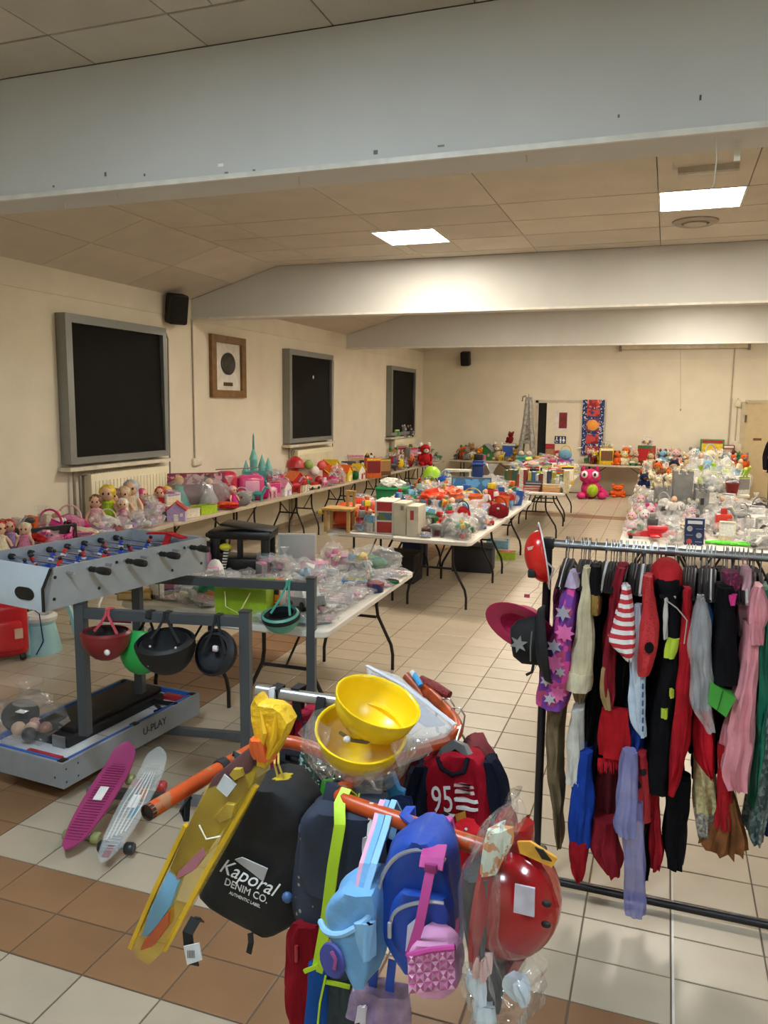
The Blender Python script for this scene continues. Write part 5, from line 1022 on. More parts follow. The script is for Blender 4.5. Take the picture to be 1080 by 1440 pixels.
# red toy plane lying on its white belly
P_ = at_table(918, 758); t = thing('red_toy_plane', 'long red and white toy plane with black nose wheel', 'toy plane', P_, .12); block(P_.x-.1, P_.y, .2); block(P_.x+.14, P_.y+.02, .18)
part(MB().prism([(-.24, .02), (.2, .015), (.24, .06), (.18, .1), (-.1, .085), (-.25, .05)], .1, 'xz', -.05), 'fuselage', plas('#c8262e'), t); part(MB().prism([(-.24, .0), (.2, .0), (.22, .025), (-.24, .028)], .11, 'xz', -.055), 'belly', plas('#e4e0da'), t)
part(MB().rbox((.04, 0, .11), (.2, .06, .05), .02), 'cockpit', plas('#d8434c'), t); part(MB().rbox((.0, 0, .05), (.09, .4, .016), .006), 'wing', plas('#b81f28'), t); part(MB().rbox((.23, 0, .06), (.06, .07, .11), .02), 'tail', mat('#1c1a1c', .5), t)
for y_ in (-.06, .06): part(MB().at((-.22, y_, .022), (math.pi/2, 0, 0)).lathe([(0, -.012), (.02, -.012), (.022, 0), (.02, .012), (0, .012)], 10), 'wheel', mat('#19181a', .5), t)
for px, py, w_, d_, h_, c_, lb, pr in ((1058, 745, .26, .18, .16, '#d9d6d0', 'white instruction box with grey print', ((.2, .8, .5, .8, '#8d8c88'),)), (1040, 750, .14, .1, .15, '#d5cfc8', 'small white and maroon carton', ((.1, .9, .05, .5, '#7d2a2c'),)), (1052, 725, .2, .16, .14, '#dcdad4', 'plain white carton behind the red canister', ()), (1075, 768, .16, .1, .1, '#d8d6d2', 'white box at the table end by the green gloves', ((.2, .9, .3, .7, '#a7a6a2'),))):
    boxat(px, py, w_, d_, h_, .1, c_, lb, pr, grp=G5)
t, _ = boxat(1062, 735, .15, .1, .17, .1, '#e0ded8', 'white boxed gadget with a black square window', ((.2, .55, .3, .75, '#1d1d1f'), (.62, .9, .3, .6, '#2a2a2c')), grp=G5)
feat('plush_toy', 905, 748, .26, ['white', 'pale pink'], 'white and pink plush toy behind the red plane', G5, .2)
feat('plush_toy', 915, 738, .24, ['pale pink', 'hot pink'], 'pale pink plush toy near the grey castle', G5)
feat('folded_cloth', 925, 745, .2, ['red', 'red'], 'coral red fabric toy snake beside the plane', G5, .5)
feat('bagged_toys2', 948, 757, .3, ['grey', 'silver', 'white'], 'clear bag of grey toys in front of the castle', G5)
feat('bagged_toys3', 1000, 748, .28, ['grey', 'silver', 'white'], 'clear bag of silver pieces beside the red canister', G5)
feat('bagged_toys5', 893, 756, .24, ['green', 'black', 'white'], 'clear bag of dark green toys at the table corner', G5)
GW = ['white', 'lime', 'cream', 'light blue', 'white', 'silver']
for px, py, s_ in ((978, 691, .45), (1003, 690, .5), (1036, 690, .48), (958, 689, .36), (992, 678, .55), (1020, 677, .5), (972, 680, .45)):
    P_ = at_table(px, py); k = int(px) % 3
    put('bagged_toys%d' % (1+2*k), P_, px*.3, s_, [['white', 'lime', 'cream'], ['lime', 'white', 'light blue'], ['white', 'cream', 'lime']][k], 'large cloudy bag of %s things heaped on the table' % ['white and lime', 'lime and white', 'white and cream'][k], 'cloudy bags on the right tables', sc=(s_*.8, s_*.8, s_)); block(P_.x, P_.y, s_*.3)
P_ = at_table(1029, 696); put('bucket', P_, 0, .2, ['dark red', 'dark red'], 'small dark red cup on the bag table', G5); block(P_.x, P_.y, .1)
PL = ['white', 'cream', 'pale pink', 'grey', 'beige', 'silver']
scatter(G5, 'on the castle table', -.36, .40, 7.98, 11.6, 60, [(3, 'bagged_toys', (.18, .3), ['grey', 'silver', 'white', 'dark grey']), (2, 'plush_toy', (.18, .28), PL), (1, 'robot', (.18, .26), ['grey', 'silver', 'dark grey'])], seed=31, k=.66)
scatter(G5, 'on the canister table', .46, 1.22, 7.98, 11.6, 70, [(1, 'carton', (.12, .2), ['white', 'cream', 'silver', 'grey']), (3, 'bagged_toys', (.18, .28), ['grey', 'silver', 'white', 'dark grey']), (1, 'packet', (.18, .26), ['white', 'silver', 'grey'])], seed=32, k=.66)
scatter(G5, 'on the plush table', -.4, .36, 13.25, 16.9, 130, [(6, 'plush_toy', (.18, .30), ['white', 'cream', 'white', 'cream', 'grey', 'beige']), (1, 'plush_toy', (.24, .36), ['orange', 'navy', 'brown', 'tan']), (1, 'bagged_toys', (.2, .3), PL)], seed=33, k=.66)
scatter(G5, 'on the bag table', .46, 1.24, 13.25, 16.9, 90, [(4, 'bagged_toys', (.26, .42), GW), (1, 'packet', (.2, .3), GW), (1, 'carton', (.2, .3), ['white', 'grey', 'lime'])], seed=34, k=.66)
# ------------------------------------------------------------------ trinket tables in the foreground
G6 = 'goods on the trinket tables'
P_ = at_table(418, 800); t = thing('white_board', 'small pale grey framed toy board standing upright', 'board', P_, .35); block(P_.x, P_.y, .17)
part(MB().rbox((0, 0, .14), (.29, .02, .27), .006), 'panel', mat('#b8b8b2', .4, var=.03), t)
for a_, b_ in (((-.15, -.014, .0), (-.138, .014, .285)), ((.138, -.014, 0), (.15, .014, .285)), ((-.138, -.014, .272), (.138, .014, .285))): part(MB().box2(a_, b_), 'frame', plas('#cfcfca'), t)
# black toy kitchen
P_ = at_table(343, 802); t = thing('black_toy_kitchen', 'black plastic toy kitchen with arched openings and flat roof', 'toy kitchen', P_, .25); block(P_.x, P_.y, .26)
BK = mat('#121213', .4, var=.05); w_, d_, h_ = .46, .28, .33
part(MB().rbox((0, 0, .06), (w_, d_, .12), .02), 'counter', BK, t)
for x_ in (-.2, .0, .2): part(MB().rbox((x_, -.1, .2), (.07 if x_ else .045, .05, .2), .018), 'pillar', BK, t)
for x_ in (-.2, .2): part(MB().rbox((x_, .1, .2), (.06, .06, .2), .015), 'pillar', BK, t)
part(MB().rbox((0, 0, .3), (w_+.04, d_+.02, .07), .025), 'canopy', BK, t); part(MB().at((.05, 0, .335), (0, .12, 0)).rbox((0, 0, .02), (w_*.9, d_*.9, .02), .008), 'roof', BK, t)
part(MB().rbox((-.25, -.04, .29), (.06, .12, .04), .015), 'shelf', BK, t)
m = MB().strap([(-.09, -.16, .2), (-.1, -.17, .12), (-.12, -.17, .02)], .035, .02, (1, 0, 0)); part(m, 'spring', pattern('spring_stripes', 'stripe', '#1d1c1a', '#d8d4c8', 14), t); part(MB().ico((-.1, -.15, .21), (.05, .035, .03), 2), 'yellow_knob', plas('#d8cf2a'), t)
P_ = at_table(292, 806); t = thing('pink_bottle', 'pink toy bottle with dark cap beside the toy kitchen', 'bottle', P_); part(MB().lathe([(.03, 0), (.032, .14), (.022, .17), (.022, .2), (0, .2)], 12), 'body', plas('#e092b0'), t); part(MB().at((0, 0, .2)).lathe([(.03, 0), (.03, .05), (0, .055)], 12), 'cap', plas('#3a2428'), t); block(P_.x, P_.y, .05)
P_ = at_table(303, 818); t = thing('white_ghost_lamp', 'white domed night light on the kitchen table', 'night light', P_); part(MB().lathe([(.075, 0), (.07, .06), (.055, .12), (.03, .16), (0, .17)], 18), 'dome', mat('#e6e2d8', .5), t); part(MB().lathe([(.085, 0), (.085, .02), (0, .02)], 18), 'base', plas('#d8d4ca'), t); block(P_.x, P_.y, .09)
# lime gift bag and tall orange carton
P_ = at_table(345, 868); t = thing('lime_gift_bag', 'glossy lime green shopping bag lying open', 'bag', P_, .25); block(P_.x, P_.y, .2)
part(MB().add([(-.16, -.09, 0), (.16, -.09, 0), (.16, .09, 0), (-.16, .09, 0), (-.17, -.07, .2), (.15, -.08, .19), (.17, .1, .23), (-.15, .1, .22)], [(0, 3, 2, 1), (0, 1, 5, 4), (1, 2, 6, 5), (2, 3, 7, 6), (3, 0, 4, 7), (4, 5, 6, 7)]), 'bag', mat('#8fae22', .3, var=.15, nscale=6), t); part(MB().rbox((0, .01, .215), (.3, .17, .012), .004), 'green_sheet', mat('#7d8c4a', .35, var=.15), t); part(MB().tube([(-.1, -.09, .18), (-.08, -.14, .1), (0, -.14, .06), (.06, -.1, .18)], .004, 5), 'cord_handle', mat('#e3dfa0', .6), t)
t, _ = boxat(390, 862, .075, .1, .21, .1, '#d47a1e', 'tall orange and black game carton', ((.1, .9, .05, .42, pattern('orange_letters', 'stripe', '#1a1512', '#e0861e', 14)), (.1, .9, .62, .8, '#1c1a18'), (.2, .8, .83, .97, '#d8b83a')), grp=G6)
part(MB().box2((.038, -.045, .01), (.0395, .045, .2)), 'side_print', mat('#d8c9c2', .5), t)
G6P = ['white', 'pale pink', 'white', 'pink', 'cream', 'silver', 'light blue', 'grey']
feat('bagged_toys5', 425, 822, .26, ['white', 'light blue', 'white'], 'clear bag of white and blue sachets by the grey board', G6, .3)
feat('bagged_toys1', 468, 792, .22, ['pink', 'hot pink', 'pale pink'], 'clear bag of pink toys behind the pink boxes', G6)
for px, py, w_, d_, h_, c_, lb in ((442, 803, .22, .13, .07, '#d88fae', 'flat bright pink box on the trinket table'), (480, 798, .17, .12, .1, '#b98aa4', 'mauve carton on the trinket table'), (445, 818, .14, .1, .05, '#b184c4', 'small purple box on the trinket table')):
    boxat(px, py, w_, d_, h_, .4, c_, lb, ((.1, .9, .2, .8, '#e2bccb'),), grp=G6)
P_ = at_table(525, 803); put('bagged_toys2', P_, .4, .4, ['teal', 'green', 'yellow'], 'large round clear bag of teal and green toys', G6, sc=(.42, .34, .26)); block(P_.x, P_.y, .19)
P_ = at_table(505, 822); put('game_box', P_, .3, .05, ['#3a78b8', PIC, '#d8d6cf'], 'flat blue boxed game on the trinket table', G6, sc=(.11, .1, .05)); block(P_.x, P_.y, .14)
P_ = at_table(528, 832); t = thing('navy_tin', 'round navy tin with patterned lid', 'tin', P_); part(MB().lathe([(.055, 0), (.06, .04), (.06, .055), (0, .055)], 20), 'tin', mat('#23285c', .35), t); part(MB().lathe([(.062, .045), (.062, .065), (.05, .07), (0, .07)], 20), 'lid', pattern('tin_lid', 'noise', '#8a4a4a', '#2f2a5c', 20, c3='#b58a5a'), t); block(P_.x, P_.y, .06)
P_ = at_table(548, 822); put('folded_cloth', P_, .2, .1, ['dark grey', 'green'], 'small dark olive cloth at the table edge', G6); block(P_.x, P_.y, .07)
P_ = at_table(455, 886); P_ = Vector((-2.0, 4.2, TZ+.001)); put('packet1', P_, .3, .22, ['light blue', 'lime', 'orange'], 'bright blue and orange snack packet at the near corner', G6); block(P_.x, P_.y, .12)
scatter(G6, 'on the kitchen table', -3.34, -2.66, 4.3, 6.0, 110, [(4, 'packet', (.14, .22), ['white', 'pale pink', 'grey', 'cream', 'black']), (.3, 'bagged_toys', (.14, .2), G6P+['black']), (.3, 'carton', (.1, .14), ['white', 'pink', 'grey'])], seed=42, k=.62)
scatter(G6, 'on the trinket table', -2.54, -1.84, 4.1, 5.8, 150, [(12, 'packet', (.15, .24), G6P), (1, 'bagged_toys', (.1, .16), G6P)], seed=41, k=.5)
# rackets and boxes seen between table football and frame bar
P_ = at_table(232, 836)
for k, (dx, dy, rz, c_, n_) in enumerate(((-.02, 0, .5, '#1a1a1c', 'black'), (.03, -.08, .62, '#23459a', 'blue'), (.06, .1, .45, '#b9b9b4', 'silver'))):
    t = thing('badminton_racket', n_+' badminton racket lying on the kitchen table', 'racket', P_+Vector((dx, dy, .01+.03*k)), rz, 'rackets on the kitchen table')
    part(MB().tube([(-.3, 0, .01), (-.12, 0, .01)], .014, 8), 'grip', mat('#19191a', .7), t); part(MB().tube([(-.12, 0, .01), (.1, 0, .01)], .006, 6), 'shaft', plas(c_), t)
    part(MB().tube([(.22+.13*math.cos(a), .1*math.sin(a), .01) for a in [2*math.pi*q/24 for q in range(24)]], .006, 6, True), 'head_frame', plas(c_), t)
    m = MB()
    for q in range(-3, 4): m.tube([(.22+q*.03, -.09*math.sqrt(max(0, 1-(q*.03/.13)**2)), .01), (.22+q*.03, .09*math.sqrt(max(0, 1-(q*.03/.13)**2)), .01)], .0012, 4)
    so = part(m, 'strings', mat('#d9d6cc', .5), t); so['kind'] = 'stuff'
boxat(190, 842, .22, .1, .06, .5, '#c9a75a', 'flat wood-tone domino box beside the rackets', ((.05, .95, .2, .8, '#e0c890'),), grp=G6)
# ------------------------------------------------------------------ things on the floor under the table football
P_ = PX(12, 928, z=0); t = thing('red_suitcase', 'red ride-on toy suitcase with small black wheels', 'suitcase', P_, .9)
part(MB().rbox((0, 0, .26), (.3, .2, .44), .06, 3), 'shell', plas('#c02026', .3), t); part(MB().rbox((.0, -.1, .22), (.2, .06, .24), .03), 'front_bulge', plas('#cc2a2e', .3), t); part(MB().box2((.04, -.134, .2), (.1, -.129, .28)), 'sticker', mat('#d9b89a', .6), t)
for x_ in (-.1, .1): part(MB().at((x_, -.06, .035), (0, math.pi/2, 0)).lathe([(0, -.02), (.03, -.02), (.035, 0), (.03, .02), (0, .02)], 12), 'wheel', mat('#1a1a1a', .5), t)
part(MB().strap([(.12, 0, .47), (.24, -.02, .35), (.26, -.02, .12), (.2, -.03, .02)], .03, .006, (0, 1, 0)), 'strap', cloth('#1f2c6a'), t); part(MB().tube([(-.08, 0, .47), (-.08, 0, .53), (.08, 0, .53), (.08, 0, .47)], .014, 8), 'handle', plas('#8f1a20'), t)
P_ = PX(57, 915, z=0); t = thing('mint_potty_stool', 'mint green toddler stool with white seat ring', 'stool', P_)
MI = plas('#9cc6c9'); part(MB().lathe([(.17, 0), (.17, .015), (.12, .24), (.13, .25), (.13, .27), (0, .27)], 22), 'body', MI, t); part(MB().at((0, 0, .27)).lathe([(.14, 0), (.145, .03), (.11, .05), (.08, .04), (.08, .01)], 22), 'seat_ring', plas('#d9d6cf'), t); part(MB().tube([(.02, -.17, .02), (.02, -.15, .32)], [.03, .018], 10), 'front_leg', MI, t)
P_ = PX(98, 898, z=0); t = thing('mint_chair', 'mint green plastic child chair with curved leg', 'chair', P_, .4)
part(MB().strap([(-.02, 0, .36), (.03, 0, .2), (.05, 0, .06), (.09, 0, .015), (.14, 0, .03)], .05, .03, (0, 1, 0)), 'leg', MI, t); part(MB().strap([(-.3, .3, .36), (-.3, .32, .2), (-.3, .34, 0)], .05, .03, (1, 0, 0)), 'leg', MI, t); part(MB().rbox((-.16, .16, .37), (.34, .36, .025), .012), 'seat', MI, t); part(MB().rbox((-.16, .34, .5), (.32, .025, .26), .012), 'backrest', MI, t)
P_ = PX(172, 905, z=0); t = thing('doll_pram', 'white tube doll pram frame behind the red helmet', 'doll pram', P_, .2)
for x_ in (-.15, .15): part(MB().tube([(x_, -.1, .05), (x_, -.1, .35), (x_, .05, .5)], .012, 8), 'tube', plas('#d9d6cf'), t)
part(MB().tube([(-.15, -.1, .2), (.15, -.1, .2)], .012, 8), 'cross_tube', plas('#d9d6cf'), t); part(MB().rbox((0, .05, .2), (.28, .26, .04), .015), 'seat_cloth', cloth('#7c2430'), t)
for x_ in (-.17, .17):
    for y_ in (-.1, .2): part(MB().at((x_, y_, .05), (0, math.pi/2, 0)).lathe([(0, -.012), (.045, -.012), (.05, 0), (.045, .012), (0, .012)], 12), 'wheel', plas('#3a3a3c'), t)
for y_ in (.2,): part(MB().tube([(-.15, y_, .05), (.15, y_, .05)], .008, 6), 'axle', plas('#d9d6cf'), t); part(MB().tube([(-.15, -.1, .05), (.15, -.1, .05)], .008, 6), 'axle', plas('#d9d6cf'), t); part(MB().tube([(-.15, .05, .5), (.15, .05, .5)], .012, 8), 'push_bar', plas('#d9d6cf'), t); part(MB().tube([(-.15, .2, .05), (-.15, 0, .25)], .01, 6), 'stay', plas('#d9d6cf'), t); part(MB().tube([(.15, .2, .05), (.15, 0, .25)], .01, 6), 'stay', plas('#d9d6cf'), t)
# clear bag of small balls on the tray corner
P_ = tray(-.44, .2, TH-.02)
t = thing('ball_bag', 'clear plastic bag with wooden balls and a black disc on the tray', 'toy bag', P_)
for k, (x_, y_, c_) in enumerate(((0, 0, '#c9ab94'), (.07, .03, '#8a5a4a'), (-.03, .06, '#b98a8a'), (.04, -.06, '#3a3638'), (-.07, -.02, '#caa88c'))): part(MB().ico((x_, y_, .05), .04, 2), 'ball', plas(c_), t)
part(MB().at((-.12, .05, .09), (.5, .4, 0)).lathe([(0, 0), (.1, 0), (.1, .02), (.06, .02), (0, .015)], 20), 'disc', mat('#19191b', .4), t); part(MB().box((-.1, .04, .122), (.06, .04, .003)), 'price_tag', mat('#e3e1dd', .6), t)
THIN = film('thin_film', haze=.05); part(MB().ico((-.02, .01, .1), (.2, .17, .13), 3, .45, 3, 5, .75), 'film', THIN, t, 22); part(MB().at((-.04, .05, 0)).lathe([(.1, .19), (.05, .24), (.08, .31)], 9), 'film_neck', THIN, t, 20)

# second layers on the heaped tables
PB = [(3, 'bagged_toys', (.16, .24), PK), (2, 'packet', (.18, .26), PK), (1, 'folded_cloth', (.16, .22), PK)]
pile(G1, 'near the first window', 16, PB, 1); pile(G1, 'on the medal-side wall table', 20, PB, 2); pile(G1, 'by the second window', 20, PB, 3)
PO = [(3, 'bagged_toys', (.18, .28), OL), (1, 'plush_toy', (.2, .3), OL), (1, 'packet', (.2, .28), OL)]
pile(G1, 'by the third window', 26, PO, 4); pile(G2, 'near the corner', 10, PO, 5); pile(G2, 'under the screen case', 10, PO, 6)
PC = [(3, 'bagged_toys', (.16, .26), CM), (1, 'toy_car', (.08, .12), CM), (1, 'packet', (.2, .26), CM), (1, 'robot', (.16, .22), CM)]
pile(G3, 'on the carton table', 14, PC, 7); pile(G3, 'on the bucket table', 14, PC, 8); pile(G3, 'on the further centre table', 22, PC, 9)
PG = [(2, 'game_box', (.06, .08), GM), (2, 'bagged_toys', (.18, .26), GM), (1, 'packet', (.2, .28), GM)]
pile(G4, 'on the book table', 20, PG, 10); pile(G4, 'on the second book table', 22, PG, 11)
PW = [(3, 'bagged_toys', (.16, .26), ['white', 'grey', 'silver', 'cream']), (1, 'packet', (.18, .24), ['white', 'silver', 'grey'])]
pile(G5, 'on the castle table', 6, PW, 12); pile(G5, 'on the canister table', 8, PW, 13); pile(G5, 'on the bag table', 24, [(3, 'bagged_toys', (.26, .4), GW)], 14); pile(G5, 'on the plush table', 12, PW, 15)
pile(G6, 'on the trinket table', 24, [(4, 'packet', (.12, .18), G6P), (1, 'bagged_toys', (.1, .15), G6P)], 16); pile(G6, 'on the kitchen table', 20, [(4, 'packet', (.14, .2), G6P)], 17)
# ------------------------------------------------------------------ cloth helpers
def lerp_rows(rows, step=6):
    out = []
    for (y0, a0, b0), (y1, a1, b1) in zip(rows[:-1], rows[1:]):
        n = max(1, int(abs(y1-y0)/step))
        for k in range(n):
            u = k/n; out.append((y0+(y1-y0)*u, a0+(a1-a0)*u, b0+(b1-b0)*u))
    out.append(rows[-1])
    for _ in range(2):
        out = [out[0]]+[tuple((out[i-1][j]+2*out[i][j]+out[i+1][j])/4 for j in range(3)) for i in range(1, len(out)-1)]+[out[-1]]
    return out
def drape(mb, rows, Y, depth, pleat=.16, npl=7, n=36, seed=0, pw=2.6, wob=.006, jag=0):
    """hanging cloth body: rows of (photo y, left x, right x) at the depth plane Y, real thickness `depth` behind it"""
    rows = lerp_rows(rows); rings = []
    for r, (py, xl, xr) in enumerate(rows):
        A, B = PX(xl, py, Y=Y), PX(xr, py, Y=Y); cx, hw = (A.x+B.x)/2, max(.004, (B.x-A.x)/2); zz = (A.z+B.z)/2; ring = []
        tt = r/max(1, len(rows)-1)
        for k in range(n):
            a = 2*math.pi*k/n; c, s = math.cos(a), math.sin(a)
            q = (abs(c)**pw+abs(s)**pw)**(-1/pw)
            f = 1+pleat*(.35+.65*tt)*math.sin(npl*a+seed+1.2*math.sin(zz*9+seed))
            d = noise.noise(Vector((cx*6+c*1.7, s*1.7+seed, zz*9)))*wob*2
            ring.append((cx+(hw*q*c)*f+d, Y+depth/2+depth/2*q*s*f+d, zz+(jag*math.sin(11*a+seed)*(1 if r == len(rows)-1 else 0))))
        rings.append(ring)
    vs = [p for ring in rings for p in ring]; R_ = len(rings)
    fs = [(i*n+k, i*n+(k+1) % n, (i+1)*n+(k+1) % n, (i+1)*n+k) for i in range(R_-1) for k in range(n)]
    fs += [tuple(range(n))[::-1], tuple((R_-1)*n+k for k in range(n))]
    mb.add(vs, fs); return mb
# ------------------------------------------------------------------ clothes rail
RY = 3.225; RZ = 1.498
CHR = mat('#a6a8aa', .25, metal=.85, var=.03); DKM = mat('#2b2a2d', .35, metal=.5, var=.05)
xl_ = PX(766, 900, Y=RY).x; xr_ = 1.62
t = wthing('clothes_rail', 'chrome clothes rail on a dark base packed with costumes', 'clothes rack', ((xl_+xr_)/2, RY, 0))
part(MB().tube([(xl_, RY, RZ), (xr_, RY, RZ)], .0165, 12), 'hanging_bar', CHR, t)
for x_ in (xl_, xr_):
    part(MB().tube([(x_, RY, .03), (x_, RY, RZ+.01)], .0175, 12), 'upright', DKM, t); part(MB().tube([(x_, RY-.24, .028), (x_, RY+.24, .028)], .018, 10), 'foot', DKM, t)
    part(MB().rbox((x_, RY, RZ), (.05, .05, .05), .012), 'joint', mat('#161618', .5), t)
part(MB().tube([(xl_, RY, .03), (xr_, RY, .03)], .017, 12), 'base_bar', DKM, t); part(MB().tube([(.02, RY, RZ), (.06, RY, RZ)], .02, 12), 'collar', mat('#8f9194', .3, metal=.8), t)
HK = mat('#b5b7ba', .25, metal=.9)
def hanger(x, col='#17161a', rz=0, parent=None):
    m = MB().tube([(x, RY-.018, RZ+.002), (x, RY-.012, RZ+.024), (x, RY+.008, RZ+.03), (x, RY+.022, RZ+.012), (x, RY+.016, RZ-.014), (x, RY, RZ-.035), (x, RY, RZ-.07)], .0022, 5); part(m, 'hanger_hook', HK, parent)
    m = MB().tube([(x, RY, RZ-.065), (x-.004, RY-.09, RZ-.1), (x-.006, RY-.17, RZ-.145)], [.01, .009, .008], 7).tube([(x, RY, RZ-.065), (x+.004, RY+.09, RZ-.1), (x+.006, RY+.17, RZ-.145)], [.01, .009, .008], 7); part(m, 'hanger', mat(col, .4), parent)
GRP = 'costumes on the clothes rail'
def garment(name, label, hx, parts, cat='costume', hang='#17161a'):
    """hx: photo x of the hanger on the bar; parts: (part name, material, rows, Y, depth, kw)"""
    x = PX(hx, 775, Y=RY).x
    t = wthing(name, label, cat, (x, RY, RZ-.2), GRP); hanger(x, hang, 0, t)
    for nm, m, rows, Y, dp, *kw in parts: part(drape(MB(), rows, Y, dp, seed=hx, **(kw[0] if kw else {})), nm, m, t, 60)
    return t
F = 3.03                           # front face of the hanging clothes
STAR = pattern('star_print', 'cells', '#7a3a9a', '#d84a9c', 26, c3='#c04a78', thr=.42)
garment('star_dress', 'purple and pink star print dress at the end of the rail', 806, [('dress', STAR, [(812, 799, 811), (850, 786, 812), (900, 771, 806), (950, 758, 801), (990, 750, 797), (1000, 752, 794)], F, .2, {'pleat': .05}), ('yoke', cloth('#b9a9c4'), [(806, 800, 808), (818, 796, 812), (828, 795, 813)], F-.01, .1, {'pleat': .03})])
o = [q for q in COL.objects if q.name == 'star_dress'][0]
m = MB(); SI = mat('#c3c1d2', .3, metal=.4)
for px, py, r_ in ((792, 862, 12), (779, 909, 11), (768, 957, 9), (788, 945, 8), (773, 983, 9)):
    P_ = PX(px, py, Y=F-.008); rr = r_*3.1/FPX; pts = []
    for k in range(12): a = math.pi*k/6; q = rr if k % 2 == 0 else rr*.5; pts.append((P_.x+q*math.sin(a), P_.z+q*math.cos(a)))
    mm_ = MB().prism(pts, .006, 'xz', P_.y-.004); part(mm_, 'silver_star', SI, o)
for px, py, r_ in ((794, 890, 14), (779, 933, 15), (784, 976, 13)):
    P_ = PX(px, py, Y=F-.004); rr = r_*3.1/FPX; pts = []
    for k in range(16): a = math.pi*k/8; q = rr if k % 2 == 0 else rr*.6; pts.append((P_.x+q*math.sin(a), P_.z+q*math.cos(a)))
    part(MB().prism(pts, .005, 'xz', P_.y-.004), 'pink_star', cloth('#df6fa6'), o)
garment('dark_purple_dress', 'dark purple sequin dress behind the star dress', 796, [('dress', pattern('plum_sequin', 'cells', '#4a2140', '#6e2f5c', 60, c3='#8a3a5c', rough=.4), [(803, 785, 797), (840, 776, 799), (880, 774, 796), (930, 772, 792)], F+.16, .16)])
garment('khaki_trousers', 'khaki trousers hanging below the star dress', 800, [('trousers', cloth('#7a6a50'), [(830, 790, 806), (900, 780, 806), (985, 768, 794), (1030, 766, 792), (1080, 766, 790), (1130, 772, 790), (1165, 778, 789), (1195, 782, 788)], F+.1, .13)])
garment('cream_shirt', 'cream shirt with a long turned-back cuff', 824, [('sleeve', cloth('#cbbf9e'), [(800, 819, 830), (850, 814, 832), (900, 807, 832), (950, 800, 831), (962, 797, 830)], F, .09, {'pleat': .06}), ('cuff', cloth('#d5c9aa'), [(950, 798, 831), (962, 796, 831), (975, 794, 828)], F-.006, .1, {'pleat': .02}), ('shirt_body', cloth('#c4b48c'), [(815, 816, 830), (900, 806, 830), (970, 803, 828), (992, 806, 822), (1000, 810, 818)], F+.1, .22)])
garment('gold_cuff_jacket', 'black costume jacket with a metallic gold cuff', 838, [('sleeve', cloth('#131215'), [(798, 830, 844), (840, 829, 846), (842, 830, 845)], F, .08, {'pleat': .05}), ('gold_cuff', mat('#b59a5c', .25, metal=.8, var=.2), [(838, 830, 844), (850, 829, 845), (866, 829, 843)], F-.005, .09, {'pleat': .03}), ('jacket_body', cloth('#151416'), [(802, 830, 848), (870, 828, 850), (960, 830, 848), (1060, 820, 846), (1100, 822, 842)], F+.1, .2)])
garment('white_trousers', 'white trousers with small dark buttons', 818, [('trousers', cloth('#d2cfc6'), [(1000, 802, 820), (1040, 797, 818), (1080, 796, 817), (1106, 796, 814)], F+.02, .1)])
garment('blue_red_tights', 'blue costume tights ending in red boots', 828, [('tights', cloth('#1d3f9a'), [(1060, 812, 832), (1105, 802, 832), (1150, 800, 832), (1194, 800, 828)], F+.02, .12), ('boots', cloth('#9c1a24'), [(1188, 800, 826), (1205, 799, 824), (1232, 800, 822), (1243, 809, 817)], F+.01, .13)])
garment('red_gold_coat', 'dark red quilted coat with a tan edge', 868, [('coat', cloth('#84202c'), [(800, 866, 880), (850, 858, 872), (900, 848, 868), (950, 846, 864), (990, 845, 862), (1002, 850, 858)], F+.02, .16), ('tan_edge', cloth('#a3875a'), [(940, 847, 853), (960, 845, 852), (985, 845, 856), (1000, 850, 858)], F+.008, .03, {'pleat': .01})])
STR = pattern('red_white_stripes', 'stripe', '#c22a38', '#e6e2de', 9.2, axis='Z', thr=.5)
garment('striped_sleeve_top', 'red and white striped pirate top over black trousers', 880, [('sleeve', STR, [(826, 873, 884), (850, 869, 889), (880, 861, 893), (905, 854, 894), (920, 868, 893), (928, 880, 890)], F-.02, .1, {'pleat': .05, 'jag': .012}), ('trousers', cloth('#121114'), [(900, 866, 892), (950, 864, 892), (1000, 860, 886), (1012, 862, 884)], F+.08, .16)])
garment('red_scarf', 'red fringed scarf hanging below the black trousers', 872, [('scarf', cloth('#a81a22'), [(1000, 846, 884), (1040, 844, 884), (1068, 842, 884)], F+.02, .05)])
o = [q for q in COL.objects if q.name == 'red_scarf'][0]; m = MB(); r_ = random.Random(3)
for k in range(26):
    px = 842+42*k/25; A = PX(px, 1066, Y=F+.04); B = PX(px+r_.uniform(-2, 3), 1080+r_.uniform(0, 9), Y=F+.03); m.tube([A, (A+B)/2+Vector((r_.uniform(-.004, .004), 0, 0)), B], [.0035, .003, .001], 5)
fr = part(m, 'fringe', cloth('#b8202a'), o); fr['kind'] = 'stuff'
garment('maroon_leggings', 'maroon costume leggings with a soft bootee', 860, [('leg', cloth('#5c1d22'), [(1070, 838, 874), (1130, 832, 870), (1180, 830, 866)], F+.12, .12), ('bootee', cloth('#8a1f2a'), [(1160, 834, 862), (1195, 828, 868), (1220, 838, 874), (1236, 852, 870)], F+.03, .16)])
garment('pale_blue_tabard', 'pale blue tabard with dashed edge and pointed hem', 902, [('tabard', cloth('#bcc9d8'), [(850, 894, 902), (940, 886, 908), (1000, 885, 908), (1025, 888, 908), (1038, 900, 907)], F+.02, .03, {'pleat': .03}), ('blue_skirt', cloth('#2a4aa8'), [(990, 882, 906), (1030, 880, 905), (1060, 880, 902)], F+.08, .12)])
o = [q for q in COL.objects if q.name == 'pale_blue_tabard'][0]
for k in range(6):
    P_ = PX(904, 965+k*12, Y=F+.015); part(MB().box((P_.x, P_.y, P_.z), (.006, .006, .02)), 'dash', cloth('#44577c'), o)
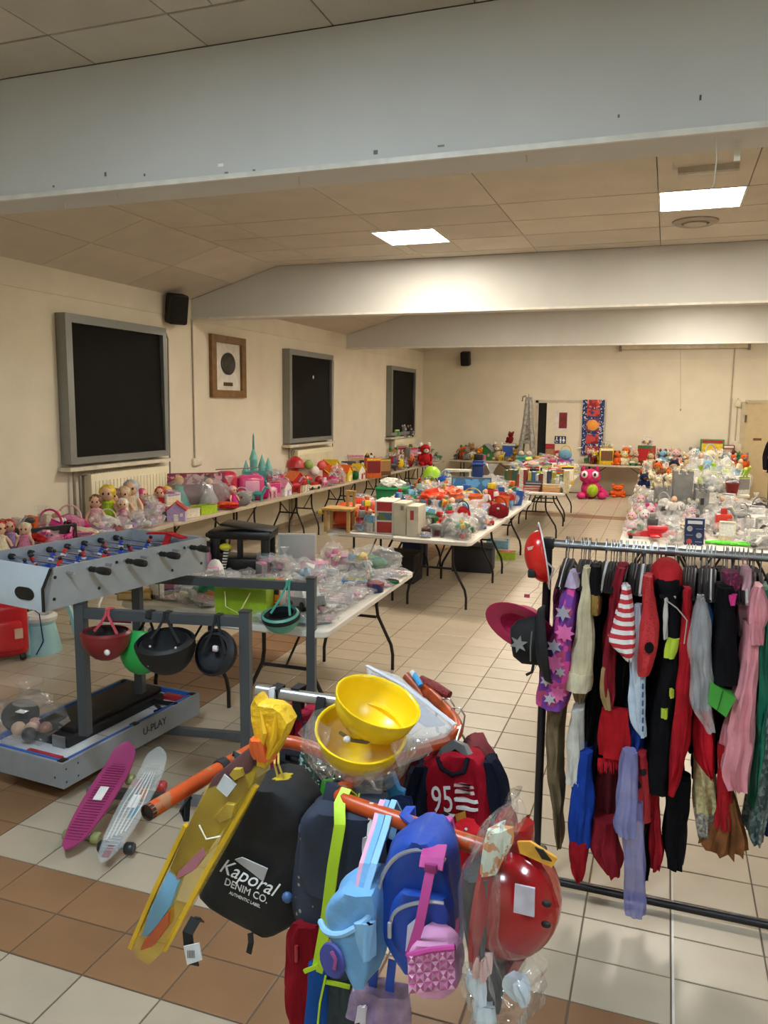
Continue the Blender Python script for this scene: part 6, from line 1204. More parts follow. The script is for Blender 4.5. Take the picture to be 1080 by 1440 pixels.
LB = pattern('red_micro_dots', 'dots', '#7a1a20', '#bf2a2e', 130, thr=.28)
garment('ladybird_top', 'red dotted ladybird top with one black spot', 914, [('sleeve', LB, [(812, 907, 918), (850, 903, 922), (880, 899, 926), (910, 898, 927), (940, 896, 917), (952, 895, 910)], F-.02, .1, {'pleat': .04})])
o = [q for q in COL.objects if q.name == 'ladybird_top'][0]; P_ = PX(913, 911, Y=F-.028); part(MB().at(P_, (math.pi/2, 0, 0)).lathe([(0, 0), (.017, 0), (.016, .006), (0, .007)], 14, 1, 1.3), 'black_spot', cloth('#131214'), o)
BLK = cloth('#111013'); NEON = mat('#b4cc3a', .5)
t = garment('firefighter_coat', 'black firefighter coat with red hood and neon bands', 936, [('coat', BLK, [(826, 922, 958), (870, 922, 966), (920, 926, 966), (1000, 918, 950), (1080, 908, 948), (1120, 908, 946)], F+.02, .2, {'pleat': .05}), ('trousers', BLK, [(1100, 936, 972), (1160, 934, 966), (1200, 934, 963), (1226, 938, 961)], F+.06, .13)])
hd = MB(); c_ = PX(937, 808, Y=F+.1); hd.at(c_, (.35, 0, .1)); hd.lathe([(.055, -.055), (.07, -.02), (.068, .02), (.045, .05), (0, .062)], 18, .85, 1.1); part(hd, 'hood', cloth('#b3272c'), t)
P_ = PX(938, 822, Y=F+.02); part(MB().ico((P_.x, P_.y+.03, P_.z-.01), (.048, .03, .05), 2), 'hood_opening', BLK, t)
for rows in ([(899, 940, 957), (908, 935, 957), (918, 934, 955), (927, 935, 948)], [(970, 942, 947), (982, 942, 948)], [(998, 931, 939), (1012, 931, 939)]): part(drape(MB(), rows, F+.005, .05, pleat=0), 'neon_band', NEON, t)
for rows in ([(842, 936, 938), (900, 934, 937)],): part(drape(MB(), rows, F+.0, .03, pleat=0), 'zip', mat('#c9c6c0', .4), t)
part(MB().strap([PX(937, 844, Y=F), PX(952, 855, Y=F-.005), PX(966, 872, Y=F), PX(962, 905, Y=F)], .008, .004, (0, 1, 0)), 'silver_lapel', mat('#b9b7b2', .3, metal=.5), t)
garment('red_cape', 'long plain red cape beside the black coat', 966, [('cape', cloth('#a81c26'), [(830, 960, 972), (880, 958, 976), (950, 952, 978), (1000, 946, 976), (1060, 942, 968), (1100, 938, 960), (1120, 938, 950)], F+.0, .2, {'pleat': .1})])
garment('lilac_tulle_scarf', 'sheer lilac tulle scarf trailing to the floor', 892, [('tulle', mat('#8d8fc4', .6, alpha=.75, var=.15), [(1060, 876, 896), (1110, 868, 896), (1170, 862, 894), (1180, 870, 892)], F-.03, .07, {'pleat': .18}), ('tail', mat('#7f82bc', .6, alpha=.6, var=.15), [(1130, 880, 905), (1200, 878, 906), (1260, 877, 908), (1292, 880, 904)], F-.01, .06, {'pleat': .15})])
RD = pattern('red_spots', 'dots', '#1a1214', '#a8222a', 16, thr=.24)
garment('spotted_leggings', 'red leggings with black spots', 918, [('leg', RD, [(1065, 897, 908), (1110, 894, 914), (1158, 894, 915)], F+.02, .1, {'pleat': .03}), ('boot', cloth('#a11f2a'), [(1105, 912, 926), (1160, 915, 928), (1200, 911, 932), (1226, 914, 928)], F+.06, .12)])
garment('black_leggings', 'black leggings beside the spotted leggings', 926, [('leg', BLK, [(1040, 905, 930), (1120, 906, 922), (1200, 906, 916), (1240, 905, 911)], F+.1, .1)])
for k in range(3):
    garment('black_jacket', ['black felt jacket tucked beside the striped top', 'black satin jacket tucked beside the ladybird top', 'black velvet dress tucked behind the red cape'][k], (890, 924, 978)[k], [('jacket', BLK, [(806, (886, 918, 972)[k], (898, 930, 984)[k]), (900, (884, 916, 972)[k], (900, 934, 990)[k]), (1000, (884, 914, 974)[k], (902, 934, 992)[k]), (1100, (886, 914, 974)[k], (900, 932, 988)[k])], F+.16, .16)])
t = garment('bagged_grey_costume', 'grey costume inside a clear plastic garment bag', 988, [('costume', cloth('#73777f'), [(850, 982, 990), (880, 977, 999), (950, 973, 999), (1000, 980, 998)], F+.0, .1), ('film', FILM2, [(842, 984, 990), (872, 975, 1002), (940, 969, 1000), (1000, 972, 1003), (1032, 996, 1004)], F-.03, .16, {'pleat': .12, 'wob': .012})])
garment('blue_costume', 'bright blue costume sleeve behind the plastic bag', 994, [('sleeve', cloth('#3a6cb0'), [(832, 986, 1000), (870, 985, 1008), (910, 992, 1010), (925, 998, 1009)], F+.08, .14)])
t = garment('green_cuff_costume', 'black costume with a wide bright green band', 1022, [('sleeve', BLK, [(828, 1010, 1032), (880, 1004, 1038), (940, 1000, 1040), (965, 998, 1040)], F-.01, .14, {'pleat': .05}), ('black_skirt', BLK, [(960, 1000, 1036), (1040, 990, 1030), (1090, 995, 1020)], F+.12, .14)])
P_ = [PX(*q, Y=F-.02) for q in ((999, 960), (1035, 982), (1021, 1009), (996, 990))]; m = MB(); m.add([p for p in P_]+[p+Vector((0, .13, 0)) for p in P_], [(0, 1, 2, 3), (7, 6, 5, 4), (0, 4, 5, 1), (1, 5, 6, 2), (2, 6, 7, 3), (3, 7, 4, 0)]); part(m, 'green_band', mat('#3f9a34', .5), t); part(MB().strap([PX(1017, 971, Y=F-.022), PX(1009, 999, Y=F-.022)], .003, .003, (0, 1, 0)), 'seam', mat('#245c1e', .6), t)
garment('red_skirt', 'bright red skirt below the garment bag', 1000, [('skirt', cloth('#b81c2a'), [(1000, 978, 1002), (1040, 975, 1006), (1080, 982, 1008), (1097, 996, 1006)], F+.04, .16, {'pleat': .15})])
garment('yellow_lace_dress', 'pale yellow lace dress with silver tinsel hem', 1006, [('dress', mat('#cfc390', .6, var=.2, nscale=60), [(1070, 976, 1004), (1110, 976, 1010), (1152, 976, 1008)], F+.08, .13), ('tinsel_hem', mat('#b3b0a6', .3, metal=.5, var=.4, nscale=90), [(1148, 975, 1008), (1168, 977, 1009), (1180, 984, 1004)], F+.07, .15, {'jag': .01})])
garment('brown_fringe_skirt', 'brown fringed suede skirt', 1030, [('skirt', mat('#7d4a1e', .8, var=.2, nscale=20), [(1130, 1012, 1034), (1160, 1004, 1044), (1185, 992, 1052), (1204, 986, 1052)], F+.03, .2, {'pleat': .16, 'npl': 14, 'jag': .012}), ('red_under', cloth('#a31f26'), [(1050, 1010, 1032), (1110, 1009, 1030), (1170, 1010, 1027)], F+.02, .06)])
PKS = satin('#d98f98')
t = garment('pink_satin_dress', 'long pink satin dress with puffed sleeve', 1060, [('sleeve', PKS, [(826, 1062, 1074), (842, 1054, 1080), (868, 1053, 1082), (884, 1054, 1076)], F-.03, .1, {'pleat': .1, 'npl': 11}), ('puff', PKS, [(878, 1056, 1074), (892, 1050, 1077), (908, 1054, 1074)], F-.035, .1, {'pleat': .12, 'npl': 11}), ('skirt', PKS, [(880, 1048, 1070), (940, 1042, 1068), (1000, 1028, 1064), (1060, 1016, 1060), (1095, 1012, 1056), (1115, 1022, 1054)], F-.02, .16, {'pleat': .16, 'npl': 9})])
garment('pink_tulle_top', 'pale pink tulle top with a pink bow', 1046, [('tulle', mat('#d7a3aa', .6, alpha=.8, var=.15), [(802, 1046, 1058), (850, 1036, 1060), (900, 1042, 1056)], F+.08, .14), ('bow', cloth('#d03a80'), [(838, 1026, 1036), (846, 1027, 1035), (852, 1030, 1033)], F-.02, .04)])
garment('magenta_lace_top', 'magenta lace top on a clip hanger', 1030, [('lace', pattern('magenta_lace', 'dots', '#a02a5c', '#5c1c38', 60, thr=.3), [(806, 1016, 1040), (826, 1016, 1042), (834, 1020, 1038)], F+.06, .1)])
garment('green_gown', 'emerald green narrow gown', 1072, [('gown', satin('#1f6e56'), [(830, 1074, 1086), (900, 1068, 1086), (1000, 1064, 1084), (1080, 1058, 1076), (1140, 1056, 1064)], F+.02, .16)])
garment('grey_teal_gown', 'grey and teal sequin gown at the rail end', 1084, [('gown', pattern('teal_sequin', 'cells', '#44524f', '#5f6f6c', 70, c3='#7d8a88', rough=.4), [(960, 1070, 1090), (1060, 1066, 1092), (1120, 1054, 1090), (1170, 1048, 1080), (1190, 1060, 1075)], F+.06, .16)])
garment('navy_sparkle_dress', 'navy dress with silver edging at the rail end', 1092, [('dress', cloth('#16203c'), [(1000, 1076, 1100), (1100, 1064, 1104), (1180, 1072, 1100)], F+.1, .16)])
for k, (hx, c_, n_) in enumerate(((1112, '#8a2a3a', 'wine red'), (1134, '#3a4a6a', 'slate blue'), (1156, '#c9b48a', 'sand'), (1178, '#2a5a4a', 'bottle green'))):
    garment('long_costume', n_+' long costume at the far end of the rail', hx, [('costume', cloth(c_), [(810, hx-8, hx+8), (900, hx-12, hx+14), (1100, hx-14, hx+16)], F+.04, .2)])
r_ = random.Random(8)
for k in range(16):          # bare dark hangers crowding the bar
    hx = 800+k*17+r_.uniform(-5, 5); x = PX(hx, 775, Y=RY).x
    t = wthing('hanger', 'slim %s coat hanger squeezed between the costumes' % ('black plastic' if k % 3 else 'white plastic'), 'hanger', (x, RY, RZ-.15), 'coat hangers on the rail'); hanger(x, '#141316' if k % 3 else '#cfccc6', 0, t)
# ------------------------------------------------------------------ hats on the rail's post
def bowl(m, R, H, rim=0, th=.004, n=24, sx=1, sy=1):
    """open bowl, opening towards +z, bottom at z=0"""
    pr = []; K = 9
    for k in range(K+1): a = math.pi/2*k/K; pr.append((R*math.sin(a), H*(1-math.cos(a))))
    if rim: pr += [(R+rim, H+.002), (R+rim, H+.006), (R, H+.006)]
    pr += [(max(.0, (R-th))*math.sin(math.pi/2*(K-k)/K), th+(H)*(1-math.cos(math.pi/2*(K-k)/K))) for k in range(K+1)]
    pr[0] = (0, 0); pr[-1] = (0, th); m.lathe(pr, n, sx, sy)
def dirM(P, zdir, xdir=(1, 0, 0)):
    z = Vector(zdir).normalized(); x = Vector(xdir); x = (x-z*x.dot(z)).normalized(); y = z.cross(x)
    return Matrix(((x.x, y.x, z.x, P.x), (x.y, y.y, z.y, P.y), (x.z, y.z, z.z, P.z), (0, 0, 0, 1)))
def mbm(P, zd, xd=(1, 0, 0)): m = MB(); m.M = dirM(Vector(P), zd, xd); return m
GH = 'hats hung on the rail post'
P_ = PX(738, 786, Y=3.1)
t = wthing('fire_helmet', 'glossy red toy fire helmet with black badge on the rail post', 'helmet', (P_.x, P_.y, P_.z-.1), GH)
zd = (1, .25, .2)
m = mbm(P_, zd, (0, 0, 1)); bowl(m, .085, .07, .012, sx=1.25, sy=.9); part(m, 'shell', plas('#d2261e', .2), t)
m = mbm(P_+Vector(zd).normalized()*.07, zd, (0, 0, 1)); m.lathe([(.07, 0), (.105, .004), (.106, .008), (.07, .006)], 24, 1.3, .95); part(m, 'white_brim', plas('#d9d5d0'), t)
P2 = PX(748, 806, Y=3.07); part(MB().rbox(P2, (.03, .03, .035), .006), 'black_badge', mat('#1a1719', .5), t)
part(MB().strap([PX(742, 772, Y=3.05), PX(757, 768, Y=3.06)], .012, .004, (0, 0, 1)), 'pink_emblem', plas('#e2a9a0'), t); part(MB().tube([PX(768, 790, Y=3.1), PX(779, 800, Y=3.12), PX(772, 818, Y=3.13)], .004, 6), 'chin_strap', mat('#d8d3c8', .6), t)
P_ = PX(722, 868, Y=3.12)
t = wthing('pink_hat', 'bright pink brimmed hat seen from below on the rail post', 'hat', (P_.x, P_.y, P_.z-.1), GH)
zd = (-.25, -.8, -.5); PH = mat('#c2285c', .6, var=.06); q_ = PX(735, 880, Y=3.16)
m = mbm(q_-Vector(zd).normalized()*.09, zd, (1, 0, -.2)); bowl(m, .085, .1, .055, .004, 28, 1.15, .95); part(m, 'hat', PH, t)
m = mbm(q_-Vector(zd).normalized()*.082, zd, (1, 0, -.2)); bowl(m, .078, .09, 0, .003, 28, 1.15, .95); part(m, 'glitter_lining', mat('#d8386c', .4, var=.1, nscale=80), t)
P2 = PX(741, 838, Y=3.14); part(MB().box(P2, (.022, .004, .014)), 'tag', mat('#b8405c', .6), t); part(MB().tube([P2, PX(757, 826, Y=3.18), PX(764, 800, Y=3.2)], .0015, 4), 'tag_string', mat('#caa0a0', .6), t)
P_ = PX(738, 905, Y=3.04)
t = wthing('sheriff_hat', 'black felt sheriff hat with silver star badge', 'hat', (P_.x, P_.y, P_.z-.12), GH)
zd = (1, .1, .15); BF = mat('#121114', .8, var=.05)
m = mbm(P_+Vector((-.05, 0, 0)), zd, (0, .2, 1)); m.lathe([(0, .0), (.05, 0), (.075, .03), (.085, .1), (.0, .1)], 24, 1.15, .8); part(m, 'crown', BF, t)
m = mbm(P_+Vector((.045, 0, 0)), zd, (0, .2, 1)); m.lathe([(.0, 0), (.08, 0), (.14, .02), (.155, .045), (.15, .05), (.135, .03), (.08, .01), (0, .01)], 30, 1.0, .8); part(m, 'brim', BF, t)
S_ = PX(729, 906, Y=2.955); pts = []
for k in range(12): a = math.pi*k/6+.2; q = .036 if k % 2 == 0 else .016; pts.append((S_.x+q*math.sin(a), S_.z+q*math.cos(a)))
part(MB().prism(pts, .006, 'xz', S_.y), 'star_badge', mat('#b9bcc0', .3, metal=.6, var=.2), t)
part(MB().tube([PX(748, 888, Y=2.97), PX(746, 910, Y=2.96), PX(746, 930, Y=2.97)], .003, 5), 'chain_band', mat('#9a9a98', .3, metal=.7), t); part(MB().tube([PX(750, 935, Y=3.0), PX(748, 945, Y=2.98), PX(740, 949, Y=2.98)], .006, 6), 'chin_cord', BF, t)
# ------------------------------------------------------------------ bike helmets hung on the frame bars
GB = 'bike helmets hung on the leg frames'
def barpt(px, A, B): # point on the frame bar seen at photo x
    best = min((abs(to_px(A.lerp(B, k/200))[0]-px), k) for k in range(201)); p = A.lerp(B, best[1]/200).copy(); p.z = ZF-.05; return p
def bike(lb, px, py, A, B, R, H, sx, col, inner, strap, zd=(0, 0, 1), spx=None, off=-.04):
    b_ = barpt(spx or px, A, B); P_ = PX(px, py, Y=b_.y+off)
    t = wthing('bike_helmet', lb, 'helmet', (P_.x, P_.y, P_.z-.05), GB)
    m = mbm(P_, zd, (1, .2, 0)); bowl(m, R, H, 0, .012, 26, sx, 1); part(m, 'shell', col, t)
    m = mbm(P_+Vector(zd).normalized()*.012, zd, (1, .2, 0)); bowl(m, R*.86, H*.88, 0, .014, 22, sx, 1); part(m, 'padding', inner, t)
    z = Vector(zd).normalized(); top = P_+z*H
    for s_ in (-1, 1):
        e_ = top+Vector((s_*R*sx*.55, 0, 0)); part(MB().strap([e_, e_.lerp(b_, .5)+Vector((0, -.01, 0)), b_+Vector((s_*.008, -.026, .0)), b_+Vector((s_*.008, -.02, .03)), b_+Vector((s_*.008, .02, .03))], .014, .003, (1, .1, 0)), 'strap', strap, t)
    return t, P_
BKS = mat('#141416', .7)
t, P_ = bike('dark red bike helmet hung upside down by coral straps', 150, 928, fL, fM, .112, .14, 1.12, mat('#7c1f22', .35), mat('#2a1c1c', .8), cloth('#c8505a'), spx=155)
q_ = P_+Vector((.07, -.08, .07)); part(MB().ico(q_, (.016, .012, .016), 2), 'white_dial', plas('#dcd9d4'), t)
t, P_ = bike('bright green bike helmet hung behind the black one', 194, 948, fL, fM, .13, .18, 1.0, plas('#1f9a44'), mat('#17301c', .8), BKS, (-.1, .5, .8), spx=212, off=.0)
t, P_ = bike('matt black skate helmet with white rivets hung upside down', 240, 945, fL, fM, .13, .17, 1.12, mat('#0f0f11', .6), mat('#1d1d20', .8), BKS, (0, -.25, 1), spx=236, off=-.09)
for px, py in ((211, 909), (247, 911), (209, 936)): q_ = PX(px, py, Y=P_.y-.135); part(MB().ico(q_, .006, 1), 'rivet', mat('#d6d4d0', .3), t)
t, P_ = bike('black helmet hung with its hollow side facing out', 318, 920, fL, fM, .115, .1, 1.0, mat('#19191c', .45), mat('#232327', .8), BKS, (-.1, -.9, .35), spx=308, off=.03)
q_ = PX(303, 912, Y=P_.y-.06); part(MB().rbox(q_, (.03, .02, .03), .008), 'patterned_pad', pattern('pad_print', 'noise', '#d8a8b8', '#e6e2dc', 40, c3='#8c8aa0'), t)
t, P_ = bike('mint green bike helmet with dark band and mint straps', 398, 888, fRL, fR, .1, .115, 1.12, mat('#63b09c', .4), mat('#16181a', .7), cloth('#58a890'), (0, -.3, 1), spx=408, off=-.05)
m = mbm(P_+Vector((0, -.3, 1)).normalized()*.092, (0, -.3, 1)); m.lathe([(.092, 0), (.1035, .0), (.1035, .024), (.092, .024), (.092, 0)], 26, 1.1, 1); part(m, 'dark_band', mat('#17191b', .6), t)
for px in (383, 402): q_ = PX(px, 877, Y=P_.y-.085); part(MB().rbox(q_, (.02, .01, .012), .003), 'vent', mat('#101214', .7), t)
# green crisp bag, white book tucked behind the frame bar
q_ = PX(296, 855, Y=fM.y+.25); t = wthing('green_foil_bag', 'shiny green foil bag of crisps lying behind the bar', 'bag', (q_.x, q_.y, TZ))
q_.z = TZ+.07; q_.y = 4.45; q_.x = PX(296, 840, Y=4.45).x
part(MB().ico(q_, (.14, .08, .07), 3, .25, 3, 3, .9), 'bag', mat('#1f7f4e', .25, var=.2, nscale=14), t); part(MB().ico(q_+Vector((.02, -.05, -.01)), (.08, .04, .04), 2, .1), 'print_patch', mat('#c9805a', .4), t)
# ------------------------------------------------------------------ person in the far right doorway
P_ = PX(1081, 690, Y=16.9); bx, by = P_.x+.23, 17.6
me = bpy.data.meshes.new('person'); J = [(0, 0, .95), (0, 0, 1.15), (0, .0, 1.36), (0, .0, 1.48), (0, -.02, 1.56), (0, -.02, 1.68), (.1, 0, .9), (.11, -.01, .5), (.11, .02, .09), (.11, -.1, .04), (-.1, 0, .9), (-.11, -.01, .5), (-.11, .02, .09), (-.11, -.1, .04), (.2, 0, 1.4), (.27, .02, 1.12), (.28, -.06, .88), (.28, -.08, .78), (-.2, 0, 1.4), (-.27, .02, 1.12), (-.28, -.06, .88), (-.28, -.08, .78)]
Rr = [.16, .15, .15, .06, .06, .1, .1, .075, .05, .04, .1, .075, .05, .04, .07, .055, .045, .035, .07, .055, .045, .035]
E_ = [(0, 1), (1, 2), (2, 3), (3, 4), (4, 5), (0, 6), (6, 7), (7, 8), (8, 9), (0, 10), (10, 11), (11, 12), (12, 13), (2, 14), (14, 15), (15, 16), (16, 17), (2, 18), (18, 19), (19, 20), (20, 21)]
me.from_pydata(J, E_, []); o = bpy.data.objects.new('person', me); COL.objects.link(o)
sk = o.modifiers.new('skin', 'SKIN'); sv = me.skin_vertices[0].data
for i, r__ in enumerate(Rr): sv[i].radius = (r__, r__*(.7 if i in (0, 1, 2) else 1)); sv[i].use_root = (i == 0)
o.modifiers.new('sub', 'SUBSURF').levels = 2
dg = bpy.context.evaluated_depsgraph_get(); me2 = bpy.data.meshes.new_from_object(o.evaluated_get(dg)); bpy.data.objects.remove(o)
me2.materials.clear(); me2.materials.append(cloth('#151419')); me2.materials.append(SKIN); me2.shade_smooth()
for p in me2.polygons:
    c = p.center
    if c.z > 1.5 or c.z < .84 and abs(c.x) > .24: p.material_index = 1
me2.name = 'body'
t = thing('person', 'person in a black coat and trousers standing by the right door', 'person', (bx, by, 0), .2)
o = bpy.data.objects.new('body', me2); COL.objects.link(o); o.parent = t
part(MB().ico((0, .01, 1.72), (.105, .12, .1), 2, .1), 'hair', mat('#2a1d16', .7), t); part(MB().ico((0, -.125, 1.655), (.018, .02, .022), 2), 'nose', SKIN, t)
for x_ in (-.04, .04): part(MB().ico((x_, -.1, 1.685), (.014, .012, .009), 2), 'eye', mat('#2b211c', .3), t)
for x_ in (-.105, .105): part(MB().ico((x_, -.01, 1.67), (.015, .025, .035), 2), 'ear', SKIN, t)
part(MB().tube([(-.03, -.108, 1.61), (0, -.114, 1.607), (.03, -.108, 1.61)], .006, 6), 'mouth', mat('#a8625a', .5), t)
part(MB().lathe([(.24, .78), (.235, .95), (.2, 1.15), (.21, 1.36), (.12, 1.47), (.08, 1.47)], 18, 1, .75), 'coat', cloth('#17151a'), t)
# added backing costumes: their dark colours stand for shade between the garments
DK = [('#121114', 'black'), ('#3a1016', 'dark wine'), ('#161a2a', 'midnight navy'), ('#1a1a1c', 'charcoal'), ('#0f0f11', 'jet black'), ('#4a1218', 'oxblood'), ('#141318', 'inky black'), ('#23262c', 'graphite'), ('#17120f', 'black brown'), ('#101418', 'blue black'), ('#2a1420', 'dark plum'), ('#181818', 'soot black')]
DB = ['the cream shirt', 'the gold cuff jacket', 'the red quilted coat', 'the striped pirate top', 'the pale blue tabard', 'the ladybird top', 'the black firefighter coat', 'the red cape', 'the garment bag', 'the green banded costume', 'the pink tulle top', 'the pink satin dress']
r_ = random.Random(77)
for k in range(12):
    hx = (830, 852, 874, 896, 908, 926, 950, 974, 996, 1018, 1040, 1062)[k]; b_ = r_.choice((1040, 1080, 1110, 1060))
    garment('gap_shade_costume', '%s backing costume added to shade the gap behind %s' % (DK[k][1], DB[k]), hx, [('costume', cloth(DK[k][0]), [(806, hx-9, hx+9), (850, hx-12, hx+12), (950, hx-13, hx+13), (b_, hx-12, hx+13)], F+.24, .16, {'pleat': .12, 'npl': 9})])
# ------------------------------------------------------------------ four-arm orange display rack
ZA = 1.25
OR = mat('#b5481c', .35, metal=.2, var=.2, nscale=18); WORN = pattern('worn_orange', 'noise', '#b5481c', '#9c6a4c', 22, rough=.35, c3='#a8431c', thr=.6)
ctr = Vector((-.655, 1.645, 0)); zA = ZA
t = wthing('display_rack', 'worn orange tube display rack with four bent arms', 'display rack', (ctr.x, ctr.y, 0))
part(MB().tube([(ctr.x, ctr.y, .03), (ctr.x, ctr.y, 1.0)], .02, 12), 'post', OR, t)
for k in range(4):
    a = math.pi/4+k*math.pi/2; part(MB().tube([(ctr.x, ctr.y, .04), (ctr.x+.36*math.cos(a), ctr.y+.36*math.sin(a), .02)], .016, 8), 'foot', OR, t)
def smooth(pts, n=3):
    P_ = [Vector(p) for p in pts]
    for _ in range(n):
        Q = [P_[0]]
        for a, b in zip(P_[:-1], P_[1:]): Q += [a.lerp(b, .25), a.lerp(b, .75)]
        Q.append(P_[-1]); P_ = Q
    return P_
def pz(x, y, z=ZA): return PX(x, y, z=z)
A1 = [ctr+Vector((0, 0, 1.0)), ctr+Vector((-.02, 0, 1.17)), pz(470, 1062), pz(392, 1037), pz(340, 1062), pz(207, 1143)]
A2 = [ctr+Vector((0, 0, 1.0)), ctr+Vector((0, -.02, 1.17)), pz(510, 1085), pz(468, 1120), pz(520, 1140), pz(712, 1203)]
A3 = [ctr+Vector((0, 0, 1.0)), ctr+Vector((.02, 0, 1.17)), pz(575, 1056), pz(650, 1036), pz(632, 1000), pz(578, 953)]
A4 = [ctr+Vector((0, 0, 1.0)), ctr+Vector((0, .02, 1.17)), pz(545, 1020), pz(525, 992), pz(470, 986), pz(362, 970)]
arms = []
for A, m_ in ((A1, WORN), (A2, WORN), (A3, OR), (A4, mat('#b7b5b2', .3, metal=.8, var=.1))): arms.append(part(MB().tube(smooth(A), .0165, 12, cap=False), 'arm', m_, t))
e_ = A1[-1]; d_ = (A1[-1]-A1[-2]).normalized(); sub(mbm(e_-d_*.01, d_).lathe([(.0, .006), (.0145, .006), (.0145, .0105), (.0168, .0105), (.0168, 0)], 12), 'dark_end', mat('#2a1c16', .6), arms[0])
for px, py in ((312, 1079),): q_ = pz(px, py); d2 = (A1[-1]-A1[-2]).normalized(); part(mbm(q_, d2).lathe([(.019, -.012), (.021, 0), (.019, .012)], 14), 'black_ring', mat('#18171a', .6), t)
q_ = pz(478, 1107); part(mbm(q_, (A2[3]-A2[2]).normalized()).lathe([(.018, -.004), (.0205, 0), (.018, .004)], 14), 'black_ring', mat('#18171a', .6), t)
GN = 'goods hung on the orange display rack'
def P(x, y, Y): return PX(x, y, Y=Y)
# long yellow sleeve with folded kite
Yk = 1.27
t = wthing('kite_sleeve', 'long yellow plastic sleeve holding a folded brown and blue kite', 'kite', P(290, 1200, Yk), GN)
YF_ = mat('#d9b62c', .2, var=.1, alpha=.36); YS = mat('#e0b41e', .45, var=.12)
def ribbonpoly(name, m, pts, Y, d, sb=None):
    """solid slab whose outline is given in photo pixels at depth Y"""
    Q = [P(x, y, Y) for x, y in pts]; n = len(Q)
    mb = MB(); c = sum(Q, Vector())/n
    vs = [q+Vector((0, d*.15, 0)) for q in Q]+[q+Vector((0, d*.85, 0)) for q in Q]+[c+(q-c)*.94 for q in Q]+[c+(q-c)*.94+Vector((0, d, 0)) for q in Q]
    fs = [tuple(range(2*n, 3*n))[::-1], tuple(range(3*n, 4*n))]
    for i in range(n):
        j = (i+1) % n; fs += [(i, j, j+n, i+n), (2*n+i, 2*n+j, j, i), (i+n, j+n, 3*n+j, 3*n+i)]
    mb.add(vs, fs); return part(mb, name, m, sb or t, 50)
ribbonpoly('sleeve', YF_, [(368, 1075), (290, 1105), (262, 1160), (230, 1235), (200, 1300), (184, 1330), (187, 1348), (207, 1361), (232, 1335), (262, 1280), (318, 1180), (360, 1100)], Yk, .05)
ribbonpoly('brown_panel', mat('#5c3838', .6, var=.15), [(354, 1048), (300, 1092), (268, 1152), (238, 1222), (246, 1240), (270, 1226), (312, 1166), (354, 1100)], Yk+.002, .022)
ribbonpoly('pink_panel', mat('#b0707e', .6), [(285, 1192), (250, 1226), (246, 1238), (272, 1225), (288, 1204)], Yk-.003, .02)
ribbonpoly('blue_panel', mat('#6fa3c4', .5), [(236, 1226), (210, 1280), (198, 1318), (210, 1318), (240, 1274), (252, 1240)], Yk-.003, .02)
ribbonpoly('orange_panel', mat('#b8562c', .5), [(238, 1280), (202, 1322), (196, 1338), (214, 1332), (238, 1300)], Yk-.003, .02)
ribbonpoly('yellow_spot', mat('#b89a34', .5), [(328, 1082), (322, 1090), (330, 1098), (341, 1092), (338, 1082)], Yk-.008, .012)
ribbonpoly('yellow_spot', mat('#b89a34', .5), [(318, 1130), (300, 1150), (308, 1158), (326, 1150), (330, 1132)], Yk-.006, .012)
for a_, b_ in (((262, 1160), (184, 1332)), ((360, 1105), (232, 1335))):
    part(MB().strap([P(*a_, Yk+.01), P((a_[0]+b_[0])/2-2, (a_[1]+b_[1])/2, Yk+.0), P(*b_, Yk+.01)], .009, .012, (1, 0, 0)), 'yellow_edge', YS, t)
ribbonpoly('gathered_top', mat('#e8b71a', .5, var=.12, bump=.8, bscale=30), [(356, 981), (362, 991), (384, 994), (396, 1002), (405, 1018), (396, 1040), (384, 1062), (370, 1083), (360, 1080), (366, 1058), (358, 1042), (352, 1012), (351, 992)], Yk+.004, .045)
for a_, b_, c_ in (((366, 998), (372, 1030), (366, 1066)), ((388, 1004), (386, 1036), (372, 1074))): part(MB().tube([P(*a_, Yk+.006), P(*b_, Yk-.002), P(*c_, Yk+.004)], [.002, .007, .002], 6), 'crease', mat('#dca812', .5), t)
part(drape(MB(), [(1042, 352, 372), (1058, 348, 378), (1072, 356, 376)], Yk-.004, .03, pleat=.1), 'orange_lining', mat('#dd5f22', .5), t, 60)
q_ = [P(*a_, Yk-.006) for a_ in ((315, 1089), (304, 1108), (319, 1121), (332, 1104))]; part(MB().add(q_+[v+Vector((0, .003, 0)) for v in q_], [(0, 1, 2, 3), (7, 6, 5, 4)]+[(i, (i+1) % 4, (i+1) % 4+4, i+4) for i in range(4)]), 'price_tag', mat('#cfd6dc', .6), t)
part(MB().tube([P(280, 1160, Yk-.005), P(290, 1180, Yk-.008), P(310, 1176, Yk-.006)], .0018, 5), 'cord', mat('#e6e0d4', .6), t)
# black backpack with lettering
Yb = 1.40
t = wthing('black_backpack', 'black drawstring backpack with pale script lettering', 'backpack', P(345, 1230, Yb), GN)
BB = mat('#121214', .75, var=.06, bump=.2, bscale=20)
part(drape(MB(), [(1112, 352, 396), (1128, 330, 420), (1160, 312, 432), (1220, 292, 432), (1270, 272, 424), (1290, 266, 416), (1305, 290, 400), (1316, 330, 384)], Yb, .13, pleat=.03, npl=5, pw=3.2, n=36), 'body', BB, t, 70)
part(MB().strap([P(350, 1115, Yb+.04), P(345, 1092, Yb+.05), pz(335, 1072)+Vector((0, 0, .02)), P(322, 1100, Yb+.09)], .025, .004, (1, 0, 0)), 'shoulder_strap', BB, t); part(MB().strap([P(268, 1120, Yb+.05), P(256, 1140, Yb+.03), P(262, 1155, Yb+.03), P(265, 1110, Yb+.05), pz(282, 1097)], .02, .004, (0, 1, 0)), 'webbing_loop', BB, t)
